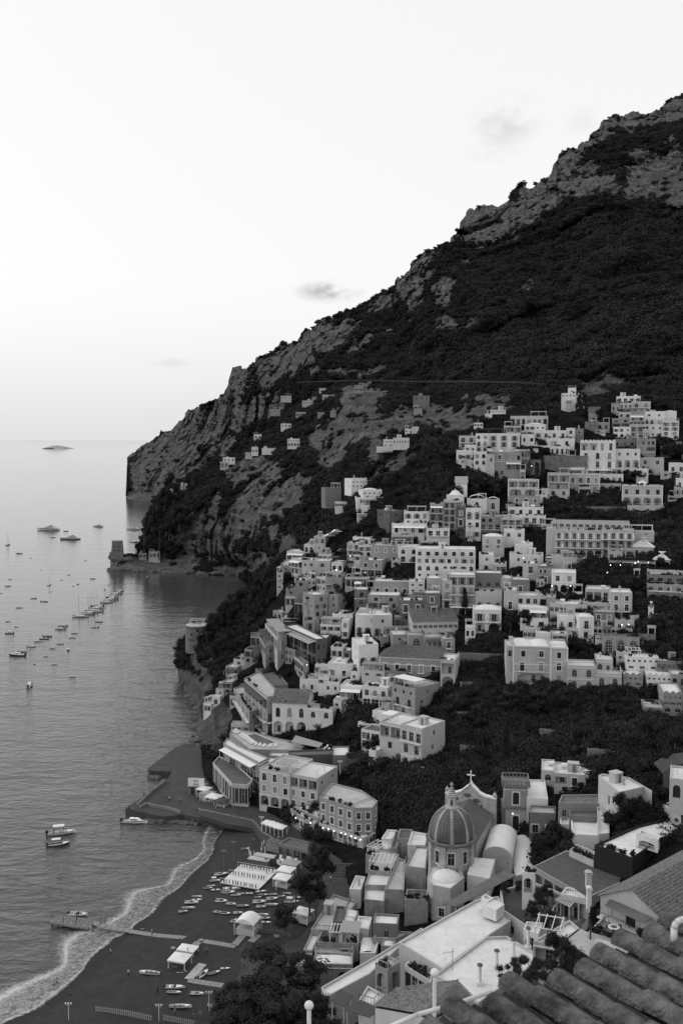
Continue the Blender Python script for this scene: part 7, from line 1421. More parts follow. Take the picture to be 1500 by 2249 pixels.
for x, y, L_, a, k, hc, lb in [(402, 318, 200, 172, 'yacht', 0, 'largest white motor yacht with three decks at anchor in the bay'), (582, 392, 168, 184, 'yacht', 1, 'long grey yacht anchored below and right of the largest one'), (812, 288, 92, 170, 'yacht', 0, 'small white yacht anchored in the middle of the far bay'), (1100, 314, 112, 178, 'yacht', 0, 'white yacht anchored closest to the pine headland'),
  (440, 378, 36, 10, 'rib', 2, 'tiny dark tender under the largest yacht'), (545, 326, 40, 170, 'rib', 2, 'dark tender at the stern of the largest yacht'), (68, 440, 34, 80, 'sail', 0, 'lone sailing boat at the far left edge'), (160, 510, 50, 185, 'cabin', 2, 'dark cabin boat below the lone sailing boat'), (258, 547, 20, 10, 'row', 2, 'tiny dark boat left of centre in the open bay'), (707, 565, 22, 5, 'row', 2, 'tiny dark boat straight left of the watch tower rock'), (340, 642, 14, 40, 'row', 2, 'smallest dark speck of a boat in the open bay'),
  (89, 724, 22, 70, 'row', 1, 'small pale boat at the left above the dark launch'), (72, 778, 46, 10, 'cabin', 2, 'dark launch near the left edge'), (8, 838, 30, 20, 'row', 2, 'boat cut by the left picture edge'), (410, 770, 28, 75, 'sail', 1, 'small mast boat in the left middle of the bay'), (418, 825, 30, 170, 'row', 1, 'small open boat under the little mast boat'), (511, 729, 24, 10, 'row', 2, 'dark dinghy below the grey open launch'), (570, 686, 30, 10, 'row', 1, 'grey open launch in the centre of the bay'),
  (608, 777, 28, 165, 'row', 0, 'little white boat above the row of sailing boats'), (647, 763, 20, 80, 'row', 1, 'small boat right of the little white one'), (770, 718, 40, 8, 'gozzo', 2, 'long black boat above the row of sailing boats'), (868, 806, 20, 90, 'cabin', 1, 'small boat lying end on behind the moored row'), (898, 770, 18, 90, 'row', 1, 'small boat just behind the far masts'), (1030, 765, 24, 0, 'row', 1, 'small boat right of the last mast'), (1217, 700, 20, 90, 'row', 0, 'white mooring boat under the watch tower rock'), (1242, 988, 36, 178, 'row', 1, 'lone small boat in the dark water of the inner bay'),
  (282, 880, 54, 12, 'row', 1, 'grey rowing boat upper left of the dark speed launch'), (370, 906, 58, 0, 'speed', 2, 'low dark speed launch in the middle left'), (162, 956, 64, 175, 'row', 0, 'white rowing boat left of the dark speed launch'), (70, 1070, 46, 172, 'row', 1, 'open boat at the left above the white skiff'), (138, 1113, 42, 165, 'row', 0, 'white skiff pointing to the lower right'), (80, 1168, 78, 172, 'gozzo', 2, 'dark hulled boat with a small deck at the left'),
  (517, 1107, 80, 176, 'cabin', 0, 'rear white cabin boat of the pair below the sailing row'), (497, 1133, 90, 174, 'cabin', 0, 'front white cabin boat of the pair below the sailing row'), (822, 1073, 58, 5, 'rib', 1, 'slim inflatable below the sailing row'), (780, 1118, 72, 172, 'speed', 0, 'white motor boat below the slim inflatable'), (616, 1168, 56, 176, 'row', 2, 'dark open boat right of the diagonal boat line'), (597, 1203, 62, 176, 'row', 0, 'pale open boat under the dark open one'),
  (395, 1192, 76, 4, 'rib', 1, 'boat at the head of the diagonal line'), (364, 1213, 74, 178, 'speed', 2, 'dark boat, next down the diagonal line'), (317, 1234, 72, 176, 'row', 0, 'white boat in the middle of the diagonal line'), (260, 1277, 84, 178, 'sail', 0, 'low mast boat on the diagonal line'), (188, 1318, 84, 4, 'row', 0, 'pale boat behind the big black launch'), (145, 1350, 136, 176, 'cabin', 2, 'big black launch at the lower end of the diagonal line'),
  (495, 1254, 58, 178, 'speed', 0, 'little white motor boat right of the diagonal line'), (432, 1292, 52, 172, 'gozzo', 0, 'small boat with a standing figure post'), (568, 1302, 36, 100, 'cabin', 2, 'boat seen from behind with two dark seats'), (381, 1358, 42, 165, 'row', 1, 'small grey boat below the diagonal line'), (288, 1422, 22, 60, 'row', 2, 'small boat leaving a wake at the lower left'), (450, 1424, 60, 170, 'row', 0, 'open boat lower centre of the bay'), (602, 1524, 54, 170, 'row', 1, 'open boat nearest the middle of the bay'), (250, 2400, 10, 0, 'row', 0, '')]:
 if not lb: continue
 if k == 'sail': boat(*B1(x, y), L_ / 3.75, a, k, hc, lb)
 else: boat(*B1(x, y), L_ / 3.75, a, k, hc, lb)
boat(67, 1506, 18, 95, 'cabin', 0, 'white cabin boat coming towards the shore at the left')
boat(160, 1487, 14, 8, 'row', 1, 'small open boat right of the incoming cabin boat'); boat(331, 1343, 9, 175, 'row', 1, 'tiny boat in the calm water off the round tower')
rows = [(665, 1033, 140, 'sail'), (720, 1010, 110, 'cabin'), (740, 1000, 120, 'sail'), (765, 985, 120, 'sail'), (800, 990, 100, 'cabin'), (790, 965, 120, 'sail'), (815, 955, 100, 'sail'), (800, 945, 110, 'cabin'), (880, 915, 110, 'sail'), (900, 900, 100, 'cabin'), (920, 888, 100, 'cabin'), (925, 872, 100, 'sail'), (940, 858, 90, 'sail'), (955, 845, 90, 'cabin'), (975, 832, 84, 'sail'), (985, 818, 76, 'sail')]
for i, (x, y, L_, k) in enumerate(rows): boat(*B1(x, y), L_ / 3.75, 182, k, 0 if i % 4 != 3 else 2, ('%s %s from the near end of the moored row' % ('sailing boat,' if k == 'sail' else 'cabin cruiser,', ORD[i])), group='boats moored side by side in a row')
boat(297, 1807, 58, -6, 'cabin', 0, 'white motor cruiser tied to the end of the quay', name='motor_cruiser')
boat(137, 1831, 62, 14, 'gozzo', 0, 'larger white tour boat with a pale canopy, rear of the pair'); boat(130, 1856, 48, 16, 'gozzo', 2, 'dark hulled tour boat with a pale canopy, front of the pair')
boat(173, 2010, 44, -8, 'rib', 0, 'white inflatable tied behind the floating jetty')
def B4(x, y): return tp('B4', x, y)
bl = [(200, 562, 90, -5, 'row', 0, 'topmost of the six pale boats alone on the left sand'), (195, 590, 95, 5, 'speed', 0, 'second of the six boats on the left sand'), (155, 612, 120, -3, 'rib', 0, 'long third boat of the six on the left sand'), (130, 655, 110, -2, 'row', 0, 'fourth boat of the six, broad and open'), (85, 685, 84, 8, 'rib', 1, 'lowest of the six boats on the left sand'), (165, 603, 80, 2, 'row', 1, 'grey boat squeezed between the six on the left sand'),
 (395, 380, 120, 12, 'rib', 1, 'covered grey boat by the shore corner of the deck'), (350, 430, 100, 2, 'gozzo', 0, 'boat behind the covered grey one'), (315, 474, 75, 10, 'row', 0, 'small white boat nearest the water by the deck'), (290, 492, 80, 4, 'row', 2, 'dark slim boat nearest the waterline'), (355, 508, 90, 0, 'speed', 0, 'white boat right of the dark slim one'), (480, 500, 150, 3, 'speed', 0, 'biggest white motor boat below the bathing deck'), (455, 528, 120, 2, 'row', 1, 'open boat against the biggest white motor boat'),
 (400, 598, 110, -12, 'rib', 2, 'dark inflatable in the middle of the beach'), (480, 622, 90, -12, 'rib', 3, 'light inflatable touching the dark one'), (520, 552, 90, 4, 'row', 1, 'grey rowing boat below the biggest motor boat'), (560, 536, 70, -8, 'row', 1, 'second grey rowing boat beside the first'), (575, 640, 110, -4, 'row', 2, 'low dark punt in the middle of the beach'), (370, 690, 80, -20, 'rib', 1, 'crumpled dinghy at the left of the boat crowd'), (430, 700, 100, -8, 'row', 2, 'black boat in the middle of the sand'), (535, 695, 80, 3, 'rib', 0, 'white dinghy above the vaulted pavilion'),
 (630, 535, 70, 0, 'speed', 0, 'white boat at the left of the big cluster'), (725, 520, 95, 8, 'speed', 0, 'white motor boat at the top of the cluster'), (700, 566, 60, 0, 'row', 1, 'small grey boat inside the cluster'), (740, 548, 90, -5, 'row', 2, 'dark boat inside the cluster'), (815, 580, 100, 6, 'rib', 0, 'fat white inflatable in the cluster'), (820, 545, 80, 0, 'row', 1, 'grey boat behind the fat inflatable'), (710, 606, 115, 3, 'rib', 0, 'long pale inflatable in the cluster'), (815, 630, 120, -3, 'row', 0, 'white open boat in the lower cluster'), (725, 645, 85, -5, 'rib', 1, 'grey inflatable in the lower cluster'),
 (890, 560, 75, 10, 'row', 1, 'boat beside the tree at the cluster edge'), (940, 535, 75, -8, 'row', 0, 'pale boat under the bar tents'), (975, 605, 130, -6, 'gozzo', 1, 'wooden boat with an awning frame under the trees'), (1010, 572, 110, -3, 'row', 2, 'dark long boat under the trees'), (740, 712, 110, -5, 'row', 0, 'white boat behind the vaulted pavilion'), (760, 740, 90, -4, 'rib', 1, 'grey inflatable behind the vaulted pavilion'), (765, 775, 95, -6, 'speed', 0, 'white boat right of the vaulted pavilion'), (650, 715, 80, 0, 'row', 1, 'grey boat right above the pavilion roof'),
 (600, 700, 60, -4, 'row', 1, 'small boat left above the pavilion roof'), (500, 760, 60, 50, 'rib', 0, 'dinghy tilted against the pavilion'), (20, 1310, 165, -3, 'speed', 0, 'larger of the two white boats near the fence'), (10, 1352, 130, -8, 'row', 1, 'grey tender below the larger white boat'), (200, 1362, 120, -6, 'rib', 0, 'white inflatable on a trailer'), (65, 1470, 190, -4, 'row', 0, 'long white rowing boat nearest the picket fence'), (250, 1200, 90, 60, 'rib', 0, 'dinghy standing upright by the boat deck'), (430, 1155, 90, 0, 'speed', 1, 'grey motor boat on the lower boat deck'), (340, 1190, 110, 25, 'row', 1, 'covered boat on the lower boat deck'),
 (595, 168, 75, 4, 'row', 2, 'dark boat beside the lamp post by the deck'), (685, 82, 55, 4, 'row', 1, 'small boat alone on the upper beach')]
for x, y, L_, a, k, hc, lb in bl: boat(*B4(x, y), L_ / 3.75, a, k, 0 if hc == 3 else hc, lb, group='boats drawn up on the beach', z=None, roll=rnd.uniform(-.12, .12))
boat(329, 2138, 48, 172, 'row', 0, 'white rowing boat with a dark cover on the lower beach', z=None); boat(313, 2040, 9, 10, 'kayak', 0, 'tiny white board near the boardwalk', z=None)
boat(*tp('B2', 588, 680), 18, 5, 'row', 0, 'pale upturned boat on the quay', z=2.2); boat(*tp('B2', 655, 690), 14, -15, 'row', 1, 'small dinghy beside the upturned boat', z=2.2); boat(*tp('B2', 722, 715), 16, -10, 'speed', 0, 'little white boat on the quay slip', z=2.2)
M_skin = mat('skin', .30, .6); M_hair = mat('hair', .02, .6)
M_cl = [mat('dark clothes', .03, .9), mat('pale clothes', .50, .9), mat('grey clothes', .16, .9)]
def person_mesh(pose, top, bot):
 key = ('person', pose, top, bot)
 if key in MESH: return MESH[key]
 v = [(0, 0, .95), (0, 0, 1.2), (0, 0, 1.45), (0, 0, 1.55), (0, -.01, 1.70), (0, -.01, 1.78)]; r_ = [.14, .13, .15, .055, .095, .07]; e = [(0, 1), (1, 2), (2, 3), (3, 4), (4, 5)]
 st = .22 if pose == 'walk' else .03
 def limb(root, pts):
  pv = root
  for q, rad in pts: v.append(q); r_.append(rad); e.append((pv, len(v) - 1)); pv = len(v) - 1
 if pose == 'sit':
  for s in (-1, 1): limb(0, [((s * .1, -.1, .93), .095), ((s * .12, -.48, .95), .065), ((s * .12, -.52, .5), .045), ((s * .12, -.62, .48), .04)])
 else:
  for s in (-1, 1): limb(0, [((s * .1, 0, .86), .1), ((s * .11, -s * st * .5 - .02, .5), .065), ((s * .11, -s * st, .09), .045), ((s * .12, -s * st - .14, .04), .04)])
 for s in (-1, 1): limb(2, [((s * .19, 0, 1.42), .06), ((s * .24, s * st * .4 + .02, 1.14), .042), ((s * .24, s * st * .9 - .1, .9), .032), ((s * .24, s * st * .9 - .13, .82), .035)])
 me = bpy.data.meshes.new('tmp'); me.from_pydata(v, e, []); o = bpy.data.objects.new('tmp', me); COL.objects.link(o); m = o.modifiers.new('s', 'SKIN'); sv = me.skin_vertices[0].data
 for i, q in enumerate(r_): sv[i].radius = (q, q * (.7 if i in (0, 1, 2) else 1)); sv[i].use_root = i == 0
 m2 = o.modifiers.new('d', 'SUBSURF'); m2.levels = 1
 dg = bpy.context.evaluated_depsgraph_get(); ev = bpy.data.meshes.new_from_object(o.evaluated_get(dg)); bpy.data.objects.remove(o); ev.name = 'person'
 for mm in (M_skin, M_cl[top], M_cl[bot]): ev.materials.append(mm)
 for p in ev.polygons: z = p.center.z; p.material_index = 2 if z < .98 and z > .1 and abs(p.center.x) < .2 else (1 if .98 <= z < 1.5 and abs(p.center.x) < .23 else 0); p.use_smooth = True
 hb = MB(); hb.lathe([(.03, 1.64), (.105, 1.66), (.11, 1.74), (.09, 1.83), (.03, 1.86)], 8, (0, .02, 0)); MESH[key] = (ev, hb.mesh('hair', M_hair)); return MESH[key]
def person(p, label, pose='stand', top=0, bot=0, a=None, group=None):
 me, hm = person_mesh(pose, top, bot); p = Vector(p); p.z -= (.48 if pose == 'sit' else 0)
 o = link('person', me, None, p, rnd.uniform(0, 6) if a is None else a); tag(o, label, 'person', group); h = link('hair', hm, o); return o
def spot(t, x, y, z): return atz(*tp(t, x, y), z)
cn = ['dark', 'pale', 'grey']
pp = [('B4', 630, 1060, 'nearest pair member on the small square'), ('B4', 645, 1068, 'person right beside the nearest pair on the square'), ('B4', 570, 1130, 'person left of the piazza entrance'), ('B4', 585, 1140, 'companion at the left of the small square'), ('B4', 668, 1120, 'person alone in the middle of the small square'), ('B4', 683, 1115, 'second walker in the middle of the square'), ('B4', 840, 925, 'person under the dark tree at the boardwalk end'), ('B4', 860, 930, 'second person under the tree at the boardwalk end'), ('B4', 880, 930, 'third person under the tree at the boardwalk end'),
 ('B4', 1330, 460, 'person on the tree lined lane'), ('B4', 1300, 440, 'person sitting out by the lane wall'), ('B4', 280, 1035, 'person at the boat deck head'), ('B4', 125, 1050, 'person on the pale tent deck'), ('B4', 180, 1555, 'walker near the picket fence'), ('B4', 230, 1560, 'second walker near the picket fence'), ('B4', 295, 1500, 'person walking left of the big tree'), ('B4', 320, 1505, 'person close behind the walker by the big tree'), ('B4', 345, 1375, 'person beside the lower boat deck'), ('B4', 20, 1545, 'person at the left near the fence'),
 ('B3', 1062, 1520, 'person in pale clothes standing alone on the lower sand'), ('B3', 450, 1575, 'left bather of two in the surf'), ('B3', 473, 1560, 'right bather of two in the surf'), ('B3', 915, 1345, 'person alone near the wet sand'), ('B3', 1255, 1180, 'person on the boardwalk'), ('B3', 1398, 75, 'person in pale clothes on the quay'), ('B3', 1375, 50, 'person in dark clothes on the quay'), ('B3', 1155, 145, 'person at the quay corner'), ('B3', 1175, 140, 'second person at the quay corner'), ('B3', 1185, 55, 'person leaning on the seaward parapet'), ('B3', 1200, 45, 'second person on the seaward parapet'), ('B3', 1065, 155, 'person at the outer end of the quay'), ('B3', 1235, 15, 'farthest person on the seaward parapet'), ('B3', 585, 1685, 'person crouched figure on the wet sand edge'), ('B3', 1300, 1660, 'person resting on the sand near the white boats'),
 ('B2', 210, 590, 'person in front of the beach bar'), ('B2', 222, 695, 'person at the quay edge'), ('B2', 355, 685, 'person beside the white kiosk'), ('B2', 312, 640, 'person at the ticket kiosk'), ('B2', 960, 860, 'person walking below the shops'), ('B2', 972, 855, 'second walker below the shops'), ('B2', 1122, 905, 'lone walker on the promenade'), ('B2', 872, 930, 'person on the ramp to the beach'), ('B2', 500, 685, 'person sorting gear by the upturned boat'), ('B2', 60, 610, 'person on the open quay')]
for i, (t, x, y, lb) in enumerate(pp):
 px, py = tp(t, x, y); top, bot = rnd.randrange(3), rnd.choice([0, 0, 2]); top = 1 if 'pale clothes' in lb else (0 if 'dark clothes' in lb else top); onb = t == 'B3' and y > 900 or (t == 'B4' and x < 500)
 z = 3.02 if not onb else .3
 if t == 'B3' and y < 200 or t == 'B2' and x < 520: z = 1.92
 p = atz(px, py, z)
 if onb: z = beach_z(p.x, p.y); p = atz(px, py, z)
 if 'surf' in lb: p.z = -.5
 person(p, lb + (' wearing a %s top' % cn[top] if 'clothes' not in lb else ''), 'walk' if i % 3 else 'stand', top, bot)
for i, (x, y) in enumerate([(545, 250), (548, 280), (575, 300), (590, 330), (560, 320), (510, 350), (530, 360), (480, 300), (600, 290), (470, 330)]): person(spot('B6', x, y + 25, 24.2), '%s guest from the left standing among the plants of the hotel garden' % ORD[sorted([545, 548, 575, 590, 560, 510, 530, 480, 600, 470]).index(x)], 'stand', rnd.randrange(3), 0, group='guests in the hotel garden')
def lay(name, label, pts, z, w, m, tile='P', th=.12, nplank=0, cat=None, dz=None):
 P3 = []
 for x, y in pts:
  q = atz(*tp(tile, x, y), z)
  if dz is not None: zz = max(.25, beach_z(q.x, q.y)) + dz; q = atz(*tp(tile, x, y), zz)
  P3.append(q)
 root = empty(name, P3[0]); tag(root, label, cat or name); o0 = P3[0]
 for a, c in zip(P3, P3[1:]):
  L_ = (c - a).length; n = max(2, int(L_ / (nplank or 1.2))); sp = L_ / n; key = ('plank', round(sp, 1), w)
  if key not in MESH: b = MB(); b.box(.03, -w / 2, -th, round(sp, 1) - .03, w / 2, 0); MESH[key] = b.mesh('plank', m)
  for i in range(n): o = link('plank', MESH[key], root, a.lerp(c, i / n) - o0, math.atan2(c.y - a.y, c.x - a.x)); o.scale = (sp / max(.1, round(sp, 1)), rnd.uniform(.96, 1.03), 1)
 return root, P3
lay('boardwalk', 'long straight plank walk crossing the dark sand from the jetty', [(205, 2026), (232, 2036), (285, 2044), (345, 2053), (400, 2058), (460, 2068), (518, 2078)], .4, 1.5, M_plank, dz=.15)
lay('boardwalk', 'short plank walk leading down to the boat decks', [(436, 2068), (418, 2086)], .4, 1.6, M_plank, dz=.15); lay('boardwalk', 'short plank walk in front of the vaulted pavilion', [(514, 2076), (534, 2054)], .4, 1.6, M_plank, dz=.15); lay('boardwalk', 'detached plank walk right of the vaulted pavilion', [(551, 2068), (568, 2052)], .4, 1.6, M_plank, dz=.15)
lay('boardwalk', 'white edged plank walk between the two boat decks', [(414, 2150), (446, 2116)], .4, 1.8, M_roof[1], dz=.15); lay('boardwalk', 'white edged walk along the foot of the lower boat deck', [(414, 2152), (490, 2164)], .4, 1.6, M_roof[1], dz=.15)
jr, _ = lay('jetty', 'floating timber jetty with round fenders in the shallow water', [(120, 2017), (205, 2030)], .9, 4.2, M_wood, th=.35, cat='jetty')
fm = MB(); fm.lathe([(.05, -.5), (.28, -.3), (.3, 0), (.28, .3), (.05, .5)], 8); fme = fm.mesh('fender', M_hull[3]); pm = MB(); pm.tube((0, 0, -2), (0, 0, 1.4), .12, n=6); pme = pm.mesh('post', M_wood)
for i in range(7): q = atz(116 + i * 14, 2024 + i * 2.4, .5) - jr.location; link('fender', fme, jr, q)
for x, y in ((115, 2018), (205, 2036), (222, 2022), (232, 2024), (140, 2026), (168, 2030)): link('post', pme, jr, atz(x, y, .9) - jr.location)
person(atz(170, 2021, 1.0), 'person standing on the floating jetty in dark clothes', 'stand', 0, 0)
def fence(label, pts, z, h, step, m, w=.08, name='picket_fence', dz=True):
 P3 = [atz(x, y, z) for x, y in pts]
 if dz: P3 = [atz(x, y, beach_z(q.x, q.y)) for (x, y), q in zip(pts, P3)]
 root = empty(name, P3[0]); tag(root, label, name.replace('_', ' ')); k = ('pk', h, w)
 if k not in MESH: b = MB(); b.box(-w, -.04, 0, w, .04, h); MESH[k] = b.mesh('picket', m)
 for a, c in zip(P3, P3[1:]):
  n = max(1, int((c - a).length / step)); an = math.atan2(c.y - a.y, c.x - a.x)
  for i in range(n): link('picket', MESH[k], root, a.lerp(c, i / n) - P3[0], an)
  b = MB(); d0 = a - P3[0]; d1 = c - P3[0]
  for zz in (h * .3, h * .8): b.tube(d0 + Vector((0, 0, zz)), d1 + Vector((0, 0, zz)), .05, n=4)
  b.build('rail', m, root)
fence('white picket fence on the lower sand at the bottom edge', [(212, 2222), (275, 2230), (336, 2243)], .5, 1.1, .42, M_plank, .11)
fence('white picket fence continuing right beside the lamp post', [(360, 2241), (430, 2254)], .5, 1.1, .42, M_plank, .11)
fence('dark timber fence between the boat deck and the square', [(528, 2098), (540, 2082)], 2.4, 1.3, .5, M_wood, .1, 'fence'); fence('railing of the tree lined lane above the beach', [(556, 2048), (620, 2054), (640, 2062)], 2.4, 1.1, .6, M_wood, .05, 'railing')
bb = empty('buoy_line', atz(20, 1925, 0)); tag(bb, 'long curved string of small dark swimming buoys off the beach', 'buoy line'); bm_ = MB(); bm_.lathe([(.03, -.1), (.11, 0), (.03, .1)], 6); bme = bm_.mesh('buoy', M_engine); BL = np.array([(15, 1926), (50, 1935), (85, 1943), (120, 1951), (165, 1957), (215, 1965), (270, 1974)])
for i in range(64): t = i / 63 * 6; k = min(5, int(t)); q = BL[k] + (BL[k + 1] - BL[k]) * (t - k); link('buoy', bme, bb, atz(q[0], q[1], .05) - bb.location)
def frame_tent(label, t, x, y, w, d, h, rz, cover, z=None, name='canopy_tent', vault=False, sides=False):
 q = atz(*tp(t, x, y), .8 if z is None else z)
 if z is None: q = atz(*tp(t, x, y), beach_z(q.x, q.y))
 root = empty(name, q, rz); tag(root, label, name.replace('_', ' ')); b = MB(); b.box(-.06, -.06, 0, .06, .06, h); pmx = b.mesh('post', M_trim)
 for sx in (-1, 1):
  for sy in (-1, 1): link('post', pmx, root, (sx * w / 2, sy * d / 2, 0))
 c = MB(); N_ = 8
 if vault:
  vs = [(-w / 2 + w * i / N_, s * d / 2, h + math.sin(math.pi * i / N_) * w * .22) for s in (-1, 1) for i in range(N_ + 1)]; c.add(vs, [(i, N_ + 1 + i, N_ + 2 + i, i + 1) for i in range(N_)] + [tuple(range(N_, -1, -1)), tuple(range(N_ + 1, 2 * N_ + 2))])
 else: c.add([(-w / 2 - .2, -d / 2 - .2, h), (w / 2 + .2, -d / 2 - .2, h), (w / 2 + .2, d / 2 + .2, h), (-w / 2 - .2, d / 2 + .2, h), (0, 0, h + min(w, d) * .16)], [(0, 1, 4), (1, 2, 4), (2, 3, 4), (3, 0, 4), (3, 2, 1, 0)]); c.box(-w / 2 - .2, -d / 2 - .22, h - .3, w / 2 + .2, -d / 2 - .2, h)
 c.build('canopy', M_canvas[cover], root)
 if sides: b = MB(); b.box(-w / 2 + .2, -d / 2 + .3, 0, w / 2 - .2, d / 2 - .3, h * .45); b.build('counter', M_wall[1], root); b = MB(); b.box(-w / 2 + .1, d / 2 - .2, 0, w / 2 - .1, d / 2 - .1, h); b.build('back_wall', M_wall[2], root)
 return root
frame_tent('large vaulted white pavilion on posts in the middle of the beach', 'B4', 620, 850, 4.6, 4.2, 2.8, -.35, 0, vault=True, sides=True, name='pavilion')
frame_tent('upper white bar tent beside the spreading tree', 'B4', 935, 405, 3.6, 3, 2.3, -.4, 0, sides=True); frame_tent('lower white bar tent beside the spreading tree', 'B4', 905, 470, 3.6, 3, 2.3, -.4, 0, sides=True); frame_tent('grey shed roof above the two bar tents', 'B4', 975, 345, 4, 3, 2.2, -.4, 1)
frame_tent('pale ticket tent on the lane under the trees', 'B4', 1075, 760, 3.6, 2.8, 2.4, -.5, 0, z=3.0, sides=True); frame_tent('pale square canopy of the upper boat deck', 'B4', 60, 1130, 3.6, 3.2, 1.9, -.3, 0); frame_tent('pale canopy left behind the square one', 'B4', 125, 1025, 3.6, 2.4, 1.2, -.3, 0)
frame_tent('white peaked kiosk on the quay', 'B2', 345, 625, 4.4, 3.4, 2.6, -.5, 0, z=1.9, sides=True, name='kiosk'); frame_tent('small pale kiosk left of the peaked one', 'B2', 290, 590, 3.6, 3, 2.4, -.5, 1, z=1.9, sides=True, name='kiosk'); frame_tent('pale kiosk with a rooftop box nearest the bar', 'B2', 260, 560, 3.6, 3, 2.6, -.5, 0, z=1.9, sides=True, name='kiosk'); frame_tent('dark open kiosk with a lit counter on the quay', 'B2', 405, 660, 3.6, 3, 2.6, -.5, 2, z=1.9, sides=True, name='kiosk')
for i in range(4): frame_tent('%s of the four white restaurant parasols on the round terrace' % ['leftmost', 'second', 'third', 'rightmost'][i], 'B2', 785 + i * 34, 838 + i * 12, 2.6, 2.4, 2.3, -.45, 0, z=3.0, name='parasol')
def sign_text(txt, root, loc, size, m, ang=0.0):
 cu = bpy.data.curves.new('lettering', 'FONT'); cu.body = txt; cu.size = size; cu.extrude = .01; cu.align_x = 'CENTER'; o = bpy.data.objects.new('lettering', cu); COL.objects.link(o); dg = bpy.context.evaluated_depsgraph_get(); me = bpy.data.meshes.new_from_object(o.evaluated_get(dg)); bpy.data.objects.remove(o); me.materials.append(m)
 q = link('lettering', me, root, loc); q.rotation_euler = (math.pi / 2, 0, ang); return q
c = spot('B2', 205, 530, 1.9); root = empty('beach_bar', c, -.1); tag(root, 'small beach bar with a tall pale lettered sign on the quay', 'bar'); b = MB(); b.box(-2.6, -1.6, 0, 2.6, 1.6, 2.5); b.build('hut', M_wall[3], root); b = MB(); b.box(-2.9, -2, 2.5, 2.9, 1.8, 2.65); b.build('roof', M_wood, root); b = MB(); b.box(-2.5, -1.75, 2.66, 2.5, -1.6, 5.2); sg = b.build('sign', M_trim, root)
sign_text('BIG', sg, (0, -1.78, 4.05), .95, M_engine); sign_text('BAR', sg, (0, -1.78, 2.95), .95, M_engine)
for x in (-1.2, .9): o = link('door', unit_window('d'), root, (x, -1.63, .1)); o.scale = (1.1, 1, 2)
c = atz(548, 1930, 2.0); root = empty('bathing_deck', c, -.36); root.scale = (.54, .8, .95); tag(root, 'large white bathing deck with rows of hanging suits and towels on the upper beach', 'deck')
for j in range(9):
 b = MB(); b.box(-9.5, -7 + j * 1.6, .5, 9.5 - .0, -5.45 + j * 1.6, .62); b.build('floor_board', M_roof[0], root)
for s, y in ((0, -7.1), (1, -1), (2, 5)):
 b = MB(); b.box(-9.5, y, .62, 9.5, y + .1, .75); b.box(-9.5, y, 1.9, 9.5, y + .08, 1.98)
 for i in range(9): x = -9.5 + i * 19 / 8; b.box(x - .05, y, .6, x + .05, y + .1, 2)
 b.build('rail', M_rail, root); sm = MB(); sm.box(-.22, -.05, -.9, .22, .05, 0); k = 'suit'
 if k not in MESH: MESH[k] = sm.mesh('hanging_suit', M_cl[0])
 for i in range(13): link('hanging_suit', MESH[k], root, (-8.8 + i * 1.42 + rnd.uniform(-.3, .3), y - .06, 1.85))
for i, y in enumerate((7.5, 10.5)): b = MB(); b.box(-6 + i, y, .0, 4 + i, y + 2, 2.3); b.build('hut', M_wall[4], root); b = MB(); b.box(-6.2 + i, y - .3, 2.3, 4.2 + i, y + 2.2, 2.45); b.build('hut_roof', M_roof[1], root)
lp_ = MB(); lp_.tube((0, 0, 0), (0, 0, 5), .1, .07, 6); lp_.box(-.55, -.2, 5, .55, .2, 5.25); lpm = lp_.mesh('lamp_post', M_wood)
for (x, y, lb) in ((514, 1892, 'tall flat topped lamp mast at the back left corner of the bathing deck'), (492, 1912, 'tall lamp mast at the left side of the bathing deck'), (586, 1930, 'lamp mast rising from the middle right of the bathing deck'), (605, 1908, 'lamp mast at the back right corner of the bathing deck')): q = atz(x, y, 1.2); o = link('lamp_post', lpm, None, q); tag(o, lb, 'lamp post')
st_ = MB(); st_.tube((0, 0, 0), (0, 0, 3.6), .06, .05, 6); st_.tube((-.5, 0, 3.4), (.5, 0, 3.4), .03, n=4)
for s in (-.5, 0, .5): st_.lathe([(.05, -.15), (.17, 0), (.05, .2)], 8, (s, 0, 3.7))
sl = st_.mesh('street_lamp', M_trim)
for (x, y, z, lb) in ((350, 2249, 1.5, 'street lamp with white globes between the two picket fences'), (152, 2245, .8, 'lamp post at the bottom left near the surf'), (575, 1823, 3, 'street lamp on the promenade above the sea wall'), (712, 1850, 3, 'street lamp in front of the seafront restaurant'), (747, 1700, 16, 'slim lamp beside the stairs of the pool terrace'), (460, 2220, 2.5, 'street lamp left of the huge dark tree')): tag(link('street_lamp', sl, None, atz(x, y, z)), lb, 'street lamp')
for i in range(6):
 c = spot('B2', 800 + i * 40, 1010 + i * 11, 2.4); root = empty('beach_cabin', c, -.38); tag(root, '%s from the left of the six gabled bathing cabins below the promenade' % ORD[i], 'cabin', 'row of gabled bathing cabins'); b = MB(); b.box(-1.15, 0, 0, 1.15, 2.2, 2.1); b.add([(-1.15, 0, 2.1), (1.15, 0, 2.1), (0, 0, 2.7)], [(0, 1, 2)]); b.build('wall', M_wall[2], root); tile_slope(root, (-1.3, 2.3, 2.05), (-1.3, -.2, 2.05), (0, -.2, 2.8), (0, 2.3, 2.8)); tile_slope(root, (1.3, -.2, 2.05), (1.3, 2.3, 2.05), (0, 2.3, 2.8), (0, -.2, 2.8)); o = link('door', unit_window('s'), root, (0, -.04, .1)); o.scale = (.9, 1, 1.9)
RP('B2', [(870, 945), (1110, 1005), (1175, 945), (955, 895)], 5.6, 2.8, 'L4', 3, 'dark', 'long dark sloping roof of the boat store beside the promenade tree', name='boat_store', ext=1)
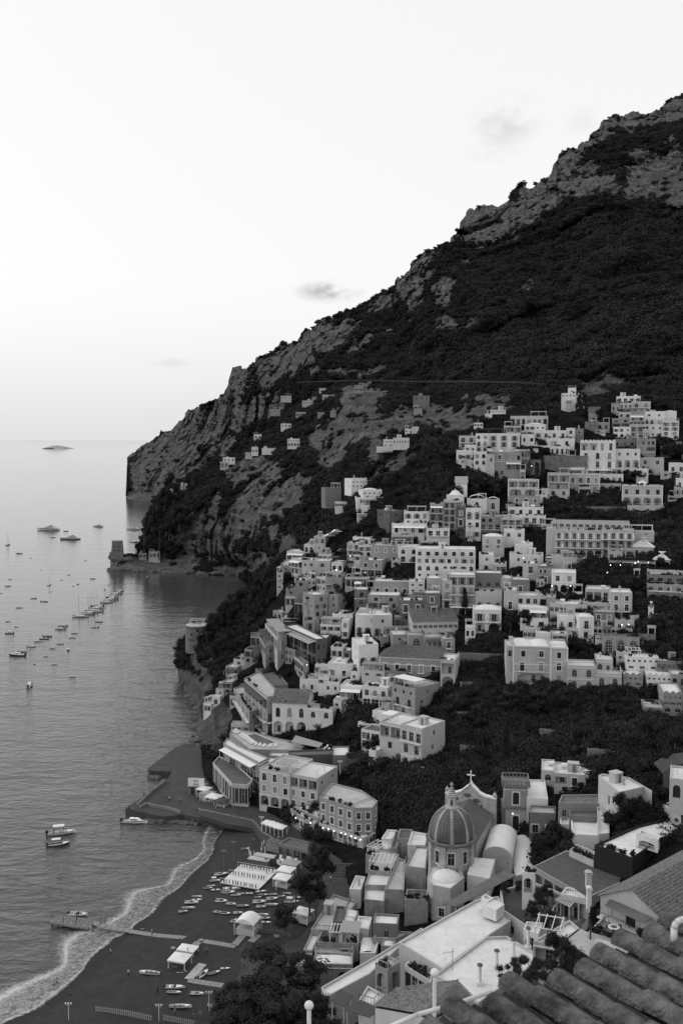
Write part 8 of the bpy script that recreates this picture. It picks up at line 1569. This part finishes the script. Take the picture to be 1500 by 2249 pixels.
for nm, tl, pts, lb, z in (('boat_deck', 'B4', [(135, 1240), (370, 1290), (500, 1080), (290, 1060)], 'lower boat deck crowded with covered dinghies', .9), ('boat_deck', 'B4', [(-40, 1180), (110, 1240), (190, 1000), (60, 990)], 'upper boat deck under the pale canopies', .9)):
 P3 = [spot(tl, x, y, z) for x, y in pts]; c = sum(P3, Vector()) / 4; root = empty(nm, c); tag(root, lb, 'deck')
 for j in range(7):
  a, d_ = P3[0].lerp(P3[3], j / 7 + .01), P3[0].lerp(P3[3], (j + 1) / 7); b_, e_ = P3[1].lerp(P3[2], j / 7 + .01), P3[1].lerp(P3[2], (j + 1) / 7); b = MB(); q = [a - c, b_ - c, e_ - c, d_ - c]; b.add([v + Vector((0, 0, .45)) for v in q] + [v + Vector((0, 0, .3)) for v in q], [(0, 1, 2, 3), (0, 4, 5, 1), (1, 5, 6, 2), (3, 2, 6, 7)]); b.build('floor_board', M_plank, root)
zt_ = None
bx_ = {}
for nm_, mk in (('folded_parasol', lambda b: (b.tube((0, 0, 0), (0, 0, 1.1), .03, n=4), b.lathe([(.03, 1.0), (.14, 1.2), (.12, 1.9), (.02, 2.3)], 6))), ('beach_lounger', lambda b: (b.box(-.3, -.9, .25, .3, .5, .35), b.add([(-.3, .5, .35), (.3, .5, .35), (.3, .95, .75), (-.3, .95, .75)], [(0, 1, 2, 3)]), b.box(-.28, -.8, 0, -.2, .4, .25), b.box(.2, -.8, 0, .28, .4, .25))), ('crate', lambda b: (b.box(-.5, -.35, 0, .5, .35, .55), b.box(-.55, -.4, .55, .55, .4, .62)))):
 b = MB(); mk(b); bx_[nm_] = b.mesh(nm_, {'crate': M_wall[2], 'beach_lounger': M_canvas[0], 'folded_parasol': M_canvas[0]}[nm_])
for x0, y0, x1, y1, n, nm_, wh, z in ((620, 150, 760, 280, 12, 'folded_parasol', 'by the huts behind the bathing deck', 2.2), (860, 240, 1000, 300, 16, 'beach_lounger', 'among the clutter under the gabled cabins', 2.3), (-60, 1090, 170, 1240, 22, 'beach_lounger', 'on the upper boat deck', 1.36), (150, 1100, 480, 1270, 14, 'crate', 'on the lower boat deck', 1.36), (-20, 1000, 160, 1080, 8, 'crate', 'behind the pale canopies', 1.36), (250, 1040, 480, 1100, 8, 'crate', 'at the back of the lower boat deck', 1.36), (840, 430, 900, 520, 6, 'folded_parasol', 'left of the white bar tents', 2.2)):
 pts = sorted((rnd.uniform(x0, x1), rnd.uniform(y0, y1)) for _ in range(n))
 for i, (x, y) in enumerate(pts):
  q = spot('B4', x, y, z); tag(link(nm_, bx_[nm_], None, q, rnd.uniform(-.6, .2)), '%s %s' % ({'folded_parasol': 'folded white parasol', 'beach_lounger': 'white beach lounger', 'crate': 'grey storage crate'}[nm_], wh), nm_.replace('_', ' '), nm_.replace('_', ' ') + 's ' + wh)
lg = MB(); lg.box(-.32, -.9, .28, .32, .45, .4); lg.add([(-.32, .45, .4), (.32, .45, .4), (.32, .95, .85), (-.32, .95, .85), (-.32, .47, .3), (.32, .47, .3), (.32, .97, .75), (-.32, .97, .75)], [(0, 1, 2, 3), (7, 6, 5, 4), (0, 4, 5, 1), (2, 6, 7, 3)]); lgm = lg.mesh('mattress', M_canvas[0]); lf = MB()
for x in (-.28, .28):
 for y in (-.8, .4): lf.box(x - .03, y - .03, 0, x + .03, y + .03, .28)
lfm = lf.mesh('frame', M_frame); zt = TERR['root'].location.z + TERR['rz']
def lounger(t, x, y, z, rz, label, group=None): r_ = empty('sun_lounger', spot(t, x, y, z), rz); tag(r_, label, 'sun lounger', group); link('mattress', lgm, r_); link('frame', lfm, r_)
LG = [(350, 850), (362, 858), (378, 866), (405, 880), (417, 888), (429, 896), (441, 904), (453, 912), (464, 920), (475, 928), (486, 936), (497, 944), (508, 952), (532, 962), (564, 968), (600, 974), (650, 975), (695, 972)]
for i, (x, y) in enumerate(LG): lounger('T4', x, y, zt + .03, -.9 if i < 13 else -.2, 'white lounger beside the pool, %s' % ('%s from the seaward end' % (ORD + ['seventeenth', 'last'])[i]), 'loungers along the pool edge')
for i in range(9): lounger('T4', 1075 + (i % 3) * 33 + (i // 3) * 20, 1020 - (i // 3) * 18 + (i % 3) * 6, zt + .1, -.4, '%s lounger, %s row, on the deck right of the brown awning' % (['left', 'middle', 'right'][i % 3], ['front', 'middle', 'back'][i // 3]), 'loungers on the right deck')
P3 = [spot('T4', x, y, zt + .05) for x, y in ((455, 880), (525, 950), (600, 962), (660, 955), (705, 938), (528, 866))]; root = empty('swimming_pool', P3[0]); tag(root, 'kidney edged swimming pool with a pale rim on the hotel terrace', 'swimming pool'); b = MB(); q = [(v.x - P3[0].x, v.y - P3[0].y) for v in P3]; b.prism(q, 0, .08); b.build('rim', M_trim, root); b = MB(); b.add([(x, y, .1) for x, y in inset(q, .35)], [tuple(range(6))]); b.build('pool_water', mat('pool water', .16, .08, spec=.5), root)
def slab(name, label, t, pts, z, th, m, posts=2.2, cat=None):
 P3 = [spot(t, x, y, z) for x, y in pts]; c = sum(P3, Vector()) / len(P3); root = empty(name, c); tag(root, label, cat or name); q = [(v.x - c.x, v.y - c.y) for v in P3]; q = q if area(q) > 0 else q[::-1]; b = MB(); b.prism(q, -th, 0); b.build('cover', m, root)
 if posts:
  b = MB(); b.box(-.06, -.06, -posts, .06, .06, -th); pmx = b.mesh('post', M_rail)
  for x, y in inset(q, .3): link('post', pmx, root, (x, y, 0))
 return root
slab('awning', 'brown awning over the pool bar beside the pool', 'T4', [(825, 935), (1055, 980), (1085, 945), (860, 880)], zt + 2.6, .12, M_canvas[1])
slab('awning', 'striped dark canopy roof strip before the church garden', 'T6', [(640, 1370), (760, 1390), (1250, 1130), (1150, 1090)], 19.5, .12, M_roof[2], 3)
slab('awning', 'pale flat canopy of boards below the round table terrace', 'B6', [(605, 530), (832, 677), (975, 580), (745, 462)], 32.5, .15, M_roof[1], 3)
slab('awning', 'left dark cloth awning among the trees at the bottom', 'B5', [(275, 1130), (380, 1175), (440, 1095), (350, 1050)], 20.5, .12, M_canvas[2], 3); slab('awning', 'right dark cloth awning below the railed terrace', 'B5', [(375, 1195), (555, 1250), (640, 1195), (495, 1125)], 25, .12, M_canvas[2], 3)
slab('awning', 'dark lean to awning over the round table terrace', 'B6', [(922, 290), (1200, 420), (1275, 385), (965, 245)], 36.3, .1, M_roof[2], 2.6)
r_ = slab('awning', 'striped white and dark awning of the garden bar', 'B6', [(560, 252), (672, 308), (705, 272), (600, 220)], 27.6, .08, M_canvas[0], 2.2)
for i in range(8): a = spot('B6', 562 + i * 15, 255 + i * 7.4, 27.63) - r_.location; e = spot('B6', 600 + i * 14, 222 + i * 7, 27.63) - r_.location; b = MB(); d_ = Vector((.22, -.1, 0)); b.quad(a, a + d_, e + d_, e); b.build('stripe', M_canvas[2], r_)
c = spot('B6', 1100, 640, 33.5); root = empty('barrel_canopy', c, -.60); tag(root, 'ribbed translucent barrel canopy behind the foreground tiles', 'canopy'); b = MB(); N_ = 8; vs = [(x, .95 * math.cos(math.pi * i / N_), .7 * math.sin(math.pi * i / N_)) for x in (-5, 5) for i in range(N_ + 1)]; b.add(vs, [(i, i + 1, N_ + 2 + i, N_ + 1 + i) for i in range(N_)]); b.build('cover', M_roof[1], root, smooth=True)
for k in range(5): b = MB(); [b.tube((-5 + k * 2.5, .97 * math.cos(math.pi * i / N_), .72 * math.sin(math.pi * i / N_)), (-5 + k * 2.5, .97 * math.cos(math.pi * (i + 1) / N_), .72 * math.sin(math.pi * (i + 1) / N_)), .05, n=4) for i in range(N_)]; b.build('rib', M_trim, root)
zt2 = 33.0; root = empty('round_table', spot('B6', 990, 485, zt2)); tag(root, 'round mosaic topped table on the balustraded terrace', 'table'); b = MB(); b.lathe([(.95, .72), (.97, .74), (.95, .78)], 18); b.lathe([(.4, 0), (.08, .1), (.08, .72)], 8); b.build('tabletop', M_trim, root); b = MB(); b.lathe([(.5, .785), (.5, .79)], 14); b.lathe([(.22, .795), (.22, .80)], 10); b.build('inlay', M_wall[4], root)
ch = MB(); ch.box(-.25, -.25, .42, .25, .25, .48); ch.box(-.25, .2, .48, .25, .25, .95)
for x in (-.22, .22):
 for y in (-.22, .22): ch.box(x - .025, y - .025, 0, x + .025, y + .025, .42)
chm = ch.mesh('chair', M_iron)
for x, y, lb in ((930, 480, 'left'), (965, 450, 'back'), (1030, 480, 'right'), (1000, 515, 'front'), (1110, 460, 'lone far right')): q = spot('B6', x, y, zt2); tag(link('chair', chm, None, q, rnd.uniform(0, 6)), '%s dark garden chair by the mosaic round table' % lb, 'chair')
for x, y, h, lb in ((1159, 2084, 3.4, 'tallest round chimney post with a stepped foot on the chimney lined roof'), (1127, 2104, 3.0, 'second chimney post from the right on the chimney lined roof'), (1090, 2124, 2.6, 'third chimney post from the right on the chimney lined roof'), (1053, 2162, 3.0, 'chimney post at the near edge of the chimney lined roof')):
 q = atz(x, y, 25.6); root = empty('chimney', q); tag(root, lb, 'chimney'); b = MB(); b.tube((0, 0, 0), (0, 0, h), .28, .26, 10); b.box(-.5, -.5, -.2, .5, .5, .5); b.build('shaft', M_wall[0], root); b = MB(); b.box(-.42, -.42, h + .12, .42, .42, h + .2); b.add([(-.4, -.4, h + .2), (.4, -.4, h + .2), (.4, .4, h + .2), (-.4, .4, h + .2), (0, 0, h + .5)], [(0, 1, 4), (1, 2, 4), (2, 3, 4), (3, 0, 4)]); [b.box(sx * .25 - .05, sy * .25 - .05, h, sx * .25 + .05, sy * .25 + .05, h + .12) for sx in (-1, 1) for sy in (-1, 1)]; b.build('cap', M_ntile, root)
q = atz(993, 2150, 24); b = MB(); b.tube((0, 0, 0), (0, 0, 5.2), .05, n=5); b.tube((-1.6, 0, 4.2), (.3, 0, 4.6), .03, n=4); [b.tube((-1.5 + i * .35, -.35, 4.22 + i * .06), (-1.5 + i * .35, .35, 4.22 + i * .06), .02, n=3) for i in range(5)]; tag(b.build('antenna', M_wood, None, q), 'tall television aerial between the two big white roofs', 'antenna')
def car(px, py, Y, rz, m, label):
 root = empty('parked_car', at(px, py, Y), rz); tag(root, label, 'car'); b = MB(); pr = [(-2.1, .35), (-2.1, .85), (-1.5, .95), (-1.0, 1.4), (.5, 1.4), (1.1, .95), (2.0, .8), (2.1, .35)]; n = len(pr); b.add([(x, -.82, z) for x, z in pr] + [(x, .82, z) for x, z in pr], [tuple(range(n)), tuple(reversed(range(n, 2 * n)))] + [(i, n + i, n + (i + 1) % n, (i + 1) % n) for i in range(n)]); b.build('body', m, root)
 b = MB(); b.add([(-1.35, -.84, .98), (1.0, -.84, .98), (.45, -.84, 1.32), (-.95, -.84, 1.32)], [(0, 1, 2, 3)]); b.add([(.55, -.7, 1.385), (.55, .7, 1.385), (1.12, .7, .975), (1.12, -.7, .975)], [(0, 3, 2, 1)]); b.build('window', M_glass, root)
 for x in (-1.3, 1.3):
  for y in (-.85, .85): b = MB(); b.tube((x, y - .06, .34), (x, y + .06, .34), .34, n=10); b.build('wheel', M_engine, root)
for i, (x, y, m, lb) in enumerate([(725, 1179, M_hull[0], 'white car parked first on the road bend'), (733, 1175, M_hull[1], 'grey car parked behind the white one on the bend'), (740, 1170, M_hull[0], 'third pale car at the top of the road bend'), (752, 1212, M_hull[2], 'dark car further down the curving road')]): car(x, y, float(townY(x, y)[0]) - 5, .4, m, lb)
bl_ = MB(); bl_.lathe([(.02, -.15), (.15, 0), (.02, .15)], 6); blm = bl_.mesh('lamp', M_lamp)
LP = [(t, x, y) for t, x, y in [('TC', 55, 1025), ('TC', 122, 1045), ('TC', 193, 1065), ('TC', 283, 1090), ('TC', 335, 1108), ('TC', 412, 1135), ('TC', 462, 1155), ('TC', 525, 1178), ('TA', 535, 620), ('TA', 805, 1278), ('TA', 720, 1282), ('TA', 1055, 492), ('TA', 925, 480), ('TA', 890, 497), ('TA', 700, 525), ('TA', 575, 525), ('T1', 635, 830), ('T1', 755, 965), ('T2', 540, 522), ('T2', 500, 520), ('T2', 1182, 1162), ('T3', 668, 395), ('T3', 785, 395), ('T3', 487, 218), ('B2', 1012, 735), ('B2', 1132, 775), ('T1', 520, 945), ('T8', 1140, 70), ('T8', 775, 1268), ('T7', 95, 700)]]
LW = ['glowing below the cypress by the hotel restaurant', 'right of two under the tall corner house', 'left of two under the tall corner house', 'at the right of the vine roofed restaurant', 'second from the right in the vine roofed restaurant', 'third from the right in the vine roofed restaurant', 'left middle of the vine roofed restaurant', 'leftmost in the vine roofed restaurant', 'by the curving road', 'under the rounded grey corner house', 'right one of the shadowed pine arcade', 'left one of the shadowed pine arcade', 'below the big terraced hotel', 'left of the small white palace arch', 'right of the small white palace arch', 'on the white terrace with the roof well', 'over the little seafront shop door', 'at the right end of the flower box shops', 'on the domed pavilion terrace', 'at the planted roof house', 'on the small canopied slope restaurant', 'inside the bell tower opening']
for i, (t, x, y) in enumerate(LP): q = at(*tp(t, x, y), float(townY(*tp(t, x, y))[0]) - (9 if i > 7 else 7)); tag(link('lamp', blm, None, q), ['small lit globe lamp over the tables of the seafront restaurant', 'small lit lamp, %s' % LW[i - 8] if i > 7 else ''][i > 7] or '%s lit globe from the left above the seafront restaurant tables' % ORD[i], 'lamp', ['lit lamps of the seafront restaurant', 'lit lamps scattered over the hill'][i > 7])
tb = MB(); tb.box(-.6, -.6, .35, .6, .6, .75); tb.box(-.15, -.15, 0, .15, .15, .35); tbm = tb.mesh('table', M_trim)
for i in range(12): x, y = 20 + i * 46, 1062 + i * 15.5; tag(link('table', tbm, None, spot('TC', x, y, 3.9 if False else 3.05)), '%s white clothed table from the left under the slatted restaurant roof' % ORD[i], 'table', 'white clothed restaurant tables')
def near_post(px, y_top, y_bot, Y, r, rb, label, ball=True):
 a = at(px, y_bot, Y); c = at(px, y_top, Y); b = MB(); root = empty('balcony_post', a); tag(root, label, 'post'); b.tube((0, 0, -1), (0, 0, c.z - a.z), r, n=14); b.build('shaft', M_wall[0], root)
 if ball: b = MB(); b.lathe([(.01, -rb)] + [(rb * math.cos(t), rb * math.sin(t)) for t in np.linspace(-1.3, 1.3, 9)] + [(.01, rb)], 16, (0, 0, c.z - a.z)); b.build('finial', M_wall[0], root, smooth=True)
near_post(679, 2208, 2300, 26, .06, .125, 'pale post topped by a round ball beside the huge dark tree'); near_post(953, 2136, 2300, 22, .045, .10, 'pale post with a worn round head in front of the tiled ridge house')
def pipe(pts, r, label, name='handrail'):
 P3 = [at(x, y, Y) for x, y, Y in pts]; b = MB(); o0 = P3[0]; [b.tube(a - o0, c - o0, r, n=10) for a, c in zip(P3, P3[1:])]; tag(b.build(name, M_wall[0], None, o0, smooth=True), label, 'handrail')
pipe([(840, 2262, 9), (917, 2228, 9), (1000, 2205, 9.2), (1080, 2177, 9.4)], .022, 'thin white handrail behind the foreground roof tiles'); pipe([(1479, 2070, 9), (1479, 2038, 9), (1484, 2026, 9), (1495, 2020, 9), (1530, 2016, 9)], .03, 'bent white pipe at the right edge above the roof tiles')
M_clay = mat('mossy foreground clay', .17, .95, .7, 7, .9, bump=.8, bscale=30); root = empty('foreground_roof', at(1000, 2222, 8.2)); tag(root, 'mossy barrel tile roof, large and out of focus in the bottom right corner', 'roof'); o0 = root.location
E = Vector((1.13, .62, .06)).normalized(); Dn = Vector((.55, -1.0, .10)).normalized(); Up = E.cross(Dn).normalized(); Up = Up if Up.z > 0 else -Up
tmesh = []
for q in range(3):
 b = MB(); n = 9; rr2 = random.Random(q); vs = []; Lt_ = .46
 for (t, rad) in ((0, .105), (.02, .115), (.5, .107), (1, .092)):
  for i in range(n): a = math.pi * i / (n - 1); rj = rad * (1 + rr2.uniform(-.03, .03)); vs.append(E * (-math.cos(a) * rj) + Up * (math.sin(a) * rj * .95) + Dn * (t * Lt_))
 for (t, rad) in ((0, .088), (1, .078)):
  for i in range(n): a = math.pi * i / (n - 1); vs.append(E * (-math.cos(a) * rad) + Up * (math.sin(a) * rad * .9) + Dn * (t * Lt_))
 b.add(vs, [(k * n + i, k * n + i + 1, (k + 1) * n + i + 1, (k + 1) * n + i) for k in range(3) for i in range(n - 1)] + [(4 * n + i, i, i + 1, 4 * n + i + 1)[::-1] for i in range(n - 1)] + [(4 * n + i, 4 * n + i + 1, 5 * n + i + 1, 5 * n + i) for i in range(n - 1)]); tmesh.append(b)
tms = [b.mesh('roof_tile', M_clay) for b in tmesh]; [m_.polygons.foreach_set('use_smooth', [True] * len(m_.polygons)) for m_ in tms]
for i in range(-1, 12):
 off = rnd.uniform(-.16, .2)
 for j in range(7): link('roof_tile', tms[(i * 3 + j) % 3], root, E * (i * .33 + rnd.uniform(-.02, .02)) + Dn * (off + j * .37) + Up * (j * .004 + rnd.uniform(0, .012))).rotation_euler = (0, 0, rnd.uniform(-.03, .03))
b = MB(); a = E * -.5 + Dn * .02 - Up * .06; b.quad(a, a + E * 5.2, a + E * 5.2 + Dn * 3, a + Dn * 3); b.quad(a, a + Dn * 3, a + Dn * 3 - Up * .3, a - Up * .3); b.quad(a, a - Up * .3, a + E * 5.2 - Up * .3, a + E * 5.2)
for i in range(-1, 12):
 c0 = E * (i * .33 + .165) + Up * -.02
 for s in (-1, 1): b.quad(c0 + Dn * -.02, c0 + E * s * .05 + Up * .02 + Dn * -.02, c0 + E * s * .05 + Up * .02 + Dn * 3, c0 + Dn * 3)
b.build('tile_bed', mat('dark moss', .035, .95, .6, 14, .5), root)
